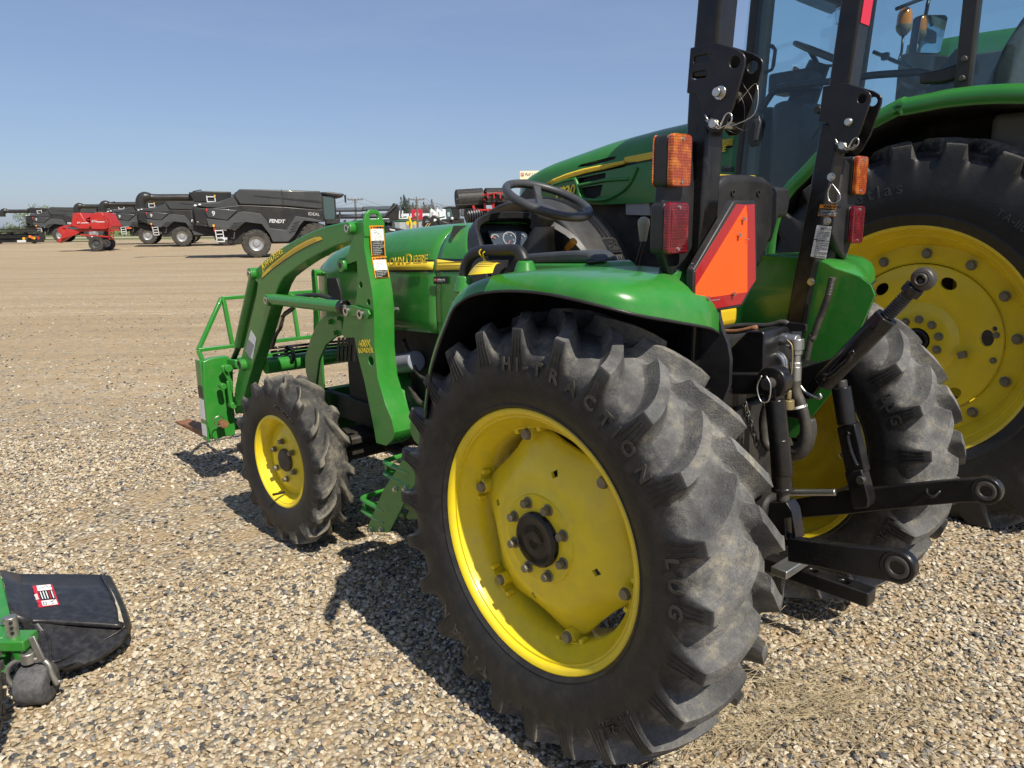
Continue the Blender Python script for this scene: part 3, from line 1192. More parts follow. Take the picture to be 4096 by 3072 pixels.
def fender_secs(off, k):
    secs = []
    m = len(lipv)
    for i, v in enumerate(lipv):
        d = lipv[min(i + 1, m - 1)] - lipv[max(i - 1, 0)]
        ln = math.hypot(d.x, d.y) or 1
        nxn, nzn = d.y / ln, -d.x / ln                   # outward normal in the side plane
        if nzn < -.2:
            nxn, nzn = -nxn, -nzn
        row = []
        for dw, hh in HS:
            hh = (hh - off) if dw else 0
            row.append((v.x + nxn * hh, (v.z - dw - off * .5) * k, v.y + nzn * hh))
        secs.append(row)
    base = secs[-1]
    for s_ in range(1, 10):
        th = s_ / 9 * math.pi / 2
        row = []
        for x_, y_, z_ in base:
            ae, cl = interp(corner, abs(y_))
            row.append((x_ + (min(ae + off, x_) - x_) * math.sin(th) ** .85, y_, cl + (z_ - cl) * math.cos(th) ** .75))
        secs.append(row)
    return secs


for k in (1, -1):
    e = part('rear_fender')
    corner = corner0 if k > 0 else [(b_, a_ + .05 * (b_ > .5), c_ + .0) for b_, a_, c_ in corner0]
    s0 = fender_secs(0, k)
    MB().loft(s0).build('fender_shell', green, e, smooth=60)
    s1 = fender_secs(.006, k)
    MB().loft(s1).build('fender_liner', plastic, e, smooth=60)
    edge = [r_[0] for r_ in s0[:-9]] + list(s0[-1])
    MB().tube(edge, .004, n=6).build('fender_trim', plastic, e, smooth=180)
    inner = [(r_[-1][0], r_[-1][2]) for r_ in s0]
    rear_ = R7.ac(.385, (1830, 190), (1858, 260), (1873, 350), (1868, 500), (1830, 600))
    if k < 0:
        rear_ = [(-.345, 1.318), (-.385, 1.292), (-.40, 1.262), (-.378, 1.19), (-.355, 1.12)]
    outl = inner[:(-1 if k > 0 else -5)] + rear_ + [(-.29, .93), (-.17, .74), (.30, .70)]
    MB().side(outl, .372 * k, .380 * k).build('fender_inner_wall', green if k < 0 else plastic, e, smooth=40)
    MB().side(outl, .380 * k, .386 * k).build('fender_inner_liner', plastic, e, smooth=40)

# things on the left fender
e = part('grab_handle')
hp = smooth_path([K7.b(.60, q) for q in ((788, 1010), (800, 930), (835, 850), (900, 795), (1000, 778), (1230, 775), (1290, 805), (1325, 880))], 5)
MB().tube(hp, .0175, n=14).build('grip', plastic, e, smooth=180)
q = K7.b(.60, (1330, 880))
mb = MB()
mb.cyl((q.x + .0, .60, q.z - .055), (q.x, .60, q.z + .004), .045, .022, n=20)
mb.build('handle_foot', green, e, bevel=.006, seg=3)
mb = MB()
q2 = K7.b(.60, (788, 1010))
mb.cyl((q2.x, .60, q2.z - .05), (q2.x, .60, q2.z + .004), .036, .021, n=20)
mb.build('handle_foot', green, e, bevel=.006, seg=3)
e = part('armrest_console')
ol = K7.ac(.46, (1318, 815), (1500, 798), (1720, 782), (1850, 775), (1960, 782), (2010, 815), (2055, 865), (1990, 888), (1700, 890), (1330, 895))
MB().side(ol, .40, .50).build('console_lid', plasticg, e, bevel=.012, seg=3)
ol = K7.ac(.50, (1340, 890), (1880, 890), (2050, 870), (2120, 940), (2140, 1000), (1700, 985), (1370, 960))
MB().side(ol, .39, .505).build('console_base', green, e, bevel=.012, seg=3)
p, q = K7.b(.505, (1885, 885), (2040, 868))
MB().cyl(p, q, .006, n=12).build('hinge', black, e)
# yellow tag tied to the handle
e = part('paper_tag')
c = [K7.b(.625, (985, 868)), K7.b(.605, (1115, 892)), K7.z(1.392, (1040, 975)), K7.z(1.382, (822, 995))]
mb = MB()
ns = 8
rowA, rowB = [], []
secs = []
for i in range(ns + 1):
    t_ = i / ns
    l_ = c[0].lerp(c[3], t_) + Vector((0, .004 * math.sin(math.pi * t_), .008 * math.sin(math.pi * t_)))
    r_ = c[1].lerp(c[2], t_) + Vector((0, .004 * math.sin(math.pi * t_), .008 * math.sin(math.pi * t_)))
    secs.append([l_, r_])
mb.loft(secs)
tagy = P('tag yellow', (.80, .56, .01), .55, vary=.04)
mb.build('tag_card', tagy, e, smooth=60, solid=.0006)
for i in range(5):
    t_ = .18 + .13 * i
    l_, r_ = c[0].lerp(c[3], t_), c[1].lerp(c[2], t_)
    bow = Vector((0, .004 * math.sin(math.pi * t_) + .0012, .008 * math.sin(math.pi * t_) + .0015))
    MB().beam(l_.lerp(r_, .12) + bow, l_.lerp(r_, .9) + bow, .0012, .0006, up=(0, 1, 0)).build('tag_line', decal_k, e, smooth=0)
lp = smooth_path([K7.b(.60, q) + Vector((0, dy, 0)) for q, dy in (((985, 868), .0), ((965, 800), .019), ((985, 760), .012), ((1040, 755), -.004), ((1000, 800), .0195), ((985, 868), .002))], 6)
MB().tube(lp, .0022, n=6).build('tag_string', tagy, e, smooth=180)

# hood ----------------------------------------------------
ST = [(.86, .300, 1.512, 1.07), (1.03, .300, 1.506, 1.065), (1.25, .298, 1.498, 1.055), (1.45, .293, 1.486, 1.045), (1.64, .286, 1.467, 1.04), (1.84, .274, 1.437, 1.03), (2.02, .255, 1.392, 1.00), (2.15, .222, 1.335, .97), (2.23, .165, 1.275, .96), (2.255, .10, 1.235, .955)]


def hood_sec(a, hw, top, bot, n=3.3, k=22):
    mid = 1.20
    out = [(a, hw * .985, bot), (a, hw, bot + .05)]
    for i in range(k + 1):
        t_ = math.pi * i / k
        cx, sx = math.cos(t_), math.sin(t_)
        out.append((a, hw * math.copysign(abs(cx) ** (2 / n), cx), mid + (top - mid) * abs(sx) ** (2 / n)))
    out += [(a, -hw, bot + .05), (a, -hw * .985, bot)]
    return out


def hood_at(a):
    return [float(np.interp(a, [q[0] for q in ST], [q[k] for q in ST])) for k in (1, 2, 3)]


def hood_range(a0, a1, grow=0.0, n=10):
    return [hood_sec(a, *[v + g for v, g in zip(hood_at(a), (grow, grow, -grow))]) for a in np.linspace(a0, a1, n)]


e = part('hood')
MB().loft(hood_range(1.036, 2.255, 0, 22)).build('hood_panel', green, e, smooth=50, solid=.006)
def ab(z_):                                              # rear edge of the green panel, sweeping back towards the bottom
    return float(np.interp(z_, [1.10, 1.30, 1.375, 1.45, 1.50, 1.52], [.80, .80, .825, .885, .955, .975]))
MB().loft([[(1.030 + (ab(p_[2]) - 1.030) * t_, p_[1], p_[2]) for p_ in hood_sec(1.0, *hood_at(1.0))] for t_ in np.linspace(0, 1, 7)]).build('rear_side_panel', green, e, smooth=50, solid=.006)
MB().loft(hood_range(1.022, 1.040, -.006, 2)).build('panel_seam', dark, e, smooth=50)
nose = [hood_sec(2.254, .10, 1.235, .955), hood_sec(2.262, .04, 1.20, .97)]
MB().loft(nose).build('nose_cap', green, e, smooth=50)
mb = MB()                                                # side grille and front grille
ol = K5.ac(.27, (1022, 432), (1085, 432), (1112, 520), (1118, 585), (1040, 575), (1022, 500))
mb.side([(a_, c_) for a_, c_ in ol], .262, .284)
mb.build('head_lamp_surround', plastic, e, bevel=.004)
for i in range(5):
    p, q = K5.b(.292, (1090 + i * 26, 830), (1082 + i * 26, 985))
    MB().beam(p, q, .010, .012, up=(0, 1, 0)).build('louvre', dark, e)

# decals on the hood: stripe and lettering follow the side
def on_hood(a, c, out=.0022):
    hw, top, bot = hood_at(a)
    mid, n = 1.20, 3.3
    s_ = min(1.0, max(0.0, (c - mid) / (top - mid)))
    return Vector((a, hw * (1 - s_ ** n) ** (1 / n) + out, c))


def hood_strip(name, a0, a1, c0, c1, mat, out, n=14):
    secs = []
    for i in range(n + 1):
        t_ = i / n
        a = a0 + (a1 - a0) * t_
        lo, hi = c0[0] + (c0[1] - c0[0]) * t_, c1[0] + (c1[1] - c1[0]) * t_
        secs.append([on_hood(a, lo, out), on_hood(a, (lo + hi) / 2, out), on_hood(a, hi, out)])
    return MB().loft(secs).build(name, mat, e, smooth=60, solid=.0005)


s1 = K7.ac(.30, (160, 990), (160, 928), (507, 965), (515, 862), (520, 960), (780, 958), (520, 855), (770, 862))
hood_strip('stripe_edge', s1[0][0] + .50, s1[4][0] + .004, (s1[0][1] - .010, s1[4][1] - .004), (s1[1][1] + .002, s1[3][1] + .001), decal_k, .0012)
hood_strip('stripe', s1[0][0] + .50, s1[4][0] + .008, (s1[0][1], s1[4][1] + .004), (s1[1][1], s1[4][1] + .036), decal_y, .0024)
hood_strip('stripe_edge', s1[4][0] - .006, s1[5][0], (s1[4][1] - .004, s1[5][1] - .004), (s1[6][1] + .003, s1[7][1] + .003), decal_k, .0012)
hood_strip('stripe', s1[4][0] - .008, s1[5][0] + .004, (s1[4][1] + .004, s1[5][1] + .004), (s1[6][1], s1[7][1] - .012), decal_y, .0024)
for i in range(3):
    f_ = .2 + .22 * i
    hood_strip('stripe_line', s1[4][0] - .008, s1[5][0] + .006, (s1[4][1] + .05 * f_, s1[5][1] + .05 * f_), (s1[4][1] + .05 * f_ + .002, s1[5][1] + .05 * f_ + .002), decal_y2, .0034)
def jd_text(parent, o, x, y, s_, sh=.25):
    k_ = []
    pos = Vector(o)
    x = Vector(x).normalized()
    for big, small in (('J', 'OHN'), ('D', 'EERE')):
        for txt, sz in ((big, s_ * 1.28), (small, s_)):
            for off, mt, dd in ((0, decal_y, .0012),):
                text_on('brand_lettering', txt, sz, mt, parent, pos + x * (off * s_ * -.9) + Vector(y).normalized() * (off * s_), x, y, depth=dd, shear=sh, bold=s_ * .018)
            me = text_mesh(txt, sz, 0, sh, s_ * .022)
            pos = pos + x * (max(v.co.x for v in me.vertices) - min(0, min(v.co.x for v in me.vertices)) + s_ * .12)
        pos = pos + x * s_ * .02
    return pos
p, q = K7.b(.303, (92, 927), (505, 893))
jd_text(e, p + Vector((0, .003, .004)), q - p, Vector((0, 0, 1)), .0475)
# dealer plate
p, q = K7.b(.3025, (522, 1078), (648, 1074))
pl = [K7.b(.303, z_) for z_ in ((520, 1076), (648, 1074), (648, 1008), (520, 1010))]
MB().prism(pl, (0, .0015, 0)).build('dealer_sticker', decal_k, e, smooth=0)
text_on('sticker_lettering', 'Full Line Ag', .0108, white, e, K7.b(.3055, (548, 1046)), q - p, (0, 0, 1), depth=.0003, shear=.3)
text_on('sticker_lettering', 'PARTS SERVICE SALES', .0042, grey_print, e, K7.b(.3055, (548, 1058)), q - p, (0, 0, 1), depth=.0003)
pl = [K7.b(.3052, z_) for z_ in ((524, 1052), (543, 1052), (543, 1026), (524, 1026))]
MB().prism(pl, (0, .0006, 0)).build('sticker_mark', red_lab, e, smooth=0)
text_on('sticker_lettering', 'F', .010, white, e, K7.b(.3062, (528, 1048)), q - p, (0, 0, 1), depth=.0003, bold=.0004)

# engine bay below the hood
e = part('engine')
mb = MB()
mb.box((.90, -.20, .62), (1.95, .20, 1.06))
mb.box((1.0, -.12, .45), (2.05, .12, .64))
mb.build('engine_block', dark, e, bevel=.02)
p, q = K5.b(.25, (1475, 1005), (1605, 985))
mb = MB()
d_ = (q - p).normalized()
mb.cyl(p - d_ * .05, q, .046, n=28)
mb.build('oil_filter', greyf, e, bevel=.006, seg=3)
for pts, r_ in ((((1.30, .26, .80), (1.18, .28, .74), (1.05, .26, .78), (.95, .24, .70)), .012), (((1.35, .25, 1.0), (1.2, .27, .86), (1.0, .25, .90), (.9, .25, 1.0)), .010), (((1.5, .22, .72), (1.3, .26, .68), (1.1, .24, .66), (.8, .22, .62)), .014)):
    MB().tube(smooth_path(pts, 6), r_, n=8).build('hose', rubberhose, e, smooth=180)
mb = MB()
mb.box((1.02, .19, .70), (1.12, .26, .80))
mb.box((1.18, .19, .66), (1.26, .24, .74))
mb.cyl((1.07, .25, .84), (1.07, .30, .84), .03)
mb.build('pump', darkmetal, e, bevel=.006)

# dash cowl, panel and steering ----------------------------
e = part('dash_cowl')
secs = []
for t_, g, tp in ((-.06, .0015, .0015), (0, .003, .003), (.35, .004, .016), (.7, .004, .030), (.95, .002, .038), (1.0, -.004, .036)):
    hw, top, bot = hood_at(1.0)
    secs.append([(ab(p_[2]) - .085 * t_, p_[1], p_[2]) for p_ in hood_sec(1.0, hw + g, top + tp, 1.16)])
rimz = secs[-1]
for da, gi_ in ((.004, .022), (.05, .034), (.115, .040)):
    hw, top, bot = hood_at(1.0)
    secs.append([(min(.985, q_[0] + da), p_[1], p_[2]) for p_, q_ in zip(hood_sec(1.0, hw - .004 - gi_, top + .036 - gi_, 1.16), rimz)])
MB().loft(secs).build('cowl_shell', plastic, e, smooth=45)
mb = MB()
mb.loft([[(.975, .262, 1.16), (.975, .262, 1.46), (.985, .24, 1.492)], [(.975, -.262, 1.16), (.975, -.262, 1.46), (.985, -.24, 1.492)]])
mb.build('cowl_back', plastic, e)
AP = .93
pan = [K7.a(AP, q) for q in ((1020, 605), (1110, 600), (1250, 598), (1340, 610), (1365, 640), (1345, 752), (1060, 752))]
pan = [p_ + Vector((.02 * (p_.z - 1.40) / .1, 0, 0)) for p_ in pan]
panm = P('instrument glass', (.055, .072, .095), .16, coat=.3)
MB().prism(pan, (.012, 0, 0)).build('instrument_panel', panm, e, bevel=.003)
gw = P('gauge white', (.7, .7, .68), .5)
go_ = P('gauge orange', (.8, .2, .03), .5)
def gp(x, y, o=.004):
    p_ = K7.a(AP, (x, y))
    return p_ + Vector((.02 * (p_.z - 1.40) / .1 - o, 0, 0))
def gauge(name, cx, cy, rx, ry, t0, t1, n, ln):
    mb = MB()
    for i in range(n + 1):
        t_ = R(t0 + (t1 - t0) * i / n)
        mb.beam(gp(cx + rx * math.cos(t_), cy - ry * math.sin(t_)), gp(cx + (rx - ln) * math.cos(t_), cy - (ry - ln) * math.sin(t_)), .0018, .0008, up=(1, 0, 0))
    mb.build(name, gw, e, smooth=0)
gauge('rev_counter', 1196, 672, 60, 62, -60, 240, 34, 10)
gauge('fuel_gauge', 1070, 668, 36, 34, 20, 175, 14, 7)
gauge('heat_gauge', 1302, 668, 38, 38, 20, 175, 14, 7)
for x0, y0, x1, y1 in ((1178, 722, 1198, 686), (1040, 652, 1072, 672), (1280, 652, 1305, 672)):
    MB().beam(gp(x0, y0, .005), gp(x1, y1, .005), .0022, .001, up=(1, 0, 0)).build('needle', go_, e, smooth=0)
for tx, x_, y_ in (('20', 1205, 652), ('25', 1222, 690), ('5', 1142, 690), ('15', 1168, 635)):
    text_on('gauge_lettering', tx, .008, gw, e, gp(x_, y_, .0045), (0, -1, 0), (.2, 0, 1), depth=.0002)
MB().loft([[gp(1050, 722), gp(1108, 722)], [gp(1052, 725), gp(1108, 725)]]).build('gauge_line', gw, e, smooth=0)

e = part('steering_wheel')
SC = Vector((.70, 0, 1.585))
rotw = Matrix.Rotation(R(-24), 3, 'Y')
RW = .166
mb = MB()
mb.tube([SC + rotw @ Vector((RW * math.cos(i / 48 * 2 * math.pi), RW * math.sin(i / 48 * 2 * math.pi), 0)) for i in range(48)], .0165, n=14, closed=True)
mb.build('wheel_rim', plasticg, e, smooth=180)
for q in (95, 215, 335):
    c_, s_ = math.cos(R(q)), math.sin(R(q))
    mb = MB()
    secs = []
    for r_, wd, zz, th in ((.02, .036, -.050, .03), (.07, .030, -.042, .022), (.115, .026, -.020, .016), (.150, .034, -.004, .018), (.165, .052, 0, .02)):
        o_ = Vector((r_ * c_, r_ * s_, zz))
        sd = Vector((-s_, c_, 0))
        secs.append([SC + rotw @ (o_ + sd * wd / 2 * x_ + Vector((0, 0, th / 2 * z_))) for x_, z_ in ((-1, -1), (1, -1), (1, 1), (-1, 1))])
    mb.loft(secs, closed=True)
    mb.build('spoke', plasticg, e, bevel=.004, seg=3)
mb = MB()
mb.lathe([(.0001, -.030), (.050, -.032), (.056, -.042), (.054, -.062), (.038, -.10), (.036, -.12)], n=28, axis='Z')
mb.v = [tuple(SC + rotw @ Vector(v)) for v in mb.v]
mb.build('wheel_hub', plasticg, e, smooth=50)
mb = MB()
secs = []
for t_, wx, wy in ((0, .042, .042), (.25, .055, .055), (.6, .085, .075), (1.0, .12, .10)):
    o_ = Vector((.722, 0, 1.485)).lerp(Vector((.80, 0, 1.30)), t_)
    secs.append([o_ + Vector((wx * math.cos(a_), wy * math.sin(a_), 0)) for a_ in [i / 20 * 2 * math.pi for i in range(20)]])
mb.loft(secs, closed=True)
mb.build('steering_column', plastic, TR, smooth=50)
# operator floor, far side loader warning plate, levers
mb = MB()
mb.box((.25, -.37, .66), (.92, .37, .70))
mb.box((-.12, -.37, .70), (.25, .37, .95))
mb.build('platform', plastic, TR, bevel=.01)
e = part('throttle_lever')
p, q = K7.b(-.12, (1690, 770), (1765, 690))
MB().cyl(p, q, .011, .017, n=14).build('lever_knob', wood, e, bevel=.006, seg=3)
MB().cyl(p + (p - q) * .6, p, .006).build('lever_rod', black, e)
e = part('range_lever')
p, q = R3.b(.30, (318, 950), (332, 840))
mb = MB()
mb.lathe([(.0001, 0), (.010, .0), (.013, .02), (.0175, .05), (.016, .062), (.008, .070), (.0001, .071)], n=18, axis='Z', o=tuple(p))
mb.build('lever_knob', tan_knob, e, smooth=60)
MB().cyl(p + Vector((.03, 0, -.10)), p, .006).build('lever_rod', black, e)

# step under the left side -----------------------------------
e = part('boarding_step')
BS = .56
ol = K6.ac(BS, (655, 775), (745, 775), (735, 990), (620, 1190), (500, 1425), (335, 1425), (322, 1400), (450, 1100))
o_ = MB().side(ol, BS - .008, BS).build('step_side', green2, e, bevel=.002)
MB().side([(a_ + .0, c_) for a_, c_ in ol], BS - .21, BS - .202).build('step_side', green2, e, bevel=.002)
for (x0, y0, x1, y1) in ((330, 1175, 470, 1290), (510, 890, 640, 990)):
    pass
for cx, cy in ((400, 1280), (590, 990)):
    p = K6.b(BS - .004, (cx, cy))
    mb = MB()
    for dz in (0, .05):
        mb.tube(smooth_path([p + Vector((-.06, -.005, dz - .02)), p + Vector((.09, -.005, dz - .02)), p + Vector((.135, -.03, dz - .02)), p + Vector((.135, -.17, dz - .02)), p + Vector((.09, -.20, dz - .02)), p + Vector((-.06, -.20, dz - .02))], 4), .011, n=8)
    for dy in (-.03, -.10, -.17):
        mb.beam(p + Vector((-.06, dy, -.02)), p + Vector((.135, dy, -.02)), .012, .02)
    for dy in (-.03, -.17):
        mb.beam(p + Vector((.135, dy, -.02)), p + Vector((.135, dy, .03)), .020, .016, up=(1, 0, 0))
    mb.build('step_tread', green2, e, smooth=40)
for x_, y_ in ((553, 1085), (628, 1085), (366, 1403), (443, 1403)):
    bolt_mb(MB(), K6.b(BS, (x_, y_)), (0, 1, 0), .009, .012).build('step_bolt', steel, e)
mb = MB()
p = K6.b(.60, (700, 640))
mb.lathe([(.0001, .10), (.05, .10), (.066, .085), (.070, .03), (.070, -.25)], n=24, axis='Y', o=(p.x - .02, .50, p.z + .01))
mb.build('side_tank', green, TR, bevel=.004)

# front axle and wheels --------------------------------------
WB = 1.853
FRONT = [(0, .378, 0, .412, 0, 1, 1), (1, .378, .02, .411, .02, 1, 1), (2, .375, .045, .408, .05, 1, 1), (3, .368, .072, .402, .08, 1.02, 1),
         (4, .357, .095, .394, .104, 1.05, 0), (4.3, .353, .100, .390, .108, 1.06, 0), (4.6, .348, .103, .382, .110, 1.1, 0), (5.2, .338, .107, .352, .111, 1.3, 0), (6, .322, .110, .328, .112, 1.7, 0),
         (7, .30, .113, .301, .113, 2.0, 0), (8, .278, .113, .278, .113, 1, 0), (9, .255, .108, .255, .108, 1, 0), (9.6, .240, .102, .240, .102, 1, 0), (10, .230, .096, .230, .096, 1, 0), (10.6, .222, .089, .222, .089, 1, 0), (11, .214, .082, .214, .082, 1, 0)]
FRONT = [(q[0], q[1], q[2] * .80, q[3], q[4] * .80, q[5], q[6]) for q in FRONT]
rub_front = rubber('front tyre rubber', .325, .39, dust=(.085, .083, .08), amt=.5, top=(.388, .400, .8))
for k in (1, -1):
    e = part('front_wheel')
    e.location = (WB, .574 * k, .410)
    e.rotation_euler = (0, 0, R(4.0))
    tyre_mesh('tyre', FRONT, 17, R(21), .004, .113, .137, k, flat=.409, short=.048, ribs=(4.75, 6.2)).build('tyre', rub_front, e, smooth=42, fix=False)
    mb = MB()
    pr = [(.216, .082), (.224, .085), (.225, .091), (.219, .094), (.211, .090), (.206, .078), (.203, .060), (.196, .05), (.184, .044), (.182, .0), (.182, -.05), (.196, -.06), (.206, -.085), (.224, -.09), (.205, -.07), (.176, -.045), (.176, .03), (.19, .06), (.204, .084)]
    mb.lathe(pr, n=72, closed=True)
    mb.lathe([(.182, .012), (.170, .020), (.150, .024), (.135, .034), (.118, .040), (.055, .040), (.0001, .040)], n=48)
    mb.lathe([(.0001, .028), (.055, .028), (.118, .028), (.15, .012), (.182, .0)], n=48)
    mb.v = [(x, y * .82 * k, z) for x, y, z in mb.v]
    mb.build('rim', yellow, e, smooth=40)
    mb = MB()
    mb.lathe([(.056, .030 * k), (.056, .042 * k), (.050, .048 * k), (.02, .050 * k), (.0001, .049 * k)], n=28)
    mb.build('hub_cap', P('hub brown', (.06, .045, .03), .6, vary=.3, dust=.2), e)
    for i in range(6):
        q = R(25 + 60 * i)
        bolt_mb(MB(), (.092 * math.cos(q), .040 * k, .092 * math.sin(q)), (0, k, 0), .0115, .022).build('wheel_bolt', boltgrey, e)
    if k > 0:
        MB().cyl((.02, .045, -.165), (.02, .105, -.160), .006).build('valve_stem', black, e)
        ring_text('tyre_lettering', 'R-1 TRACTOR', .024, e, rub_let, .282, R(95), .0915)
mb = MB()
mb.box((WB - .10, -.40, .36), (WB + .10, .40, .48))
mb.box((WB - .07, -.16, .44), (WB + .07, .16, .60))
for k in (1, -1):
    mb.lathe([(.0001, .14 * k), (.075, .14 * k), (.10, .05 * k), (.10, -.06 * k), (.0001, -.06 * k)], n=24, o=(WB, .36 * k, .41))
mb.build('front_axle', dark, TR, bevel=.015)
MB().cyl((.95, .10, .36), (1.80, .10, .40), .028).build('drive_shaft', darkmetal, TR)
MB().cyl((WB - .17, .50, .45), (WB - .17, -.50, .45), .016).build('tie_rod', black, TR)
mb = MB()
for k in (1, -1):
    mb.box((.55, .20 * k - .02, .52), (2.40, .20 * k + .02, .64))
mb.build('side_frame', dark, TR, bevel=.006)
# ---------------------------------------------------------------- front loader on the small tractor
PO, PI_ = .47, .372                                      # outer and inner faces of the left mast


def both(fn):
    for k in (1, -1):
        fn(k)


post_rear = [(1250, 62), (1255, 230), (1285, 400), (1308, 520), (1320, 640), (1325, 900), (1345, 1100), (1395, 1270), (1440, 1380), (1455, 1460), (1445, 1510), (1400, 1548)]
post_front = [(1335, 1530), (1320, 1440), (1290, 1290), (1258, 1130), (1212, 950), (1190, 830), (1120, 830), (1105, 800), (1130, 640), (1195, 610), (1203, 560), (1212, 430), (1205, 320), (1100, 360), (1095, 320), (1150, 270), (1170, 180), (1160, 100), (1180, 68)]
ol_post = K5.ac(PO, *(post_rear + post_front))


def make_post(k):
    e = part('loader_mast')
    if k < 0:
        e.location = (-.09, 0, 0)
    o_ = MB().side(ol_post, PO * k, PI_ * k).build('mast_plate', green2, e, bevel=.012, seg=4)
    cuts = []
    for (x_, y_), r_ in (((1232, 480), .013), ((1285, 595), .013), ((1300, 985), .020)):
        p = K5.b(PO, (x_, y_))
        cuts.append(MB().cyl((p.x, .6 * k, p.z), (p.x, .2 * k, p.z), r_, n=20))
    cut(o_, *cuts)
    # top lifting plate with its slot
    q = K5.b(PO, (1250, 62))
    pts = [(.37, .0), (.37, .055), (.385, .090), (.402, .108), (.440, .108), (.458, .092), (.47, .055), (.47, .0)]
    az = K5.a(q.x, (1300, 10)).z
    h0 = q.z - .06
    pl = MB().prism([(q.x - .001, y_ * k, h0 + z_) for y_, z_ in pts], (.014, 0, 0))
    o_ = pl.build('lifting_plate', green2, e, bevel=.003)
    sl = round_poly([(.400, .070), (.440, .070), (.440, .090), (.400, .090)], .009)
    cut(o_, MB().prism([(q.x - .05, y_ * k, h0 + z_) for y_, z_ in sl], (.1, 0, 0)))
    # foot that turns in to the tractor frame
    f0 = K5.ac(.37, (1345, 1100), (1395, 1270), (1440, 1380), (1455, 1460), (1440, 1500), (1335, 1500), (1300, 1290))
    MB().prism([(a_, .374 * k, c_) for a_, c_ in f0], (-.02, -.16 * k, .02)).build('mast_foot', green2, e, bevel=.012, seg=3)
    # pin bosses
    for (x_, y_), r_, out in (((1178, 105), .026, .026), ((1115, 350), .030, .014)):
        p = K5.b(PO, (x_, y_))
        MB().cyl((p.x, PI_ * k, p.z), (p.x, (PO + out) * k, p.z), r_, n=24).build('pin_boss', green2, e, bevel=.005, seg=3)
        if y_ < 200:
            MB().ring((p.x, (PO + out - .002) * k, p.z), (p.x, (PO + out + .004) * k, p.z), .017, .009, n=20).build('pin_bush', steel, e)
        else:
            MB().cyl((p.x, (PO + out - .002) * k, p.z), (p.x, (PO + out + .001) * k, p.z), .012, n=16).build('boss_hole', dark, e)
    # rear side bosses
    p = K5.a(ol_post[3][0], (1430, 660))
    if k > 0:
        bolt_mb(MB(), (p.x + .03, .365, p.z), (0, -1, 0), .014, .035).build('stop_bolt', steel, e)
    # curved brace to the front frame
    ol = K5.ac(.40, (985, 690), (1100, 690), (1112, 810), (1060, 830), (1000, 880), (955, 980), (935, 1150), (890, 1150), (865, 1050), (862, 960), (900, 830), (940, 740))
    MB().side(ol, .400 * k, .388 * k).build('front_brace', green2, e, bevel=.003)
    for x_, y_ in ((1035, 725), (1092, 700), (1072, 800)):
        bolt_mb(MB(), K5.b(.40, (x_, y_)) * 1.0 if k > 0 else Vector((K5.b(.40, (x_, y_)).x, -.40, K5.b(.40, (x_, y_)).z)), (0, k, 0), .011, .018).build('brace_bolt', green2, e)
    return e


both(make_post)

# arms ------------------------------------------------------------------
arm_px = [(1245, 45), (1170, 56), (1100, 68), (1000, 90), (900, 128), (800, 178), (700, 238), (600, 312), (540, 370), (512, 405), (530, 450), (548, 470), (540, 540), (505, 690), (465, 850), (430, 1000), (400, 1150), (385, 1270), (410, 1290), (440, 1280), (480, 1130), (520, 1000), (570, 850), (625, 660), (672, 530), (690, 480), (720, 430), (790, 375), (870, 320), (960, 270), (1060, 222), (1160, 192), (1245, 175)]
AO, AI = .450, .378
ol_arm = K5.ac(AO, *arm_px)


def make_arm(k):
    e = part('loader_arm')
    MB().side(ol_arm, AO * k, AI * k).build('arm_beam', green2, e, bevel=.006, seg=3)
    for (x_, y_), r_ in (((525, 405), .030), ((638, 580), .030), ((462, 1010), .034)):
        p = K5.b(AO, (x_, y_))
        MB().cyl((p.x, (AI - .01) * k, p.z), (p.x, (AO + .028) * k, p.z), r_, n=24).build('pin_boss', green2, e, bevel=.004, seg=3)
        MB().ring((p.x, (AO + .026) * k, p.z), (p.x, (AO + .032) * k, p.z), .019 if y_ < 900 else .030, .010 if y_ < 900 else .024, n=20).build('pin_bush', steel if y_ < 900 else green2, e)
        if y_ > 900:
            MB().cyl((p.x, (AO + .0282) * k, p.z), (p.x, (AO + .0290) * k, p.z), .0235, n=20).build('boss_hole', dark, e)
    # lift cylinder
    c = part('lift_cylinder')
    p, q, r_ = K5.b(.46, (690, 580), (1120, 628), (1240, 672))
    fix = (lambda v: Vector((v.x, v.y * k, v.z)))
    p, q, r_ = fix(p), fix(q), fix(r_)
    d_ = (q - p).normalized()
    MB().cyl(p - d_ * .05, q, .0285, n=24).build('barrel', green2, c, bevel=.003)
    MB().cyl(q - d_ * .02, q + d_ * .012, .031, n=24).build('gland', black, c, bevel=.002)
    MB().cyl(q, r_, .014, n=16).build('rod', steel, c)
    MB().cyl(p - d_ * .10, p - d_ * .04, .022, n=16).build('barrel_eye', green2, c)
    ol = K5.ac(.485, (1125, 640), (1145, 618), (1180, 615), (1240, 636), (1280, 645), (1292, 675), (1280, 705), (1240, 710), (1215, 690), (1150, 690), (1128, 670))
    for s_ in (.487, .443):
        MB().side(ol, s_ * k, (s_ - .009) * k).build('rod_link', green2, c, bevel=.002)
    for x_, y_ in ((1143, 655), (1236, 675)):
        v = K5.b(.487, (x_, y_))
        MB().ring((v.x, .43 * k, v.z), (v.x, .497 * k, v.z), .020, .010, n=20).build('link_bush', steel, c)
    # bucket cylinder in front of the leg
    c = part('tilt_cylinder')
    p, q, r_ = [fix(v) for v in K5.b(.415, (530, 425), (428, 880), (372, 1010))]
    MB().cyl(p, q, .030, n=24).build('barrel', green2, c, bevel=.003)
    MB().cyl(q, r_, .016, n=16).build('rod', steel if k < 0 else blackgloss, c)
    return e


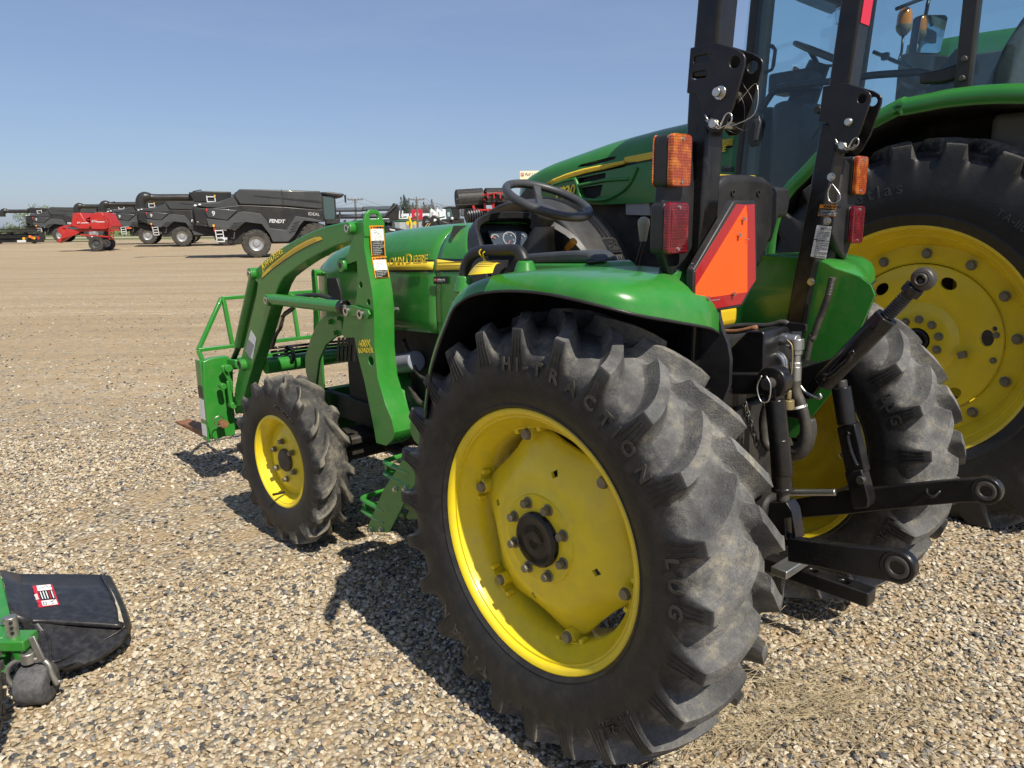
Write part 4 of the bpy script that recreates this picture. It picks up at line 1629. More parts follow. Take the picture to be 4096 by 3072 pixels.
both(make_arm)
arm_l = [o for o in TR.children if o.name.startswith('loader_arm')][0]
mast_l = [o for o in TR.children if o.name.startswith('loader_mast')][0]


def flat_on(parent, crop, b, pts, mat, name, out):
    return MB().prism([crop.b(b, q) + Vector((0, out, 0)) for q in pts], (0, .0006, 0)).build(name, mat, parent, smooth=0)


# stripe and lettering on the arm's outer face
top_, bot_ = [], []
for x_, y_ in ((578, 442), (640, 385), (720, 325), (800, 272), (880, 228), (940, 200), (978, 186)):
    bot_.append((x_, y_))
for x_, y_ in ((580, 405), (640, 345), (720, 280), (800, 224), (880, 180), (930, 160), (965, 156), (980, 168)):
    top_.append((x_, y_))
flat_on(arm_l, K5, AO, bot_ + top_[::-1], decal_k, 'stripe_edge', .0006)
def inset(pts, d):
    cx, cy = sum(p[0] for p in pts) / len(pts), sum(p[1] for p in pts) / len(pts)
    return pts
tp2 = [(x_, y_ + 3) for x_, y_ in top_]
bt2 = [(x_, y_ - 6) for x_, y_ in bot_]
flat_on(arm_l, K5, AO, bt2 + tp2[::-1], decal_y, 'stripe', .0014)
for f_ in (.3, .5, .7):
    pl = [((a_[0] * (1 - f_) + b_[0] * f_), (a_[1] * (1 - f_) + b_[1] * f_)) for a_, b_ in zip(tp2[:7], bt2)]
    mb = MB()
    mb.tube([K5.b(AO + .0022, q) for q in pl[1:6]], .0008, n=4)
    mb.build('stripe_line', decal_y2, arm_l, smooth=0)
lx = [(590, 372), (612, 352), (636, 332), (660, 312), (684, 293), (708, 276), (730, 262)]
def path_text(parent, crop, b, txt, path, sizes, mat, out):
    # letters follow a measured baseline
    P3 = [crop.b(b, q) for q in path]
    cum = [0]
    for i in range(1, len(P3)):
        cum.append(cum[-1] + (P3[i] - P3[i - 1]).length)
    s_ = 0
    for ch, sz in zip(txt, sizes):
        if ch == ' ':
            s_ += sz * .22
            continue
        i = max(j for j in range(len(cum)) if cum[j] <= s_ + 1e-9)
        i = min(i, len(P3) - 2)
        d_ = (P3[i + 1] - P3[i]).normalized()
        o_ = P3[i] + d_ * (s_ - cum[i]) + Vector((0, out, 0))
        nrm = Vector((0, 1, 0))
        up = nrm.cross(d_)
        me = text_mesh(ch, sz, 0)
        for mt, dd, bo, sh in ((mat, .0010, sz * .018, (0, 0)),):
            text_on('brand_lettering', ch, sz, mt, parent, o_ + d_ * sh[0] * sz + up * sh[1] * sz, d_, up, depth=dd, shear=.12, bold=bo)
        s_ += max(v.co.x for v in me.vertices) + sz * .12
bl = [(584, 384), (640, 334), (728, 262), (800, 215)]
path_text(arm_l, K5, AO, 'JOHN DEERE', bl, [.052, .040, .040, .040, .02, .052, .040, .040, .040, .040], decal_y, .0016)
# decals on the leg
flat_on(arm_l, K5, AO, ((505, 780), (540, 838), (515, 975), (468, 918)), white, 'warning_label', .0006)
flat_on(arm_l, K5, AO, ((490, 840), (528, 880), (500, 972), (470, 915)), grey_print, 'label_text_field', .0012)
# 400X LOADER lettering on the mast
xd = K5.b(PO, (1310, 890)) - K5.b(PO, (1220, 893))
for txt, sz, x_, y_ in (('400X', .044, 1222, 893), ('LOADER', .0300, 1222, 932)):
    o_ = K5.b(PO, (x_, y_)) + Vector((0, .0006, 0))
    text_on('model_lettering', txt, sz, decal_y, mast_l, o_ + Vector((0, .0007, 0)), xd, (0, 0, 1), depth=.0005, bold=.0004)
# warning labels on the mast's rear face (rear face leans: use its own measured plane)
def rear_pt(y_k5, lat):
    # point on the rear face at the height of a measured row
    xs_ = float(np.interp(y_k5, [q[1] for q in post_rear], [q[0] for q in post_rear]))
    p = K5.b(PO, (xs_, y_k5))
    return Vector((p.x, lat, p.z))
L0, L1 = .442, .383
for y0, y1, kind in ((88, 290, 0), (298, 440, 1)):
    Pa, Pb = rear_pt(y0, 0), rear_pt(y1, 0)
    nn_ = Vector((-(Pa.z - Pb.z), 0, Pa.x - Pb.x)).normalized()
    if nn_.x > 0:
        nn_ = -nn_
    dn = (Pa - Pb).normalized()
    def LP(t_, lat, out):
        v = Pa.lerp(Pb, t_)
        return Vector((v.x, lat, v.z)) + nn_ * out
    def lq(t0, t1, l0, l1, mat, nm, out):
        return MB().prism([LP(t0, l0, out), LP(t0, l1, out), LP(t1, l1, out), LP(t1, l0, out)], nn_ * .0008).build(nm, mat, mast_l, smooth=0)
    base = .0045 if kind == 0 else .0035
    th_ = 22 / (y1 - y0)
    tp_ = .50 if kind == 0 else .64
    lq(0, 1, L0 + .004, L1 - .004, orange_lab, 'warning_label', base)
    lq(th_, tp_, L0, L1, white, 'label_picture_field', base + .0010)
    lq(tp_, .985, L0, L1, decal_k, 'label_text_field', base + .0010)
    text_on('label_lettering', 'WARNING', .0112, decal_k, mast_l, LP(th_ * .86, L0 - .012, base + .0010), (0, -1, 0), dn, depth=.0003, bold=.0006)
    tri = LP(th_ * .86, L0 + .001, base + .0010)
    MB().prism([tri, tri + Vector((0, -.010, 0)), tri + Vector((0, -.005, 0)) + dn * .0095], nn_ * .0006).build('label_symbol', decal_k, mast_l, smooth=0)
    rows = ('To avoid injury or death', 'caused by falling loads:', '-Do not handle round bales', 'unless loader is equipped', 'with approved bale', 'handling attachments.', '-Install optional valve.', '-Keep loader low.') if kind == 0 else ('To avoid injury from falls', '-Do not stand or allow', 'riders on loader or', 'attachments.')
    for i, tx in enumerate(rows):
        text_on('label_lettering', tx, .0052, white, mast_l, LP(tp_ + (i + .95) * (.985 - tp_) / (len(rows) + .4), L0 - .003, base + .0020), (0, -1, 0), dn, depth=.0002)
    # little line drawing: loader arm, tractor and bale
    o_ = LP((th_ + tp_) / 2, (L0 + L1) / 2, base + .0024)
    def arc(cx, cz, r_, t0, t1, n=14):
        return [o_ + Vector((0, -(cx + r_ * math.cos(R(t0 + (t1 - t0) * i / n))), 0)) + dn * (cz + r_ * math.sin(R(t0 + (t1 - t0) * i / n))) for i in range(n + 1)]
    for pts in (arc(.012, -.014, .007, 0, 360), arc(-.008, -.016, .005, 0, 360), arc(-.010, .012, .006, 0, 360), [o_ + Vector((0, -x_, 0)) + dn * z_ for x_, z_ in ((.018, -.006), (.014, .006), (.004, .006), (.002, -.004), (-.012, -.004), (-.014, -.012))], [o_ + Vector((0, -x_, 0)) + dn * z_ for x_, z_ in ((.010, -.002), (-.002, .012), (-.016, .008))]):
        MB().tube(pts, .0006, n=4).build('label_drawing', grey_print, mast_l, smooth=0)

# the far mast carries a label too, seen past the steering column
mast_r = [o for o in TR.children if o.name.startswith('loader_mast')][1]
Pa, Pb = rear_pt(80, 0), rear_pt(440, 0)
for t0, t1, mt, out in ((0, 1, red_lab, .003), (.07, .45, white, .0042), (.45, .80, decal_k, .0042), (.80, .93, white, .0042)):
    v0, v1 = Pa.lerp(Pb, t0), Pa.lerp(Pb, t1)
    MB().prism([(v0.x - out, -.385, v0.z), (v0.x - out, -.445, v0.z), (v1.x - out, -.445, v1.z), (v1.x - out, -.385, v1.z)], (-.0008, 0, 0)).build('warning_label', mt, mast_r, smooth=0)
for i in range(5):
    v0 = Pa.lerp(Pb, .50 + .055 * i)
    MB().box((v0.x - .0065, -.440, v0.z - .003), (v0.x - .0055, -.390, v0.z + .003)).build('label_lettering', white, mast_r, smooth=0)

# cross tubes, hoses and grille guard -------------------------------------
e = part('loader_cross_tube')
p = K5.b(.30, (640, 1000))
MB().cyl((2.52, AI, .745), (2.52, -AI, .745), .045, n=24).build('torque_tube', green2, e)
for i in range(3):
    z_ = .80 + .018 * i
    MB().tube(smooth_path([(2.50 + .02 * i, .34, z_), (2.49, .1, z_ + .004), (2.49, -.15, z_ - .003), (2.50, -.34, z_)], 5), .0075, n=8).build('steel_line', blackgloss, e, smooth=180)
MB().ring((2.49, .235, .80), (2.49, .255, .80), .048, .038).build('line_clamp', black, e)
hp = [K5.b(.40, q) for q in ((800, 600), (780, 640), (740, 670), (715, 690), (700, 740), (690, 780), (660, 830), (640, 900))]
MB().tube(smooth_path(hp, 5), .009, n=8).build('loader_hose', rubberhose, e, smooth=180)
MB().tube(smooth_path([v + Vector((.02, -.02, .01)) for v in hp], 5), .009, n=8).build('loader_hose', rubberhose, e, smooth=180)
hp = [K5.b(.43, q) for q in ((800, 560), (880, 548), (960, 550), (1030, 568), (1085, 600))]
MB().tube(smooth_path(hp, 5), .010, n=8).build('loader_hose', rubberhose, e, smooth=180)
mb = MB()
p, q = K5.b(.40, (690, 770), (715, 690))
mb.cyl(p, q, .011, n=8)
mb.build('hose_fitting', zinc if 'zinc' in globals() else steel, e)
e = part('grille_guard')
GA, GB = 2.10, .275
for k in (1, -1):
    mb = MB()
    pts = [(GA, GB * k, .60), (GA + .02, GB * k, .95), (GA, GB * k, 1.10), (GA - .01, GB * k, 1.24), (GA - .01, (GB - .01) * k, 1.275)]
    mb.side([(GA - .03, .50), (GA + .03, .50), (GA + .045, .9), (GA + .02, 1.10), (GA + .02, 1.26), (GA + .005, 1.285), (GA - .02, 1.28), (GA - .03, 1.10), (GA - .035, .9)], GB * k, (GB - .012) * k)
    mb.build('guard_upright', green2, e, bevel=.003)
MB().cyl((GA, -GB, 1.265), (GA, GB, 1.265), .016, n=14).build('guard_bar', green2, e)
MB().beam((GA + .10, -GB - .08, .62), (GA + .10, GB + .08, .62), .07, .012).build('guard_bar', green2, e)
MB().cyl((GA - .05, .28, .53), (GA - .05, -.28, .53), .022, n=14).build('guard_bar', green2, e)
mb = MB()
mb.box((GA + .06, -.30, .40), (GA + .12, .30, .64))
mb.build('front_weight_bracket', green2, e, bevel=.006)
p = K5.b(.30, (830, 1065))
e2 = part('front_warning_label')
wl_ = [K5.a(GA + .058, q) for q in ((765, 1065), (860, 1052), (860, 1106), (765, 1090))]

# quick-attach carrier and pallet-fork frame ------------------------------------
e = part('fork_frame')
FA = 2.95
def rail(p0, p1, w_, h_, nm='frame_rail'):
    return MB().beam(p0, p1, w_, h_).build(nm, green2, e, bevel=.003)
zt, zl = 1.088, .808
rail((FA, .58, zl), (FA, -.58, zl), .022, .022)
rail((FA + .05, .40, zt), (FA + .05, -.40, zt), .022, .022)
for s_ in (1, -1):
    rail((FA, .58 * s_, zl), (FA + .05, .40 * s_, zt), .022, .022)
    rail((FA, .38 * s_, zl), (FA + .05, .39 * s_, zt), .022, .022)
    rail((FA, .58 * s_, zl), (FA - .02, .56 * s_, .72), .022, .022)
for y_ in (-.04,):
    rail((FA, y_, zl), (FA + .05, y_, zt), .022, .022)
rail((FA + .02, .58, .70), (FA + .02, -.58, .70), .03, .07, 'fork_bar')
rail((FA + .02, .58, .33), (FA + .02, -.58, .33), .03, .07, 'fork_bar')
for s_ in (1, -1):
    cc = K5.a(FA - .06, (185, 990), (240, 968), (350, 952), (385, 1000), (392, 1290), (405, 1400), (400, 1478), (320, 1490), (290, 1505), (245, 1505), (212, 1380), (196, 1200))
    MB().prism([(FA - .06, p.y * s_, p.z) for p in cc], (.05, 0, 0)).build('carrier_plate', green2, e, bevel=.006, seg=3)
    # latch linkage
    for pts in (((305, 1025), (330, 1010), (365, 1090), (385, 1120), (388, 1180), (370, 1210), (355, 1120)), ((345, 1120), (370, 1115), (400, 1260), (395, 1290), (365, 1290))):
        v = K5.a(FA - .13, *pts)
        MB().prism([(FA - .13, p.y * s_, p.z) for p in v], (.02, 0, 0)).build('latch_link', green2, e, bevel=.004)
    for x_, y_, r_ in ((318, 1022, .022), (352, 1265, .020), (285, 1140, .018), (290, 1388, .024)):
        v = K5.a(FA - .06, (x_, y_))
        MB().cyl((FA - .10, v.y * s_, v.z), (FA - .15, v.y * s_, v.z), r_, n=16).build('latch_pin', green2 if y_ < 1380 else rusty, e, bevel=.003)
    v = K5.a(FA - .14, (290, 1385))
    MB().tube([v * 1.0 + Vector((0, .028 * math.cos(t_) , .030 * math.sin(t_))) if s_ > 0 else Vector((v.x, -v.y + .028 * math.cos(t_), v.z + .03 * math.sin(t_))) for t_ in [i / 18 * 2 * math.pi for i in range(18)]], .003, n=6, closed=True).build('pull_ring', steel, e, smooth=180)
    # pivot arms between loader leg and carrier
    MB().beam((2.76, .415 * s_, .55), (FA - .05, .40 * s_, .45), .05, .09).build('carrier_arm', green2, e, bevel=.006)
    MB().beam((2.78, .415 * s_, .73), (FA - .05, .42 * s_, .72), .05, .05).build('carrier_arm', green2, e, bevel=.006)
    # side plate of the frame and its stickers
    MB().box((FA - .04, .585 * s_ - .006, .27), (FA + .04, .585 * s_ + .006, .75)).build('frame_side', green2, e, bevel=.003)
    if s_ > 0:
        for z0, z1, mt in ((.40, .52, white), (.30, .37, white), (.53, .60, decal_k)):
            MB().box((FA - .035, .5915, z0), (FA + .035, .5925, z1)).build('warning_label', mt, e, smooth=0)
    # forks
    mb = MB()
    mb.side([(FA + .04, .72), (FA + .075, .72), (FA + .085, .30), (FA + .62, .262), (FA + .62, .252), (FA + .06, .255), (FA + .04, .28)], .46 * s_, .56 * s_)
    mb.build('fork_tine', rusty, e, bevel=.006)
# ---------------------------------------------------------------- small tractor: roll bar, seat, lamps, sign, hitch
def mirror_y(mb):
    mb.v = [(x, -y, z) for x, y, z in mb.v]
    return mb


redtape = P('red tape', (.60, .02, .05), .4)
for k in (1, -1):
    e = part('roll_bar_post')
    # lower tube, hinge, upper tube
    lo0, lo1 = Vector((-.225, .38 * k, 1.0)), Vector((-.245, .38 * k, 1.84))
    if k < 0:
        lo0 = Vector((-.135, .38 * k, .98))
        lo1 = Vector((-.228, .38 * k, 1.80))
    up0, up1 = Vector((-.252, .38 * k, 1.845)), Vector((-.300, .38 * k, 2.62))
    if k < 0:
        up0, up1 = Vector((-.236, .38 * k, 1.805)), Vector((-.300, .38 * k, 2.62))
    MB().beam(lo0, lo1, .076, .064, up=(1, 0, 0)).build('lower_tube', black, e, bevel=.008, seg=3)
    MB().beam(up0, up1, .080, .066, up=(1, 0, 0)).build('upper_tube', black, e, bevel=.008, seg=3)
    # two hinge plates, outline measured on the left post
    ol = R1.ac(.425, (500, 368), (690, 322), (850, 372), (905, 408), (922, 440), (918, 500), (830, 820), (755, 985), (720, 1020), (660, 1030), (625, 985), (600, 880), (575, 770), (545, 725), (472, 715))
    if k < 0:
        ol = [(a_ + .022, c_ - .005) for a_, c_ in ol]
    for yo, yi in ((.4245, .4165), (.3435, .3355)):
        pl = MB().side(ol, yo * k, yi * k)
        o_ = pl.build('hinge_plate', black, e, bevel=.0025)
        cuts = []
        for x_, y_ in ((850, 480),):
            p = R1.b(.42, (x_, y_))
            if k < 0:
                p = p + Vector((.022, 0, -.005))
            cuts.append(MB().cyl((p.x, .44 * k, p.z), (p.x, .32 * k, p.z), .0135, n=20))
        for x_, y_ in ((590, 455), (578, 578)):
            p = R1.b(.42, (x_, y_))
            if k < 0:
                p = p + Vector((.022, 0, -.005))
            cuts.append(MB().side(round_poly([(p.x - .021, p.z - .0085), (p.x + .021, p.z - .0085), (p.x + .021, p.z + .0085), (p.x - .021, p.z + .0085)], .008), .44 * k, (.405 if yo > .4 else .350) * k))
        cut(o_, *cuts)
    dx = Vector((.022, 0, -.005)) if k < 0 else Vector((0, 0, 0))
    pa, pb = R1.b(.425, (735, 715)) + dx, R1.b(.425, (692, 955)) + dx
    for p, ln in ((pa, .022 if k > 0 else .012), (pb, .014)):
        p = Vector((p.x, 0, p.z))
        s_ = .4245 if k > 0 else -.3355
        mb = MB()
        mb.cyl(p + Vector((0, s_, 0)), p + Vector((0, s_ + .005, 0)), .0165 if ln > .02 else .012, n=18)
        mb.cyl(p + Vector((0, s_ - .10, 0)), p + Vector((0, s_ + ln, 0)), .0105, n=18)
        mb.build('hinge_pin', steel, e, bevel=.001)
    pc = Vector((pb.x, (.4245 if k > 0 else -.3355) + .008, pb.z))
    r_pin = [(.030, .030), (.018, .012), (.006, .014), (-.006, .008), (-.022, -.010), (-.030, .002), (-.040, .020), (-.052, .026), (-.062, .018), (-.062, .002), (-.050, -.008), (-.034, -.012), (-.018, -.016), (0, -.004), (.028, .014)]
    MB().tube(smooth_path([pc + Vector((x_ * .8, .0, z_ * .8)) for x_, z_ in r_pin], 4), .0021, n=7).build('retaining_clip', steel, e, smooth=180)
    # thin lanyard cable
    s_ = 1
    MB().tube(smooth_path([pa + Vector((-.045, -.02, .02)), pa + Vector((-.075, -.022, -.03)), pa + Vector((-.07, -.02, -.09)), pb + Vector((-.05, .0, -.01))], 6), .0010, n=5).build('lanyard', black, e, smooth=180)
    if k < 0:
        MB().tube(smooth_path([pb + Vector((-.05, .006, -.01)), pb + Vector((-.115, -.02, .02)), pb + Vector((-.11, -.03, .09)), pa + Vector((-.05, -.03, -.02))], 6), .0011, n=5).build('lanyard', steel, e, smooth=180)
        tz0, tz1 = 2.085, 2.55
        ax = lambda z_: up0.x + (up1.x - up0.x) * (z_ - up0.z) / (up1.z - up0.z) - .0345
        MB().prism([(ax(tz0), .412 * k, tz0), (ax(tz0), .350 * k, tz0), (ax(tz1), .350 * k, tz1), (ax(tz1), .412 * k, tz1)], (-.0015, 0, 0)).build('reflective_tape', redtape, e)
        for x_, y_ in ((1706, 475), (1678, 800), (1558, 1248)):
            bolt_mb(MB(), R3.b(-.342, (x_, y_)), (0, 1, 0), .0095, .012).build('post_bolt', steel, e)
        lp = [R3.b(-.335, q) for q in ((1705, 530), (1680, 590), (1690, 650), (1730, 668), (1768, 640), (1765, 600), (1730, 550), (1710, 525))]
        MB().tube(smooth_path(lp, 4), .0022, n=6).build('wire_loop', steel, e, smooth=180)
        # printed labels on the inner face
        def lab(pts, mat, name='warning_label', out=.3405):
            return MB().prism([R3.b(-out, q) for q in pts], (0, .0008, 0)).build(name, mat, e, smooth=0)
        lab(((1622, 678), (1745, 682), (1728, 768), (1606, 762)), orange_lab, out=.3415)
        lab(((1618, 706), (1738, 711), (1725, 764), (1610, 758)), decal_k, 'label_text_field', .3405)
        lab(((1600, 830), (1708, 842), (1690, 948), (1578, 932)), white, 'certification_label', .3415)
        lab(((1578, 938), (1690, 952), (1665, 1080), (1553, 1062)), white, 'certification_label', .3415)
        xd = R3.b(-.34, (1745, 682)) - R3.b(-.34, (1622, 678))
        yd = R3.b(-.34, (1622, 678)) - R3.b(-.34, (1606, 762))
        text_on('label_lettering', 'WARNING', .0118, decal_k, e, R3.b(-.3395, (1646, 702)), xd, yd, depth=.0002, bold=.0004)
        for i in range(4):
            text_on('label_lettering', ('If a canopy or sunshade', 'is attached to the ROPS', 'structure, the weight MUST', 'be limited to 100 lb (45 kg)')[i], .0052, white, e, R3.b(-.3393, (1622 - i * 3, 722 + i * 11)), xd, yd, depth=.0002)
        for i, s__ in enumerate(('PROTECTIVE', 'STRUCTURE', 'To maintain operator protection', 'and ROPS certification:', 'Replace damaged ROPS.', 'Do not revise ROPS.', 'Any alteration must be approved')):
            text_on('label_lettering', s__, .0075 if i < 2 else .0045, decal_k, e, R3.b(-.3395, (1612 - i * 3 + (14 if i < 2 else 0), 858 + i * 12)), xd, yd, depth=.0002)
        for i, s__ in enumerate(('CERTIFICATION', 'Performance certified at', 'time of manufacture to:', 'SAE J2194', 'OSHA 29 CFR Part 1928', 'AS 1636', 'John Deere Tractor Models', '4120, 4320, 4520, 4720', 'Deere & Company')):
            text_on('label_lettering', s__, .0085 if i == 0 else .0050, decal_k, e, R3.b(-.3395, (1590 - i * 3 + (8 if i else 0), 952 + i * 13.5)), xd, yd, depth=.0002)
    else:
        bolt_mb(MB(), R3.b(.3355, (735, 1030)), (0, -1, 0), .007, .012).build('post_bolt', steel, e)
        mb = MB()
        p = R1.b(.4185, (536, 990))
        mb.cyl((p.x, .40, p.z), (p.x, .4188, p.z), .010, n=16)
        mb.build('post_hole', dark, e)
    # base bracket on the axle
    MB().box((lo0.x - .07, .38 * k - .05, .82), (lo0.x + .07, .38 * k + .05, lo0.z + .06)).build('post_base', black, e, bevel=.006)
MB().beam((-.30, -.42, 2.60), (-.30, .42, 2.60), .066, .07).build('roll_bar_top', black, TR, bevel=.02)


# lamps -------------------------------------------------------
def lens_mat(name, colr, sheen):
    m = bpy.data.materials.new(name)
    m.use_nodes = True
    t = NT(m)
    bs = t.n['Principled BSDF']
    bs.inputs['Base Color'].default_value = (*colr, 1)
    bs.inputs['Roughness'].default_value = .12
    bs.inputs['Coat Weight'].default_value = .6
    bs.inputs['Transmission Weight'].default_value = .12
    tc = t('TexCoord').outputs['Object']
    vo = t('TexVoronoi', {'Vector': tc, 'Scale': 150.0, 'Randomness': .15}, feature='F1')
    wv = t('TexNoise', {'Vector': tc, 'Scale': 34.0, 'Detail': 4.0})
    colo = t.mix(t.rng(wv.outputs[0], .48, .66), (*colr, 1), (*sheen, 1))
    colo = t.mix(1.0, colo, t.rng(vo.outputs['Distance'], 0.1, 0.6, 1.15, .45), 'MULTIPLY')
    t.l.new(colo, bs.inputs['Base Color'])
    b = t('Bump', {'Strength': .8, 'Distance': .003, 'Height': vo.outputs['Distance']})
    t.l.new(b.outputs[0], bs.inputs['Normal'])
    return m


amber = lens_mat('amber lens', (.60, .085, .004), (.95, .26, .012))
redl = lens_mat('red lens', (.22, .004, .012), (.42, .012, .024))
AL = -.262
for k in (1, -1):
    for nm, colm, box_, c0, c1 in (('turn_signal_lamp', amber, 'amber', 0, 0), ('tail_lamp', redl, 'red', 0, 0)):
        e = part(nm)
        if nm == 'turn_signal_lamp':
            pts = R3.a(AL, (525, 150), (672, 165), (645, 558), (502, 540))
        else:
            pts = R3.a(AL, (492, 660), (645, 664), (630, 1040), (474, 1046))
        b0, b1 = (pts[0].y + pts[3].y) / 2, (pts[1].y + pts[2].y) / 2
        z0, z1 = (pts[2].z + pts[3].z) / 2, (pts[0].z + pts[1].z) / 2
        dpt = .040 if colm is amber else .040
        ol = round_poly([(b0, z0), (b1, z0), (b1, z1), (b0, z1)], .016, 5)
        def ext(o2, a0, a1, sh=0.0):
            cx, cz = (b0 + b1) / 2, (z0 + z1) / 2
            return MB().prism([(a0, (cx + (y_ - cx) * (1 + sh)) * k, cz + (z_ - cz) * (1 + sh * .5)) for y_, z_ in o2], (a1 - a0, 0, 0))
        ext(ol, AL + .008, AL + .008 + dpt, -.02).build('lamp_housing', plastic, e, bevel=.004)
        ext(ol, AL - .008, AL + .008).build('lens', colm, e, bevel=.0035, seg=3)
        if colm is amber:
            ext(ol, AL + .008 + dpt, AL + .012 + dpt).build('front_lens', colm, e, bevel=.003)
        for z_ in (z0 + .012, z1 - .012):
            MB().cyl((AL - .0105, (b0 + b1) / 2 * k, z_), (AL - .008, (b0 + b1) / 2 * k, z_), .0042, n=12).build('lens_screw', steel, e)
        if colm is redl:
            for i in range(22):
                z_ = z0 + .022 + (z1 - z0 - .044) * i / 21
                MB().box((AL - .0095, (b1 + .012) * k, z_ - .0012), (AL - .0078, (b0 - .012) * k, z_ + .0012)).build('lens_rib', colm, e, smooth=0)
    # bracket carrying both lamps
    mb = MB()
    pts = R3.a(AL + .03, (450, 560), (690, 340), (690, 900), (480, 1170), (320, 1060))
    y0 = .45
    mb.prism([(AL + .02, .44 * k, 1.40), (AL + .02, .50 * k, 1.36), (AL + .02, .56 * k, 1.45), (AL + .02, .535 * k, 1.66), (AL + .02, .43 * k, 1.70), (AL + .02, .39 * k, 1.45)], (.03, 0, 0))
    mb.build('lamp_bracket', plastic, TR, bevel=.008, seg=3)
    MB().tube(smooth_path([(AL + .05, .47 * k, 1.42), (AL + .07, .45 * k, 1.34), (AL + .06, .42 * k, 1.25)], 5), .022, n=10).build('lamp_boot', plastic, TR, smooth=180)

# slow-moving-vehicle triangle on its black plate -------------------
redr = P('red reflective', (.33, .008, .012), .3, coat=.5, vary=.15, vscale=300)
AS = -.318
e = part('slow_vehicle_sign', 'orange triangle with dark red reflective border on a black plate behind the seat')
def smv(pts, a0, th, mat, name, bev=0.0):
    return MB().prism([Vector((a0, p.y, p.z)) for p in R3.a(AS, *pts)], (th, 0, 0)).build(name, mat, e, bevel=bev)
smv(((1000, 648), (1145, 648), (1163, 668), (1163, 1232), (1060, 1420), (1030, 1440), (800, 1475), (690, 1400), (695, 1160), (985, 665)), AS + .002, .022, plastic, 'sign_plate', .003)
smv(((1075, 680), (1140, 676), (1148, 1235), (1085, 1330), (1082, 1325)), AS, .0025, redr, 'red_border')
smv(((1075, 680), (1010, 676), (712, 1160), (703, 1178), (703, 1290)), AS, .0025, redr, 'red_border')
smv(((1082, 1325), (1085, 1331), (1040, 1412), (798, 1455), (703, 1388), (703, 1376)), AS, .0025, redr, 'red_border')
smv(((1075, 682), (1084, 760), (1084, 1324), (703, 1378), (703, 1288)), AS - .0008, .003, smv_o, 'orange_triangle')
for x_, y_ in ((1047, 785), (1014, 903), (973, 1335), (780, 1367), (1074, 934)):
    p = R3.a(AS, (x_, y_))
    MB().cyl((AS - .010, p.y, p.z), (AS, p.y, p.z), .0058 if x_ != 1074 else .002, n=10).build('sign_bolt', steel, e)
text_on('sign_lettering', 'SLOW MOVING VEHICLE', .004, grey_print, e, R3.a(AS - .0018, (812, 1392)), (0, -1, 0), (0, 0, 1), depth=.0002)
MB().box((AS + .024, .30, 1.28), (AS + .045, .40, 1.36)).build('sign_bracket', black, e, bevel=.004)

# seat -----------------------------------------------------------------
e = part('operator_seat')
AB = -.055
sp = R3.a(AB, (800, 900), (792, 640), (815, 555), (850, 500), (905, 462), (1000, 458), (1100, 462), (1185, 475), (1235, 515), (1258, 580), (1258, 900), (1180, 1150), (900, 1150))
o_ = MB().prism([Vector((AB - .06 * (p.z - 1.3), p.y, p.z)) for p in sp], (.05, 0, 0)).build('backrest_shell', plastic, e, bevel=.022, seg=4)
sp2 = R3.a(AB + .05, (815, 520), (815, 470), (900, 455), (1150, 462), (1200, 500), (1200, 1100), (850, 1100))
MB().prism([Vector((p.x + .012 - .06 * (p.z - 1.3), p.y, p.z)) for p in sp2], (.075, 0, 0)).build('backrest_cushion', vinyl, e, bevel=.02, seg=4)
MB().box((.02, -.28, 1.13), (.46, .20, 1.22)).build('seat_cushion', vinyl, e, bevel=.03, seg=4)
MB().box((-.08, -.27, 1.06), (.42, .19, 1.14)).build('seat_base', plastic, e, bevel=.02)
for x_, y_ in ((975, 590), (1162, 592)):
    p = R3.a(AB - .016, (x_, y_))
    mb = MB()
    mb.ring((AB - .022, p.y, p.z), (AB + .02, p.y, p.z), .011, .006, n=14)
    mb.build('shell_screw', dark, e)
for sgn in (1, -1):
    pts = R3.a(AB + .06, (1400, 555), (1310, 545), (1270, 600), (1210, 960), (1270, 960), (1320, 780), (1385, 770), (1408, 640))
    if sgn > 0:
        cy = -.10
        pts = [Vector((p.x, cy * 2 - p.y - .02, p.z)) for p in pts]
        continue
    MB().prism(pts, (.30, 0, 0)).build('armrest', plastic, e, bevel=.014, seg=3)
p = R3.b(.34, (400, 1190))
MB().box((-.02, .22, 1.05), (.12, .335, 1.32)).build('side_panel', vinyl, TR, bevel=.03, seg=4)

# rear housing, couplers and hoses -------------------------------------
e = part('hydraulic_block')
ol = R4.ac(.20, (225, 720), (350, 595), (460, 600), (475, 630), (460, 940), (215, 960))
MB().side(ol, -.02, .20).build('valve_box', black, e, bevel=.004)
MB().side(R4.ac(.20, (430, 600), (470, 566), (600, 585), (600, 640), (480, 640)), .05, .06).build('box_tab', black, e, bevel=.002)
mb = MB()
mb.box((-.26, -.30, .98), (-.20, .36, 1.04))
mb.box((-.30, .20, .985), (-.15, .36, 1.045))
mb.build('cross_member', black, e, bevel=.004)
for x_, y_ in ((265, 940), (370, 930)):
    bolt_mb(MB(), R4.b(.17, (x_, y_ + 22)), (0, 0, 1), .010, .024).build('stud', steel, e)
zinc = P('dull zinc', (.42, .43, .42), .38, metal=.9, vary=.15, vscale=20, dust=.15)
brass = P('brassy cap', (.30, .24, .12), .5, metal=.5, vary=.2, vscale=20)
def fit(path, b, radii, mat, name, n=14):
    pts = [R4.b(b, q) for q in path]
    mb = MB()
    for i in range(len(pts) - 1):
        mb.cyl(pts[i], pts[i + 1], radii[i], n=n)
    return mb.build(name, mat, e, bevel=.0015)
B0 = .10
fit(((485, 650), (520, 650)), B0, (.028,), zinc, 'coupler_collar')
fit(((515, 645), (590, 645)), B0, (.025,), zinc, 'coupler')
fit(((585, 655), (650, 662)), B0, (.018,), zinc, 'coupler_nose', 6)
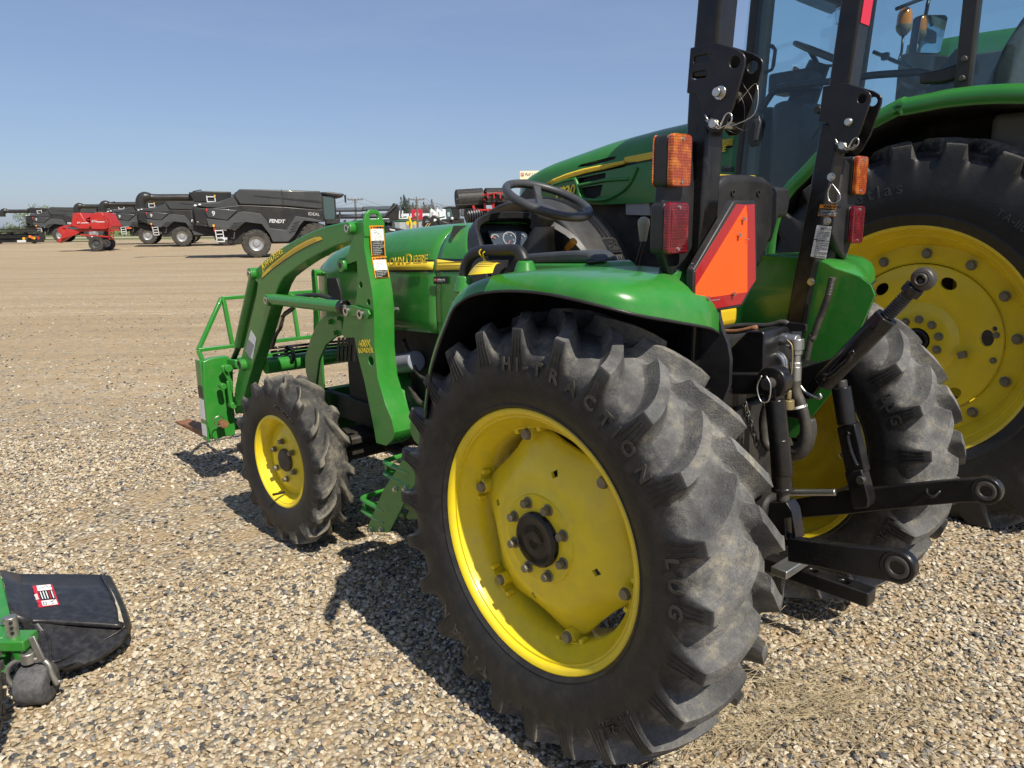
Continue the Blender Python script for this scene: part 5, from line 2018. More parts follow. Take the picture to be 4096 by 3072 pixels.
fit(((610, 640), (680, 628)), B0 - .06, (.020,), brass, 'coupler_cap')
fit(((650, 668), (722, 676)), B0, (.0195,), zinc, 'elbow_fitting')
fit(((712, 655), (712, 735)), B0, (.0205,), zinc, 'elbow_fitting')
fit(((712, 730), (710, 770)), B0, (.0175,), zinc, 'hose_nut', 6)
fit(((710, 770), (708, 825)), B0, (.013,), zinc, 'hose_stem')
fit(((708, 825), (706, 860)), B0, (.0165,), zinc, 'hose_nut', 6)
fit(((706, 858), (702, 962)), B0, (.0165,), zinc, 'hose_ferrule')
fit(((475, 770), (545, 775)), B0 + .02, (.021,), zinc, 'hose_nut', 6)
fit(((560, 755), (650, 765)), B0 - .05, (.019,), P('green cap', (.16, .24, .05), .5), 'dust_cap')
MB().tube(smooth_path([R4.b(B0 + .02, q) for q in ((540, 775), (590, 785), (615, 820), (618, 885))], 5), .0125, n=10).build('bent_pipe', zinc, e, smooth=180)
MB().tube(smooth_path([R4.b(B0, q) for q in ((702, 955), (705, 1040), (735, 1120), (760, 1200), (780, 1300), (770, 1420), (730, 1480), (690, 1490))], 6), .0165, n=10).build('hydraulic_hose', rubberhose, e, smooth=180)
MB().tube(smooth_path([R4.b(B0 - .04, q) for q in ((790, 1250), (800, 1330), (770, 1440), (720, 1490), (670, 1500))], 6), .024, n=10).build('hose_sleeve', rubberhose, e, smooth=180)
MB().tube(smooth_path([R4.b(B0 + .05, q) for q in ((500, 1130), (470, 1250), (480, 1400), (520, 1470))], 6), .014, n=10).build('hydraulic_hose', rubberhose, e, smooth=180)
MB().tube(smooth_path([R4.b(B0 + .03, q) for q in ((640, 660), (680, 720), (675, 900), (655, 1040))], 6), .0022, n=6).build('cap_cord', brass, e, smooth=180)
fit(((655, 1035), (652, 1095)), B0 + .03, (.008,), brass, 'dust_plug')
fit(((650, 1105), (650, 1175)), B0 + .03, (.017,), brass, 'dust_cap')
p, q = R4.b(B0, (703, 1143), (775, 1150))
MB().ring(R4.b(B0, (732, 1150)) , R4.b(B0, (738, 1168)), .021, .016).build('hose_tie', white, e)
# chain
mb = MB()
for i in range(9):
    p = R4.b(.16, (330 + i * 11, 1140 + i * 36))
    rot = Matrix.Rotation(R(90 * (i % 2)), 3, 'Z') @ Matrix.Rotation(R(16), 3, 'Y')
    ov = [(math.cos(t_) * .007, 0, math.sin(t_) * .014) for t_ in [j / 10 * 2 * math.pi for j in range(10)]]
    mb.tube([p + rot @ Vector(v) for v in ov], .0028, n=5, closed=True)
mb.build('check_chain', darkmetal, e, smooth=180)
# corrugated cable along the right post
cp = [R3.b(-.33, q) for q in ((1715, 1215), (1700, 1280), (1680, 1360), (1640, 1470), (1600, 1570), (1570, 1659))] + [R4.b(-.33, (820, 640)), R4.b(-.33, (780, 820))]
cpp = smooth_path(cp, 14)
MB().tube(cpp, [.0105 + (.0018 if i % 2 else 0) for i in range(len(cpp))], n=10).build('corrugated_cable', rubberhose, e, smooth=60)
# pipes above the box
MB().tube(smooth_path([R4.b(.05, q) for q in ((150, 590), (300, 560), (500, 560), (600, 535), (645, 545), (658, 580), (658, 620))], 5), .009, n=8).build('pipe', darkmetal, e, smooth=180)
MB().tube(smooth_path([R4.b(.16, q) for q in ((160, 600), (280, 600), (420, 570))], 5), .007, n=8).build('pipe', rusty, e, smooth=180)

# three-point hitch ------------------------------------------------------
def link_arm(b, pts, k, ballc, name):
    ee = part(name)
    o_ = MB().side(pts, b - .014, b + .014).build('arm', black, ee, bevel=.004)
    mb = MB()
    mb.ring((ballc[0], b - .0165, ballc[1]), (ballc[0], b + .0165, ballc[1]), .041, .030, n=28)
    mb.build('ball_socket', black, ee, bevel=.003)
    mb = MB()
    mb.ring((ballc[0], b - .018, ballc[1]), (ballc[0], b + .018, ballc[1]), .031, .0145, n=24)
    mb.build('ball', darkmetal, ee, bevel=.006, seg=3)
    return ee
br_ = -.33
pts = R5.ac(br_, (470, 560), (900, 480), (1400, 430), (1620, 405), (1960, 382), (2020, 410), (2050, 470), (2040, 530), (2000, 565), (1780, 565), (1500, 590), (900, 655), (470, 690))
bc = R5.b(br_, (1940, 480))
er = link_arm(br_, pts, -1, (bc.x, bc.z), 'lower_link')
p = R5.b(br_ + .014, (1555, 500))
MB().tube(smooth_path([p + Vector((.025, 0, .006)), p + Vector((.016, .016, -.006)), p + Vector((-.002, .018, -.008)), p + Vector((-.014, .0, .01))], 4), .005, n=7).build('hook', black, er, smooth=180)
bl_ = .30
pts = R5.ac(bl_, (480, 825), (700, 855), (970, 890), (1290, 915), (1370, 955), (1420, 1020), (1425, 1090), (1390, 1140), (1330, 1155), (1250, 1150), (1000, 1110), (700, 1040), (480, 1000))
bc = R5.b(bl_, (1287, 1040))
link_arm(bl_, pts, 1, (bc.x, bc.z), 'lower_link')
# lift links
ee = part('lift_link')
bb = .285
def lc(crop, p0, p1, r_, mat, nm, n=18, par=None, b=bb, bev=.003):
    a_, b_ = crop.b(b, p0, p1)
    return MB().cyl(a_, b_, r_, n=n).build(nm, mat, par or ee, bevel=bev)
lc(R4, (552, 1100), (612, 1659), .0265, black, 'link_tube')
lc(R5, (402, 100), (425, 465), .0265, black, 'link_tube')
lc(R5, (424, 460), (428, 490), .029, black, 'link_collar')
lc(R5, (428, 480), (430, 560), .017, darkmetal, 'link_screw')
mb = MB()
a_, b_ = R4.b(bb, (548, 1000), (553, 1110))
mb.cyl((a_.x, bb - .022, a_.z + .012), (a_.x, bb + .022, a_.z + .012), .042, n=28)
mb.beam(a_, b_, .035, .045, up=(0, 1, 0))
mb.build('link_eye', black, ee, bevel=.005, seg=3)
pe = R4.b(bb + .03, (512, 985))
MB().cyl((pe.x, bb + .02, pe.z), (pe.x, bb + .05, pe.z), .0155, n=16).build('link_pin', darkmetal, ee, bevel=.003)
MB().tube(smooth_path([pe + Vector((.012, .02, .022)), pe + Vector((.022, .022, -.01)), pe + Vector((.008, .024, -.045)), pe + Vector((-.012, .022, -.04)), pe + Vector((-.014, .02, .0)), pe + Vector((.0, .02, .024))], 5), .0022, n=6).build('linch_pin', steel, ee, smooth=180)
pts = R5.ac(bb, (360, 560), (485, 555), (525, 620), (560, 835), (455, 900), (355, 880), (350, 640))
o_ = MB().side(pts, bb - .024, bb + .024).build('link_clevis', black, ee, bevel=.004)
s_ = R5.ac(bb, (472, 672), (522, 668), (530, 825), (486, 825))
cut(o_, MB().side(s_, bb - .05, bb + .05))
ee = part('lift_link')
bb2 = -.30
a_, b_ = R4.b(bb2, (1040, 1010), (1085, 1285))
MB().cyl(a_, b_, .030, n=18).build('link_tube', black, ee, bevel=.003)
lc(R4, (1035, 960), (1042, 1015), .020, darkmetal, 'link_screw', par=ee, b=bb2)
pts = R4.ac(bb2, (1028, 1300), (1160, 1275), (1240, 1630), (1100, 1659))
MB().side(pts, bb2 - .022, bb2 + .022).build('link_body', black, ee, bevel=.004)
pts = R5.ac(bb2 + .012, (905, 340), (1030, 320), (1085, 540), (1075, 600), (975, 612), (955, 560))
MB().side(pts, bb2 - .02, bb2 + .034).build('link_clevis', black, ee, bevel=.004)
p = R5.b(bb2 + .046, (990, 415))
MB().cyl((p.x, bb2 + .02, p.z), (p.x, bb2 + .04, p.z), .014, n=16).build('link_pin', darkmetal, ee, bevel=.002)
hp = [R4.b(bb2 + .035, q) for q in ((1100, 1345), (1085, 1370), (1110, 1480), (1150, 1580), (1160, 1575))]
MB().tube(smooth_path(hp, 5), .008, n=8).build('lock_handle', black, ee, smooth=180)
# top link raised behind the seat
ee = part('top_link')
a_, b_ = R4.b(0, (905, 985), (1355, 515))
MB().cyl(a_, b_, .030, n=22).build('link_body', black, ee, bevel=.006)
d_ = (b_ - a_).normalized()
MB().cyl(b_ - d_ * .03, b_ + d_ * .012, .034, n=6).build('link_nut', black, ee, bevel=.003)
sc_pts = [b_ + d_ * (.012 + i * .0035) for i in range(36)]
MB().tube(sc_pts, [.0165 + (.0022 if i % 2 else -.0014) for i in range(36)], n=14).build('link_screw', darkmetal, ee, smooth=50)
c_ = b_ + d_ * .105
MB().cyl(c_ - d_ * .012, c_ + d_ * .012, .027, n=8).build('lock_nut', black, ee, bevel=.003)
c2, c3 = R4.b(0, (1540, 320), (1650, 215))
mb = MB()
mb.cyl(c2 - d_ * .02, c3, .016, .015, n=14)
mb.lathe([(.016, -.020), (.028, -.015), (.031, 0), (.028, .015), (.016, .020)], n=24, axis='Y', o=tuple(c3), closed=True)
mb.build('ball_end', darkmetal, ee, bevel=.003)
MB().ring(c3 + Vector((0, -.030, 0)), c3 + Vector((0, .026, 0)), .0165, .0105).build('ball', darkmetal, ee, bevel=.003)
hd = [R4.b(.035, q) for q in ((905, 960), (920, 925), (960, 925), (1050, 850), (1095, 810), (1120, 760), (1140, 750))]
MB().tube(smooth_path(hd, 5), .008, n=8).build('link_handle', black, ee, smooth=180)
pk = [R4.b(.02, q) for q in ((725, 985), (780, 1050), (860, 1090), (890, 1085), (880, 1060))]
MB().tube(smooth_path(pk, 5), .005, n=8).build('link_hook', zinc, ee, smooth=180)
pts = R4.ac(-.05, (735, 870), (960, 800), (1000, 800), (990, 870), (860, 1040), (800, 1110), (740, 1080))
MB().side(pts, -.07, -.05).build('top_link_bracket', black, ee, bevel=.004)
# rocker arm to the right lift link
MB().beam((-.12, -.28, 1.0), R4.b(-.30, (1050, 940)), .03, .06).build('lift_arm', black, TR, bevel=.006)
MB().beam((-.12, .26, 1.03), R4.b(.27, (560, 985)), .03, .06).build('lift_arm', black, TR, bevel=.006)
# drawbar
ee = part('drawbar')
zd = .455
pts = [R5.z(zd, q) for q in ((470, 1035), (640, 1040), (700, 1040), (990, 1162), (925, 1195), (470, 1075))]
y0 = sum(p.y for p in pts) / len(pts)
db = MB().box((-.62, y0 - .028, zd - .045), (.15, y0 + .028, zd)).build('bar', black, ee, bevel=.004)
cut(db, *[MB().cyl((p.x, y0, zd + .05), (p.x, y0, zd - .1), .0135, n=18) for p in R5.z(zd, (655, 1072), (890, 1155))])
MB().box((-.30, y0 - .07, zd - .09), (-.24, y0 + .07, zd + .01)).build('bar_guide', black, ee, bevel=.006)
p = R5.z(.53, (560, 965))
mb = MB()
mb.box((p.x - .02, p.y - .09, .50), (p.x + .03, p.y + .12, .525))
mb.cyl((p.x - .01, p.y - .06, .525), (p.x - .01, p.y - .06, .545), .022, n=18)
mb.box((p.x - .035, p.y - .085, .536), (p.x + .02, p.y - .03, .546))
mb.build('stabiliser_bracket', zinc, TR, bevel=.003)
MB().cyl(R5.b(-.27, (470, 500)), R5.b(-.27, (820, 498)), .012, n=12).build('stabiliser_rod', zinc, TR, bevel=.002)
# rear cover of the axle housing
mb = MB()
mb.box((-.24, -.15, .48), (-.16, .15, .96))
mb.cyl((-.24, 0, .60), (-.30, 0, .60), .06, n=24)
mb.cyl((-.30, 0, .60), (-.36, 0, .60), .022, n=18)
mb.build('rear_housing', dark, TR, bevel=.012)
# ---------------------------------------------------------------- the large tractor behind
C1, C2, C3, C6, C8 = Crop(2500, 0, 1.9235, BO), Crop(3100, 0, 2.0733, BO), Crop(2400, 450, 1.8433, BO), Crop(3300, 500, 1.1847, BO), Crop(2000, 650, 3.0157, BO)
BT = thing('large_tractor', 'large green cab tractor with tall yellow rear wheel parked behind the small tractor', 'tractor', BO, YAW)


def bpart(name, label=None):
    e = part(name, label)
    e.parent = BT
    return e


BIG = [(0, .915, 0, .978, 0, 1, 1), (1, .915, .05, .976, .05, 1, 1), (2, .910, .11, .970, .12, 1, 1), (3, .898, .16, .958, .175, 1.02, 1),
       (4, .876, .200, .940, .222, 1.02, 0), (4.25, .870, .207, .932, .230, 1.02, 0), (4.5, .864, .211, .918, .233, 1.04, 0), (5.2, .845, .221, .868, .236, 1.2, 0), (6, .815, .231, .824, .238, 1.5, 0),
       (7, .775, .240, .777, .241, 1.8, 0), (8, .735, .243, .735, .243, 1, 0), (9, .69, .236, .69, .236, 1, 0), (9.6, .66, .226, .66, .226, 1, 0), (9.8, .652, .229, .652, .229, 1, 0), (10, .635, .216, .635, .216, 1, 0), (10.6, .615, .204, .615, .204, 1, 0), (11, .59, .185, .59, .185, 1, 0)]
BIG = [(q[0], q[1] + .055 * max(0, min(1, (q[1] - .66) / .2)), q[2], q[3] + .055 * max(0, min(1, (q[3] - .66) / .2)), q[4], q[5], q[6]) for q in BIG]
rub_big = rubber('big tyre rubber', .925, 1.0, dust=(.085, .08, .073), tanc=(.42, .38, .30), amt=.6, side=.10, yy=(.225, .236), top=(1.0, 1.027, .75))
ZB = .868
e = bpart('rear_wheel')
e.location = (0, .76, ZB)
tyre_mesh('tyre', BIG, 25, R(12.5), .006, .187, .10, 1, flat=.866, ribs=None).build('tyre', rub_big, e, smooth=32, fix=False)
ring_text('tyre_lettering', 'petlas', .088, e, P('big tyre lettering', (.035, .035, .035), .5), .762, R(62), .242, step=1.25)
ring_text('tyre_lettering', 'TA-110', .05, e, MATS['big tyre lettering'], .735, R(118), .242)
mb = MB()
pr = [(.598, .180), (.606, .184), (.607, .191), (.600, .195), (.588, .190), (.578, .172), (.572, .140), (.560, .128), (.548, .122), (.540, .09), (.520, .04), (.505, .010), (.500, -.03), (.50, -.10), (.54, -.14), (.59, -.19), (.604, -.19), (.59, -.17), (.53, -.12), (.49, -.09), (.49, .0), (.51, .04), (.535, .1), (.57, .15), (.585, .18)]
mb.lathe(pr, n=112, closed=True)
mb.build('rim', yellowB, e, smooth=40)
mb = MB()
mb.lathe([(.505, .018), (.418, .022), (.412, .018), (.406, .024)], n=96)
mb.build('rim_ring', yellowB, e, smooth=40)
mb = MB()
mb.lathe([(.402, .026), (.396, .032), (.36, .036), (.30, .046), (.26, .040), (.225, .022), (.20, .018), (.17, .034), (.155, .040), (.066, .040), (.064, -.02), (.20, -.02), (.30, .02), (.40, .006)], n=112, closed=True)
dsc = mb.build('wheel_disc', yellowB, e, smooth=50)
cuts = []
for i in range(6):
    q = R(52 + 60 * i)
    m_ = MB()
    m_.cyl((0, -.1, 0), (0, .12, 0), .042, n=24)
    m_.v = [tuple(Matrix.Rotation(-q, 3, 'Y') @ Vector((.330 + v[0] * .72, v[1], v[2]))) for v in m_.v]
    cuts.append(m_)
for q in (15, 165):
    m_ = MB()
    m_.cyl((.365 * math.cos(R(q)), -.1, .365 * math.sin(R(q))), (.365 * math.cos(R(q)), .12, .365 * math.sin(R(q))), .013, n=12)
    cuts.append(m_)
cut(dsc, *cuts)
for i in range(12):
    q = R(35 + 27.7 * i)
    if i < 13:
        bolt_mb(MB(), (.456 * math.cos(q), .022, .456 * math.sin(q)), (0, 1, 0), .020, .024).build('rim_bolt', boltgrey, e, bevel=.003)
for i in range(10):
    q = R(20 + 36 * i)
    bolt_mb(MB(), (.112 * math.cos(q), .040, .112 * math.sin(q)), (0, 1, 0), .0165, .026).build('hub_bolt', boltgrey, e, bevel=.002)
mb = MB()
mb.obox((.235 * math.cos(R(192)), .055, .235 * math.sin(R(192))), .034, .05, .034, (0, R(20), 0))
mb.build('wedge_bolt', boltgrey, e, bevel=.004)
for q in (170, 190, 350):
    bolt_mb(MB(), (.37 * math.cos(R(q)), .034, .37 * math.sin(R(q))), (0, 1, 0), .012, .016).build('small_bolt', boltgrey, e)
mb = MB()
mb.lathe([(.064, -.05), (.060, .048), (.048, .052), (.046, .0), (.0001, -.01)], n=28)
mb.build('axle_end', black, e)
mb = MB()
mb.lathe([(.0001, -.25), (.11, -.25), (.13, -.6), (.22, -.7), (.22, -1.5), (.0001, -1.5)], n=28, o=(0, 0, 0))
mb.build('axle_housing', dark, e)
ew = bpart('rear_wheel')
ew.location = (0, -.76, ZB)
tyre_mesh('tyre', BIG, 24, R(12.5), .006, .125, .12, -1, flat=.866, ribs=None).build('tyre', rub_big, ew, smooth=42, fix=False)
mb = MB()
mb.lathe([(.598, -.19), (.50, -.05), (.40, -.02), (.10, -.02), (.0001, -.02)], n=64)
mb.lathe([(.598, .19), (.50, .05), (.40, .02), (.10, .02), (.0001, .02)], n=64)
mb.build('rim', yellowB, ew)

# rear fender ------------------------------------------------
e = bpart('rear_fender')
up_ = C2.ac(1.0, (2300, 705), (2065, 692), (1880, 694), (1700, 705), (1550, 720), (1400, 740), (1280, 765), (1160, 790), (1060, 810), (980, 828))
fr_ = C3.ac(.97, (1712, 168), (1640, 235), (1540, 345), (1450, 440), (1365, 530))
path = [(-1.15, 1.42), (-1.0, 1.75), (-.75, 1.97)] + up_ + fr_[0:] + [(fr_[-1][0] + .06, fr_[-1][1] - .10), (fr_[-1][0] + .10, fr_[-1][1] - .26), (fr_[-1][0] + .11, fr_[-1][1] - .45)]
pv = smooth_path([Vector((a_, 0, c_)) for a_, c_ in path], 3)
secs = []
for i, v in enumerate(pv):
    d = (pv[min(i + 1, len(pv) - 1)] - pv[max(i - 1, 0)]).normalized()
    n_ = Vector((-d.z, 0, d.x))
    if n_.z < 0 and abs(n_.x) < .9:
        n_ = -n_
    if v.x > .3 and n_.x < 0:
        n_ = -n_
    if v.x < -.8 and n_.x > 0:
        n_ = -n_
    row = [v + Vector((0, 1.0, 0)) - n_ * .085, v + Vector((0, 1.0, 0)) - n_ * .03, v + Vector((0, .985, 0)) - n_ * .006, v + Vector((0, .95, 0)) + n_ * .006, v + Vector((0, .80, 0)) + n_ * .01, v + Vector((0, .60, 0)) + n_ * .01, v + Vector((0, .50, 0)) + n_ * .01]
    secs.append(row)
MB().loft(secs).build('fender_shell', greenB, e, smooth=60, solid=.012)
blk = P('cab black trim', (.014, .014, .015), .4, vary=.1, dust=.05)
secs = [[r_[0] + Vector((0, -.004, 0)), r_[0] * .5 + r_[-1] * .5 + Vector((0, -.2, -.04)), Vector((r_[0].x, .50, r_[0].z - .02)), Vector((r_[0].x * .55, .48, .9 + (r_[0].z - .9) * .55))] for r_ in secs]
MB().loft(secs).build('fender_liner', dark, e, smooth=60)

# hood -----------------------------------------------------------
e = bpart('hood')
HB = .45
HST = [(1.30, .47, 2.26, 1.64), (1.75, .465, 2.23, 1.64), (2.10, .46, 2.20, 1.64), (2.55, .455, 2.145, 1.64), (2.85, .45, 2.085, 1.66), (3.10, .445, 2.035, 1.72), (3.30, .435, 1.985, 1.60), (3.48, .40, 1.935, 1.45), (3.60, .33, 1.88, 1.35), (3.66, .24, 1.82, 1.30)]
def bh(a):
    return [float(np.interp(a, [q[0] for q in HST], [q[k] for q in HST])) for k in (1, 2, 3)]
def bh_sec(a, g=0):
    hw, top, bot = bh(a)
    hw, top = hw + g, top + g
    mid, n = 1.86 if a < 3.2 else 1.86 - (a - 3.2) * .35, 3.0
    out = [(a, hw * .99, bot), (a, hw, min(bot + .06, mid - .02))]
    for i in range(23):
        t_ = math.pi * i / 22
        cx, sx = math.cos(t_), math.sin(t_)
        out.append((a, hw * math.copysign(abs(cx) ** (2 / n), cx), mid + (top - mid) * abs(sx) ** (2 / n)))
    return out + [(a, -hw, min(bot + .06, mid - .02)), (a, -hw * .99, bot)]
hs_ = MB().loft([bh_sec(a) for a in np.linspace(1.30, 3.66, 34)]).build('hood_panel', greenB, e, smooth=50, solid=.02)
# louvre openings cut through the side
ops = [((935, 192), (1090, 160), (1280, 122), (1276, 188), (1100, 228), (950, 260)), ((965, 306), (1100, 286), (1245, 266), (1215, 398), (1130, 440), (1022, 426), (985, 380)), ((925, 58), (960, 25), (1060, 0), (1330, -70), (1400, -75), (1380, -40), (1240, 0), (1090, 40))]
vent = P('vent mesh', (.006, .006, .006), .7)
cuts = []
for pts in ops:
    v = C8.b(.45, *pts)
    cuts.append(MB().prism([(p.x, .36, p.z) for p in v], (0, .2, 0)))
    MB().prism([(p.x, .400, p.z) for p in v], (0, .02, 0)).build('vent_mesh', vent, e)
cut(hs_, *cuts)
# raised frame ribs between the vents and the long side scoop
def on_b(p, out):
    hw, top, bot = bh(p.x)
    s_ = min(1, max(0, (p.z - 1.86) / (top - 1.86)))
    return Vector((p.x, hw * (1 - s_ ** 3) ** (1 / 3) + out, p.z))
for pts, wd in ((((905, 190), (940, 270), (970, 400), (1020, 440), (1130, 455), (1300, 440), (1480, 350), (1560, 270), (1610, 200)), .016), (((940, 280), (1100, 250), (1300, 215), (1610, 195)), .014), (((1665, 60), (1640, 130), (1610, 200)), .014), (((510, 340), (640, 270), (780, 225), (905, 195)), .010)):
    v = [on_b(C8.b(.45, q), .004) for q in pts]
    MB().tube(smooth_path(v, 4), wd, n=8).build('hood_rib', greenB, e, smooth=180)
# stripe
st_t = [C8.b(.45, q) for q in ((555, 248), (640, 200), (800, 135), (1000, 75), (1250, 25), (1500, -22))] + [C1.b(.45, q) for q in ((0, 1210), (215, 1168), (500, 1118), (720, 1080), (840, 1062))]
st_b = [C8.b(.45, q) for q in ((620, 262), (720, 226), (860, 180), (1040, 130), (1280, 78), (1520, 28))] + [C1.b(.45, q) for q in ((0, 1262), (215, 1222), (500, 1172), (720, 1136), (840, 1118))]
def stripe(tp, bt, mat, out, nm):
    return MB().loft([[on_b(a_, out), on_b(a_.lerp(b_, .5), out), on_b(b_, out)] for a_, b_ in zip(tp, bt)]).build(nm, mat, e, smooth=60, solid=.001)
stripe(st_t, [b_ + Vector((0, 0, -.014)) for b_ in st_b], decal_k, .002, 'stripe_edge')
stripe(st_t, st_b, decal_y, .004, 'stripe')
for f_ in (.2, .4, .6, .8):
    stripe([a_.lerp(b_, f_) for a_, b_ in zip(st_t, st_b)], [a_.lerp(b_, f_ + .05) for a_, b_ in zip(st_t, st_b)], decal_y2, .0055, 'stripe_line')
p, q = C8.b(.462, (662, 440), (905, 380))
text_on('model_lettering', '7930', .112, decal_y, e, p, q - p, (0, 0, 1), depth=.001, shear=.35, bold=.003)
p, q = C1.b(.485, (712, 1172), (800, 1160))
text_on('brand_lettering', 'RE', .055, decal_y, e, p + Vector((0, 0, -.0)), q - p, (0, 0, 1), depth=.001, shear=.2, bold=.002)
pl = C1.b(.472, (745, 1280), (835, 1280), (835, 1322), (745, 1322))
MB().prism(pl, (0, .002, 0)).build('dealer_sticker', decal_k, e, smooth=0)
text_on('sticker_lettering', 'Full Line Ag', .016, grey_print, e, C1.b(.475, (752, 1296)), q - p, (0, 0, 1), depth=.0003, shear=.3)
# black headlamp band at the nose
MB().side([(3.20, 1.62), (3.42, 1.56), (3.50, 1.72), (3.38, 1.82), (3.25, 1.78)], .30, .437).build('head_lamp', plastic, e, bevel=.01)

# engine and frame under the hood
e = bpart('engine')
mb = MB()
mb.box((1.2, -.36, .75), (3.3, .36, 1.75))
mb.box((.2, -.35, .60), (1.3, .35, 1.30))
mb.box((.55, -.72, 1.10), (1.25, .72, 1.55))
mb.build('engine_block', dark, e, bevel=.02)
pl = C3.b(.44, (188, 672), (360, 662), (372, 760), (190, 755))
MB().prism(pl, (0, -.05, 0)).build('filter_cover', P('grey cover', (.30, .28, .26), .5, vary=.1), e, bevel=.004)
eg = P('engine green', (.012, .05, .018), .5, vary=.3, dust=.2)
mb = MB()
for i in range(16):
    x_, y_, s_ = random.uniform(1.35, 2.0), .33, random.uniform(.04, .12)
    mb.obox((x_, y_, random.uniform(1.0, 1.5)), s_, .10, s_ * random.uniform(.5, 1.2))
mb.build('engine_fittings', eg, e, bevel=.008)
for i in range(6):
    x_, z_ = random.uniform(1.4, 1.95), random.uniform(1.1, 1.5)
    MB().tube(smooth_path([(x_, .36, z_), (x_ + .06, .42, z_ - .05), (x_ + .14, .40, z_ + .02), (x_ + .22, .35, z_ + .06)], 5), .009, n=6).build('engine_pipe', darkmetal, e, smooth=180)

# front fender and wheel
e = bpart('front_fender')
FC = Vector((2.86, 0, .83))
def arc_pt(t_, r_, b_):
    return Vector((FC.x + r_ * math.cos(R(t_)), b_, FC.z + r_ * math.sin(R(t_))))
secs = []
for t_ in np.linspace(60, 172, 30):
    secs.append([arc_pt(t_, .815, 1.06), arc_pt(t_, .835, 1.055), arc_pt(t_, .848, 1.02), arc_pt(t_, .855, .92), arc_pt(t_, .86, .80), arc_pt(t_, .86, .66), arc_pt(t_, .85, .585), arc_pt(t_, .83, .575)])
MB().loft(secs).build('fender_shell', P('fender plastic', (.030, .031, .033), .5, vary=.1, dust=.12, dscale=5), e, smooth=60, solid=.008)
for b_ in (.70, .745, .79):
    secs = []
    for t_ in np.linspace(80, 139, 24):
        secs.append([arc_pt(t_, .8610, b_ - .013), arc_pt(t_, .8710, b_ - .007), arc_pt(t_, .8710, b_ + .007), arc_pt(t_, .8610, b_ + .013)])
    MB().loft(secs).build('fender_rib', blackgloss, e, smooth=60)
    secs = [[arc_pt(t_, .8610, b_ - .013), arc_pt(t_, .8710, b_ - .007), arc_pt(t_, .8710, b_ + .007), arc_pt(t_, .8610, b_ + .013)] for t_ in np.linspace(150.5, 170, 10)]
    MB().loft(secs).build('fender_rib', blackgloss, e, smooth=60)
secs = []
ep = [arc_pt(t_, .862, b_) for t_, b_ in round_poly([(140.5, .675), (149, .675), (149, .815), (140.5, .815)], 1.2)]
ep2 = [arc_pt(t_, .880, .745 + (b_ - .745) * .92) for t_, b_ in round_poly([(140.8, .680), (148.7, .680), (148.7, .810), (140.8, .810)], 1.2)]
MB().loft([ep, ep2], closed=True).build('emblem_pad', plastic, e, smooth=40)
# leaping-deer outline as a thin moulded line on the pad
def pad(u, v):
    return arc_pt(144.7 - v * 3.2, .8815, .745 - u * .052)
deer = [(-.75, .30), (-.45, .25), (-.2, .35), (.15, .40), (.35, .60), (.45, .85), (.60, .75), (.85, .60), (.55, .50), (.45, .25), (.55, 0), (.85, -.20), (.60, -.12), (.30, .0), (0, .05), (-.3, -.1), (-.55, -.45), (-.85, -.70), (-.65, -.30), (-.60, .05), (-.75, .30)]
MB().tube([pad(*q) for q in deer], .0018, n=5).build('emblem', blackgloss, e, smooth=180)
MB().tube([pad(*q) for q in round_poly([(-.95, -.95), (.95, -.95), (.95, .95), (-.95, .95)], .2)] , .0016, n=5, closed=True).build('emblem_border', blackgloss, e, smooth=180)
for t_, b_ in ((98, .64), (112, .615)):
    bolt_mb(MB(), arc_pt(t_, .858, b_), arc_pt(t_, 1, 0) - arc_pt(t_, 0, 0), .010, .012).build('fender_screw', steel, e)
e = bpart('front_wheel')
e.location = (2.86, .80, .72)
fw_s = [(q[0], q[1] * .755, q[2] * .85, q[3] * .755, q[4] * .85, q[5], q[6]) for q in BIG]
tyre_mesh('tyre', fw_s, 20, R(14), .006, .125, .12, 1, flat=.72, ribs=None).build('tyre', rub_big, e, smooth=42, fix=False)
mb = MB()
mb.lathe([(.45, .14), (.40, .05), (.30, .02), (.08, .02), (.0001, .02)], n=48)
mb.lathe([(.45, -.14), (.40, -.02), (.30, -.01), (.08, -.01), (.0001, -.01)], n=48)
mb.build('rim', yellowB, e)
rekid(e, BT, loc=(2.86, -.80, .72), rot=(0, 0, math.pi))
MB().box((2.74, -.7, .55), (2.98, .7, .80)).build('front_axle', dark, BT, bevel=.02)

# cab ---------------------------------------------------------------
glass = bpy.data.materials.new('tinted cab glass')
glass.use_nodes = True
t = NT(glass)
t.n.remove(t.n['Principled BSDF'])
tr = t('BsdfTransparent', {0: (.865, .945, .955, 1)})
gl = t('BsdfGlossy', {'Color': (1, 1, 1, 1), 'Roughness': .01})
fa_ = t('LayerWeight', {'Blend': .5}).outputs['Facing']
fr = t.math('ADD', .03, t.math('MULTIPLY', t.math('POWER', fa_, 5.0), .9))
mxs = t('MixShader', {0: fr, 1: tr.outputs[0], 2: gl.outputs[0]})
t.l.new(mxs.outputs[0], t.n['Material Output'].inputs[0])
e = bpart('cab')
CB = .76
TOPZ, SILL = 3.20, 1.62
def post(p0, p1, wa, wb, mat=blk, nm='cab_pillar'):
    return MB().beam(p0, p1, wb, wa, up=(1, 0, 0)).build(nm, mat, e, bevel=.012, seg=2)
AT, AB_ = Vector((1.07, CB - .02, TOPZ)), Vector((1.17, CB - .05, 1.45))
BTp, BBp = Vector((-.085, CB + .02, TOPZ)), Vector((-.085, CB + .02, 2.02))
CT, CBt = Vector((-.62, CB - .10, TOPZ)), Vector((-.62, CB - .10, 1.9))
trim = P('cab interior trim', (.13, .13, .115), .7, vary=.06)
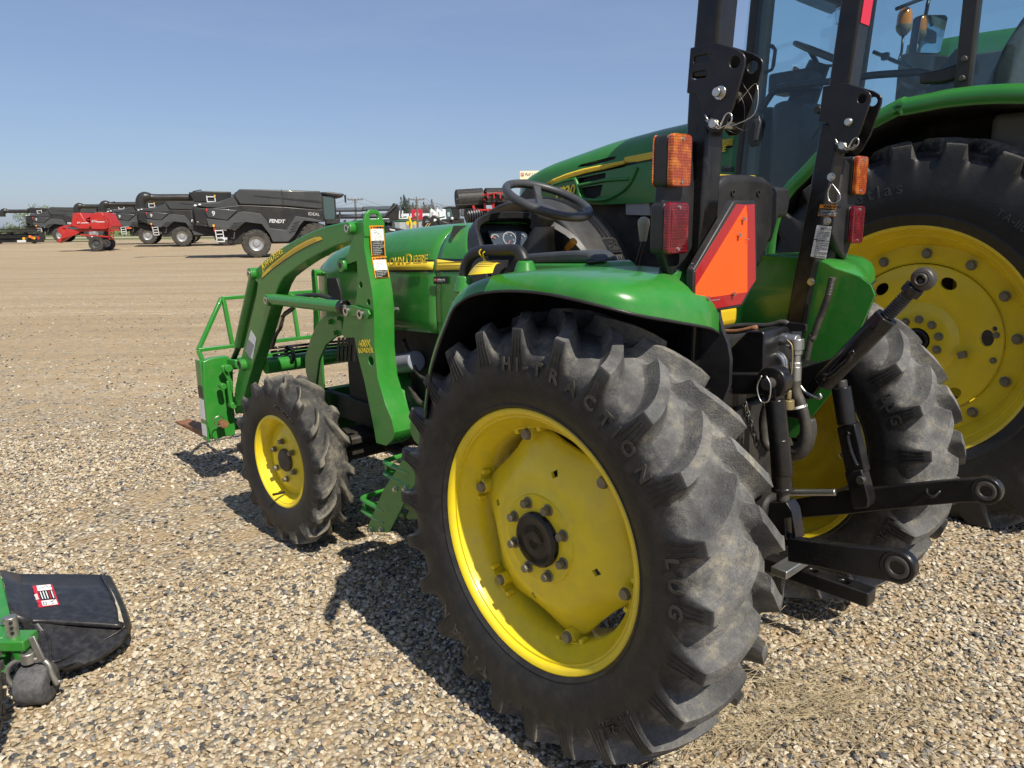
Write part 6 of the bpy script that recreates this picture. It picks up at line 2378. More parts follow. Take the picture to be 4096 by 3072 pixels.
for s_ in (1, -1):
    m = lambda v: Vector((v.x, v.y * s_, v.z))
    post(m(AT), m(AB_), .05, .07)
    post(m(AT) + Vector((-.05, -.05 * s_, 0)), m(AB_) + Vector((-.05, -.05 * s_, 0)), .06, .06, trim, 'pillar_trim')
    post(m(BTp), m(BBp), .075, .06)
    post(m(CT), m(CBt), .08, .08)
    MB().beam(m(Vector((-.70, CB, 2.09))), m(Vector((.20, CB, 2.09))), .05, .05).build('cab_sill', blk, e, bevel=.008)
    # side panes: door glass and quarter glass
    dg_ = [(AT.x - .03, CB, TOPZ), (AB_.x - .03, CB - .0, 1.50), (.62, CB, 1.50), (.18, CB, 2.08), (-.05, CB, 2.10), (-.05, CB, TOPZ)]
    MB().prism([(a_, (b_ - .006) * s_, c_) for a_, b_, c_ in dg_], (0, .006 * s_, 0)).build('door_glass', glass, e, smooth=0)
    qg = [(-.12, CB, TOPZ), (-.12, CB, 2.10), (-.60, CB - .08, 2.08), (-.60, CB - .08, TOPZ)]
    MB().prism([(a_, (b_ - .006) * s_, c_) for a_, b_, c_ in qg], (0, .006 * s_, 0)).build('quarter_glass', glass, e, smooth=0)
ws = [(1.12, -CB + .05, TOPZ), (1.24, -CB + .06, 1.75), (1.24, CB - .06, 1.75), (1.12, CB - .05, TOPZ)]
MB().prism(ws, (.006, 0, 0)).build('windscreen', glass, e, smooth=0)
rw = [(-.63, -.62, TOPZ), (-.66, -.62, 2.0), (-.66, .62, 2.0), (-.63, .62, TOPZ)]
MB().prism(rw, (-.006, 0, 0)).build('rear_glass', glass, e, smooth=0)
mb = MB()
secs = []
for z_, g in ((3.20, .06), (3.27, .10), (3.38, .08), (3.44, -.02), (3.46, -.2)):
    secs.append([(x_, y_, z_) for x_, y_ in round_poly([(-.68 - g, -.78 - g), (1.18 + g * 2, -.78 - g), (1.18 + g * 2, .78 + g), (-.68 - g, .78 + g)], .18, 5)])
MB().loft(secs, closed=True).build('cab_roof', greenB, e, smooth=50)
headl = P('headliner', (.05, .052, .055), .8)
MB().box((-.66, -.74, 3.13), (1.08, .74, 3.195)).build('headliner', headl, e, bevel=.02)
MB().prism([Vector((p.x, p.y, p.z)) for p in C1.b(-.55, (1310, -60), (1310, 0), (1490, 60), (1600, 120), (1640, 60), (1740, 60), (1740, -60))], (0, .5, 0)).build('visor', headl, e, bevel=.02)
MB().box((-.66, -.74, 1.25), (1.22, .74, 1.36)).build('cab_floor', blk, e, bevel=.02)
MB().box((-.66, -.70, 1.36), (-.2, .70, 2.0)).build('cab_rear_wall', trim, e, bevel=.03)
MB().box((-.30, -.70, 1.36), (.65, -.45, 2.10)).build('right_console', trim, e, bevel=.05, seg=3)
# door hardware
ol = C1.b(CB + .012, (948, 905), (970, 885), (1030, 890), (1042, 930), (1015, 1120), (965, 1130), (935, 1080))
MB().prism(ol, (0, -.02, 0)).build('door_handle_plate', blk, e, bevel=.005)
ol = C1.b(CB + .03, (985, 920), (1030, 905), (1042, 940), (1010, 1080), (985, 1090), (1000, 960))
MB().prism(ol, (0, -.02, 0)).build('door_handle', plasticg, e, bevel=.006)
rails = C1.b(CB - .05, (1040, 860), (1090, 780), (1140, 710), (1200, 670), (1400, 645), (1640, 620)) + C2.b(CB - .05, (800, 625), (1100, 605), (1200, 600), (1360, 640))
MB().tube(smooth_path(rails, 4), .019, n=10).build('door_rail', black, e, smooth=180)
rr = C1.b(CB - .08, (1640, 650), (1600, 800), (1500, 960), (1420, 1080))
MB().tube(smooth_path(rr, 4), .016, n=10).build('door_rail', black, e, smooth=180)
p = C1.b(CB + .01, (1484, 845))
MB().cyl(p + Vector((0, -.02, 0)), p + Vector((0, .012, 0)), .022, n=18).build('window_knob', plastic, e, bevel=.004)
ol = C2.b(CB + .03, (1195, 610), (1370, 575), (1500, 530), (1580, 520), (1570, 640), (1490, 660), (1370, 690), (1215, 695), (1192, 680))
MB().prism(ol, (0, -.03, 0)).build('hinge_arm', blk, e, bevel=.012, seg=3)
for x_, y_ in ((1570, 488), (1550, 650)):
    p = C2.b(CB + .06, (x_, y_))
    MB().cyl(p + Vector((0, -.03, 0)), p + Vector((0, .01, 0)), .014, n=14).build('hinge_pin', darkmetal, e, bevel=.003)
ol = C1.b(CB - .05, (1112, 335), (1135, 340), (1160, 378), (1145, 500), (1128, 540), (1070, 570), (1075, 545), (1120, 525), (1140, 385), (1105, 360))
MB().prism(ol, (0, -.02, 0)).build('grab_loop', blk, e, bevel=.004)
# things inside the cab
def cab_in(name):
    return bpart(name)
e = cab_in('cab_steering_wheel')
c_ = C1.b(0, (1530, 420))
rot = Matrix.Rotation(R(-28), 3, 'Y')
MB().tube([c_ + rot @ Vector((.20 * math.cos(i / 36 * 2 * math.pi), .20 * math.sin(i / 36 * 2 * math.pi), 0)) for i in range(36)], .016, n=10, closed=True).build('wheel_rim', P('grey brown wheel', (.11, .10, .085), .5), e, smooth=180)
for q in (90, 210, 330):
    MB().beam(c_ + rot @ Vector((.03 * math.cos(R(q)), .03 * math.sin(R(q)), -.06)), c_ + rot @ Vector((.2 * math.cos(R(q)), .2 * math.sin(R(q)), 0)), .03, .014).build('spoke', plasticg, e, bevel=.004)
MB().cyl(c_ + rot @ Vector((0, 0, -.05)), c_ + rot @ Vector((-.05, 0, -.65)), .07, .13, n=18).build('column', plastic, e)
p = C1.b(.08, (1330, 600))
MB().box((p.x - .14, .0, p.z - .10), (p.x + .14, .22, p.z + .03)).build('display', plastic, e, bevel=.02)
MB().tube([C1.b(.1, q) for q in ((1350, 570), (1345, 545), (1330, 540), (1300, 525))], [.006, .006, .012, .014], n=8).build('stalk', wood, e, smooth=180)
def seat(name, base, w_, h_, mat, lean=.16):
    e = cab_in(name)
    b = Vector(base)
    MB().obox(b + Vector((.05, 0, .08)), .48, w_, .14).build('seat_cushion', mat, e, bevel=.05, seg=4)
    secs = []
    for t_, ws_, th in ((0, .95, .12), (.3, 1.0, .13), (.65, .95, .11), (.85, .75, .09), (1.0, .5, .07)):
        o = b + Vector((-.20 - lean * t_, 0, .12 + h_ * t_))
        secs.append([o + Vector((x_, y_, 0)) for x_, y_ in round_poly([(-th / 2, -w_ * ws_ / 2), (th / 2, -w_ * ws_ / 2), (th / 2, w_ * ws_ / 2), (-th / 2, w_ * ws_ / 2)], .04, 4)])
    MB().loft(secs, closed=True).build('backrest', mat, e, smooth=60)
    MB().box((b.x - .2, b.y - .2, 1.36), (b.x + .2, b.y + .2, b.z + .02)).build('pedestal', plastic, e, bevel=.03)
    return e
cloth = P('grey seat cloth', (.075, .078, .080), .9, vary=.15, vscale=40, bump=.2, bscale=200)
seat('passenger_seat', (.62, -.28, 1.92), .40, .46, cloth)
seat('cab_seat', (.16, .02, 1.92), .48, .56, cloth)
MB().box((.95, -.45, 1.36), (1.16, .40, 2.25)).build('dash_panel', plastic, BT, bevel=.06, seg=3)
# inner mirror, work mirror and beacon on the far side
e = cab_in('inner_mirror')
silv = P('mirror glass', (.75, .78, .80), .03, metal=1.0)
pts = C1.b(.40, (1608, 80), (1640, 62), (1740, 72), (1740, 198), (1620, 188))
MB().prism(pts, (0, -.03, 0)).build('mirror_shell', plastic, e, bevel=.008)
pts = C1.b(.402, (1618, 88), (1642, 72), (1735, 82), (1735, 190), (1626, 180))
MB().prism(pts, (0, .003, 0)).build('mirror_glass', silv, e)
MB().beam(C1.b(.39, (1700, 70)), C1.b(.39, (1710, -20)), .02, .02).build('mirror_stem', plastic, e)
e = cab_in('side_mirror')
pts = C2.b(-1.15, (1130, 440), (1175, 145), (1200, 122), (1390, 122), (1415, 150), (1350, 440), (1325, 455), (1150, 450))
MB().prism([p + Vector((-.02, 0, 0)) for p in pts], (.06, -.03, 0)).build('mirror_shell', plastic, e, bevel=.01)
pts = C2.b(-1.145, (1142, 435), (1186, 150), (1205, 134), (1385, 134), (1402, 155), (1340, 432), (1318, 446), (1158, 440))
MB().prism([p + Vector((-.024, .004, 0)) for p in pts], (-.002, .002, 0)).build('mirror_glass', silv, e)
MB().tube(smooth_path(C2.b(-1.15, (1250, 120), (1265, 40), (1255, -20)) + [Vector((.9, -.8, 2.95))], 4), .014, n=8).build('mirror_arm', black, e, smooth=180)
e = bpart('beacon_lamp')
p = C2.b(-1.0, (1068, 235))
amb2 = P('amber dome', (.80, .25, .012), .12, trans=.35, coat=.5)
mb = MB()
mb.lathe([(.052, .0), (.052, .03), (.049, .07), (.040, .10), (.024, .118), (.0001, .124)], n=24, axis='Z', o=tuple(p + Vector((0, 0, .02))))
mb.build('dome', amb2, e, smooth=60)
mb = MB()
mb.lathe([(.020, -.05), (.046, -.02), (.054, .0), (.054, .022), (.0001, .022)], n=24, axis='Z', o=tuple(p))
mb.build('base', P('beacon base', (.16, .13, .08), .5), e)
MB().tube([p + Vector((0, 0, -.04)), p + Vector((0, 0, -.16)), p + Vector((.012, 0, -.21)), p + Vector((-.04, .1, -.24)), p + Vector((-.1, .2, -.26))], .010, n=8).build('stem', black, e, smooth=180)
MB().tube([C2.b(-.78, q) for q in ((815, 430), (910, 470), (1000, 510), (1130, 555))], .014, n=8).build('far_rail', black, BT, smooth=180)
p = C2.b(-.78, (915, 468))
MB().obox(p, .05, .04, .05).build('rail_clamp', plastic, BT, bevel=.006)

# another green tractor farther right, seen through the cab glass
GX = BO - LV * 4.6 + FV * .2
GT = thing('green_tractor', 'another green tractor hood seen through the cab windows of the large tractor', 'tractor', GX, YAW)
Cg = Crop(3100, 0, 2.0733, GX)
g0 = Cg.b(.45, (1065, 345))
g1 = Cg.b(.45, (1530, 285))
g2 = Cg.b(.45, (2065, 205))
secs = []
for a_, top, hw in ((g0.x + .04, g0.z - .12, .22), (g0.x, g0.z, .36), (g0.x * .7 + g1.x * .3, (g0.z * .5 + g1.z * .5), .44), (g1.x, g1.z + .01, .46), (g2.x, g2.z + .01, .47), (g2.x - .8, g2.z + .06, .47)):
    row = [(a_, hw, top - .75), (a_, hw, top - .10), (a_, hw * .93, top - .02), (a_, hw * .6, top + .01), (a_, 0, top + .02), (a_, -hw * .6, top + .01), (a_, -hw * .93, top - .02), (a_, -hw, top - .10), (a_, -hw, top - .75)]
    secs.append(row)
MB().loft(secs).build('hood', greenB, GT, smooth=50)
MB().side([(g0.x + .03, g0.z - .14), (g0.x - .1, g0.z - .12), (g1.x, g1.z - .22), (g2.x - .8, g2.z - .20), (g2.x - .8, g2.z - .8), (g0.x + .03, g0.z - .8)], .474, -.474).build('grille', dark, GT, bevel=.02)
MB().box((g2.x - 2.2, -.4, .5), (g0.x - .1, .4, g1.z - .5)).build('engine', dark, GT, bevel=.03)
MB().box((g2.x - 2.4, -.75, 1.3), (g2.x - .85, .75, 3.0)).build('cab', P('far cab', (.05, .07, .08), .15), GT, bevel=.06)
for a_, r_, y_ in ((g0.x - .7, .70, .8), (g0.x - .7, .70, -.8), (g2.x - 2.1, .92, .8), (g2.x - 2.1, .92, -.8)):
    ee = bpy.data.objects.new('wheel', None)
    col.objects.link(ee)
    ee.parent = GT
    ee.location = (a_, y_, r_)
    mb = MB()
    mb.lathe([(r_ * .6, -.2), (r_ * .9, -.23), (r_, -.17), (r_, .17), (r_ * .9, .23), (r_ * .6, .2)], n=32)
    mb.build('tyre', rub_big, ee)
    mb = MB()
    mb.lathe([(r_ * .62, .19), (r_ * .5, .05), (.0001, .05)], n=32)
    mb.lathe([(r_ * .62, -.19), (r_ * .5, -.05), (.0001, -.05)], n=32)
    mb.build('rim', yellowB, ee)
# ---------------------------------------------------------------- mower at the left edge
def MW(x, y, z):
    if x > 100 and z < .3:
        z = .05 + (z - .05) * .8
    return ground_at(x / 1.9029, 2200 + y / 1.9029, z)


MO = ground_at(126, 2825)
MO.z = 0
MWR = thing('mower_deck', 'green mower deck with black plastic discharge chute and small caster wheel at left edge', 'mower', MO)


def mbuild(mb, name, mat, parent=None, **kw):
    mb.v = [tuple(Vector(v) - MO) for v in mb.v]
    return mb.build(name, mat, parent or MWR, **kw)


chute = P('chute plastic', (.011, .011, .013), .36, vary=.08, vscale=6, bump=.03, bscale=160, dust=.14, dscale=40, dustcol=(.26, .25, .24))
# sheet surface: rows from inner (left) to outer (right) edge
rows = [
    [MW(5, 150, .235), MW(160, 182, .215), MW(500, 183, .185), MW(770, 186, .160), MW(832, 192, .150), MW(850, 205, .128)],
    [MW(40, 250, .235), MW(175, 270, .222), MW(520, 300, .190), MW(830, 300, .160), MW(900, 320, .145), MW(915, 335, .120)],
    [MW(65, 390, .235), MW(200, 400, .225), MW(540, 430, .188), MW(890, 450, .150), MW(960, 460, .128), MW(978, 480, .105)],
    [MW(90, 490, .235), MW(245, 525, .215), MW(560, 540, .180), MW(925, 565, .140), MW(985, 545, .115), MW(1005, 580, .090)],
    [MW(180, 560, .215), MW(280, 545, .200), MW(560, 560, .165), MW(935, 580, .125), MW(970, 620, .100), MW(990, 650, .080)],
    [MW(190, 600, .185), MW(350, 640, .160), MW(560, 660, .135), MW(860, 640, .110), MW(930, 690, .088), MW(940, 710, .070)],
    [MW(300, 690, .160), MW(385, 760, .135), MW(560, 750, .115), MW(760, 720, .098), MW(830, 770, .080), MW(840, 790, .062)],
    [MW(330, 800, .140), MW(400, 855, .110), MW(560, 815, .100), MW(700, 780, .088), MW(750, 825, .072), MW(755, 845, .055)],
    [MW(345, 870, .130), MW(390, 905, .100), MW(500, 880, .090), MW(600, 850, .080), MW(640, 868, .064), MW(645, 888, .050)],
    [MW(356, 918, .122), MW(376, 930, .095), MW(430, 915, .082), MW(490, 896, .072), MW(520, 905, .060), MW(525, 924, .047)],
    [MW(362, 936, .118), MW(370, 942, .094), MW(382, 940, .082), MW(400, 935, .072), MW(408, 936, .060), MW(410, 950, .047)],
]
mbuild(MB().loft([[v for v in r_] for r_ in rows]), 'discharge_chute', chute, smooth=26, solid=.006, bevel=0)
# raised rim bead along the outer edge and the inner panel crease
bead = smooth_path([MW(770, 186, .163), MW(845, 330, .160), MW(935, 540, .135), MW(930, 600, .120), MW(760, 700, .102), MW(570, 790, .104), MW(410, 850, .116), MW(385, 800, .128), MW(375, 690, .150), MW(330, 625, .165), MW(260, 612, .180)], 6)
mbuild(MB().tube(bead, .0045, n=6), 'chute_bead', chute, smooth=180)
crease = smooth_path([MW(175, 545, .212), MW(330, 540, .198), MW(600, 555, .174), MW(930, 575, .140)], 6)
mbuild(MB().tube(crease, .009, n=8), 'chute_rib', chute, smooth=180)
scr = P('scuffed edge', (.42, .37, .28), .7, vary=.3, vscale=30)
mbuild(MB().loft([[MW(775, 200, .1655), MW(782, 200, .165)], [MW(850, 330, .1625), MW(862, 330, .162)], [MW(895, 450, .154), MW(910, 440, .153)], [MW(905, 540, .147), MW(942, 552, .139)]]), 'scuff_mark', scr, smooth=60)
# danger sticker
def sk(pts, mat, nm, lift):
    return mbuild(MB().prism([MW(x_, y_, z_ + lift) for x_, y_, z_ in pts], (0, 0, .0006)), nm, mat, smooth=0)
def zz(x_, y_):
    return float(np.interp(x_, [160, 500, 770], [.221, .188, .163])) + .004
def q4(*pts):
    return [(x_, y_, zz(x_, y_)) for x_, y_ in pts]
sk(q4((246, 275), (395, 260), (452, 415), (295, 438)), red_lab, 'danger_sticker', .002)
sk(q4((277, 272), (383, 262), (397, 300), (288, 312)), white, 'sticker_picture_field', .0034)
sk(q4((289, 314), (398, 303), (424, 372), (311, 386)), decal_k, 'sticker_text_field', .0034)
sk(q4((313, 388), (426, 375), (440, 412), (326, 426)), white, 'sticker_picture_field', .0034)
for i in range(5):
    x0 = 302 + i * 21
    sk(q4((x0, 318 - i * 2), (x0 + 8, 317 - i * 2), (x0 + 28, 372 - i * 2), (x0 + 20, 373 - i * 2)), white if i != 3 else red_lab, 'sticker_lettering', .0044)
for pts in (((295, 295), (330, 285), (345, 270), (375, 285), (390, 278)), ((330, 400), (350, 395), (355, 415), (335, 418), (330, 400)), ((385, 395), (410, 380), (420, 378)), ((385, 395), (402, 395), (406, 410), (388, 412))):
    mbuild(MB().tube([MW(x_, y_, zz(x_, y_) + .0046) for x_, y_ in pts], .0012, n=4), 'sticker_drawing', decal_k, smooth=0)
p, q = MW(268, 318, zz(268, 318) + .0044), MW(290, 378, zz(290, 378) + .0044)
def mtext(txt, sz, mat, o, x, y):
    ob = text_on('sticker_lettering', txt, sz, mat, MWR, Vector(o) - MO, x, y, depth=.0002, bold=.0004)
    return ob
mtext('DANGER', .0125, white, MW(296, 374, zz(296, 374) + .0044), MW(266, 300, zz(266, 300)) - MW(292, 372, zz(292, 372)), MW(266, 330, .2) - MW(296, 326, .2))
# green deck
dk = [MW(-140, 150, .22), MW(0, 195, .225), MW(18, 215, .225), MW(45, 330, .225), MW(68, 420, .225), MW(90, 490, .222), MW(95, 520, .222), MW(70, 590, .222), MW(65, 655, .22), MW(-160, 700, .22)]
mbuild(MB().prism(dk, (0, 0, -.018)), 'deck_top', green2, bevel=.004)
sd = [MW(72, 640, .215), MW(-160, 690, .215)]
mbuild(MB().prism([sd[0], sd[1], sd[1] - Vector((0, .01, .12)), sd[0] - Vector((.012, .01, .13))], (0, .012, 0)), 'deck_wall', green2, bevel=.003)
b0 = MW(40, 555, .228)
mb = MB()
bolt_mb(mb, b0, (0, 0, 1), .011, .018)
mbuild(mb, 'deck_bolt', steel)
# caster bracket, spindle, fork and wheel
sp0, sp1 = MW(98, 625, .235), MW(95, 525, .300)
galv = P('galvanised', (.40, .39, .36), .45, metal=.8, vary=.25, vscale=25, dust=.3, dscale=14)
sp = mbuild(MB().cyl(sp0 - Vector((0, 0, .02)), Vector((sp0.x, sp0.y, sp0.z + .055)), .0185, n=20), 'spindle', galv, bevel=.002)
for i in range(3):
    c_ = Vector((sp0.x, sp0.y, sp0.z + .006 + .018 * i))
    mbuild(MB().cyl(c_ + Vector((.010, -.016, 0)), c_ + Vector((.0115, -.0188, 0)), .0055, n=12), 'spindle_hole', dark)
br = [MW(72, 650, .205), MW(200, 620, .205), MW(208, 690, .190), MW(180, 715, .190), MW(195, 780, .150), MW(100, 790, .150)]
cx = MW(150, 690, .19)
mbuild(MB().obox(Vector((sp0.x + .012, sp0.y, .205)), .085, .075, .035), 'caster_bracket', green2, bevel=.004)
mbuild(MB().obox(Vector((sp0.x - .07, sp0.y + .005, .185)), .10, .06, .05), 'caster_bracket', green2, bevel=.004)
mbuild(MB().cyl(Vector((sp0.x + .018, sp0.y, .19)), Vector((sp0.x + .022, sp0.y, .145)), .030, .026, n=18), 'bracket_boss', green2, bevel=.003)
wc = Vector((MO.x + .006, MO.y + .03, .062))
WRD, WWD = .064, .047
waxis = Vector((1, .10, 0)).normalized()
fk = Vector((wc.x - .012, wc.y, wc.z + .082))
mbuild(MB().cyl(fk + Vector((0, 0, -.006)), fk + Vector((0, 0, .03)), .022, n=16), 'fork_head', galv, bevel=.003)
for s_ in (1, -1):
    pts = [fk, fk + waxis * s_ * .035 + Vector((0, 0, .002)), fk + waxis * s_ * .060 + Vector((0, -.004, -.016)), fk + waxis * s_ * .068 + Vector((0, -.008, -.05)), wc + waxis * s_ * .066 + Vector((0, -.005, -.006))]
    mbuild(MB().tube(smooth_path(pts, 5), .0085, n=8), 'fork_arm', galv, smooth=180)
    mbuild(MB().cyl(wc + waxis * s_ * .052, wc + waxis * s_ * .080, .007, n=6), 'axle_bolt', steel)
mbuild(MB().beam(fk + waxis * .045 + Vector((0, -.008, .0)), Vector((sp0.x + .065, sp0.y - .012, .225)), .022, .008, up=(0, 1, 0)), 'lock_strap', galv, bevel=.002)
mb = MB()
mb.lathe([(.012, -WWD), (.050, -WWD), (.058, -WWD * .94), (.0625, -WWD * .78), (.064, -WWD * .4), (.0642, 0), (.064, WWD * .4), (.0625, WWD * .78), (.058, WWD * .94), (.050, WWD), (.012, WWD)], n=36, axis='X')
rz = Matrix.Rotation(math.atan2(waxis.y, waxis.x), 3, 'Z')
mb.v = [tuple(wc + rz @ Vector(v)) for v in mb.v]
cast = P('caster rubber', (.065, .065, .068), .8, vary=.45, vscale=40, bump=.5, bscale=90, dust=.4, dscale=25, dustcol=(.26, .26, .26))
mbuild(mb, 'caster_wheel', cast, smooth=50)
# drive tyre cut by the picture's left edge
ty = ground_at(20, 3120)
tc_ = Vector((ty.x - .165, ty.y - .10, .245))
mb = MB()
mb.lathe([(.13, -.11), (.20, -.13), (.225, -.125), (.24, -.10), (.245, 0), (.24, .10), (.225, .125), (.20, .13), (.13, .11)], n=64, axis='X')
for i in range(36):
    t_ = i / 36 * 2 * math.pi
    for s_ in (-1, 1):
        c_ = Vector((.065 * s_, (.246) * math.cos(t_ + s_ * .04), .246 * math.sin(t_ + s_ * .04)))
        rot = Matrix.Rotation(t_ + s_ * .04, 3, 'X')
        mb.obox(c_, .11, .014, .026, Matrix.Rotation(R(25) * s_, 3, 'Y').to_3x3() if False else rot)
rz = Matrix.Rotation(R(6), 3, 'Z')
mb.v = [tuple(tc_ + rz @ Vector(v)) for v in mb.v]
mbuild(mb, 'drive_tyre', rubber('mower tyre rubber', .2, .3, side=.4), smooth=40)
mb = MB()
mb.lathe([(.15, .105), (.12, .06), (.0001, .06)], n=32, axis='X')
mb.lathe([(.15, -.105), (.12, -.06), (.0001, -.06)], n=32, axis='X')
mb.v = [tuple(tc_ + rz @ Vector(v)) for v in mb.v]
mbuild(mb, 'drive_rim', yellow)
# ---------------------------------------------------------------- far yard: combines, implements, poles, trees
cdark = P('combine charcoal', (.038, .041, .044), .34, coat=.25, vary=.05, vscale=1, dust=.08, dscale=1.5)
cdark2 = P('combine black panel', (.016, .017, .018), .36, vary=.05, vscale=1, dust=.08, dscale=1.5)
ctrim = P('combine grey trim', (.055, .060, .064), .45, vary=.05, vscale=1, dust=.06, dscale=2)
cglass = P('far cab glass', (.05, .085, .085), .08, coat=.5)
silver = P('silver rim', (.42, .43, .44), .4, metal=.6, dust=.2)
farrub = P('far tyre rubber', (.030, .029, .027), .85, vary=.3, vscale=4, dust=.5, dscale=3, dustcol=(.16, .14, .11))
whitel = P('white ladder', (.62, .63, .64), .5)
amberl = P('amber reflector', (.85, .45, .02), .4)
redm = P('implement red', (.42, .018, .016), .4, vary=.08, vscale=2, dust=.12, dscale=3)
cyl_b = P('roller rubber', (.018, .018, .019), .6, vary=.3, vscale=6, dust=.3, dscale=8, dustcol=(.12, .11, .10))


def place(name, label, cat, px, dist, yaw, group=None, scale=1.0):
    d = ray(px, 960)
    s_ = dist / d.y
    x, y = d.x * s_, dist
    o = thing(name, label, cat, (x, y, gz(x, y) - .012), yaw, group)
    o.scale = (scale,) * 3
    return o


def kid(mb, name, mat, parent, **kw):
    return mb.build(name, mat, parent, **kw)


def far_wheel(parent, x, y, r_, w_, rimr, name='wheel', rimmat=None, lugs=18):
    e = bpy.data.objects.new(name, None)
    col.objects.link(e)
    e.parent = parent
    e.location = (x, y, r_)
    mb = MB()
    mb.lathe([(rimr, -w_ * .42), (r_ * .84, -w_ * .5), (r_ * .94, -w_ * .46), (r_ * .95, 0), (r_ * .94, w_ * .46), (r_ * .84, w_ * .5), (rimr, w_ * .42)], n=40)
    for i in range(lugs):
        for s_ in (1, -1):
            t_ = (i + (0 if s_ > 0 else .5)) / lugs * 2 * math.pi
            p0 = Vector((r_ * .97 * math.cos(t_), .02 * s_ * w_, r_ * .97 * math.sin(t_)))
            t2 = t_ + .22
            p1 = Vector((r_ * .955 * math.cos(t2), .5 * s_ * w_, r_ * .955 * math.sin(t2)))
            mb.beam(p0, p1, r_ * .09, r_ * .055, up=(math.cos(t_), 0, math.sin(t_)))
    mb.build('tyre', farrub, e)
    mb = MB()
    for s_ in (1, -1):
        mb.lathe([(rimr * 1.02, s_ * w_ * .44), (rimr * .94, s_ * w_ * .40), (rimr * .88, s_ * w_ * .24), (rimr * .55, s_ * w_ * .20), (rimr * .42, s_ * w_ * .32), (rimr * .2, s_ * w_ * .34), (.0001, s_ * w_ * .34)], n=32)
    mb.build('rim', rimmat or silver, e)
    return e


Us = 1 / (197.5 * .94)
def U(x): return (x - 860) * Us
def Vv(y): return (1030 - y) / 197.5
def sidep(mb, pts, y0, y1):
    return mb.prism([(U(x), y0, Vv(y)) for x, y in pts], (0, y1 - y0, 0))


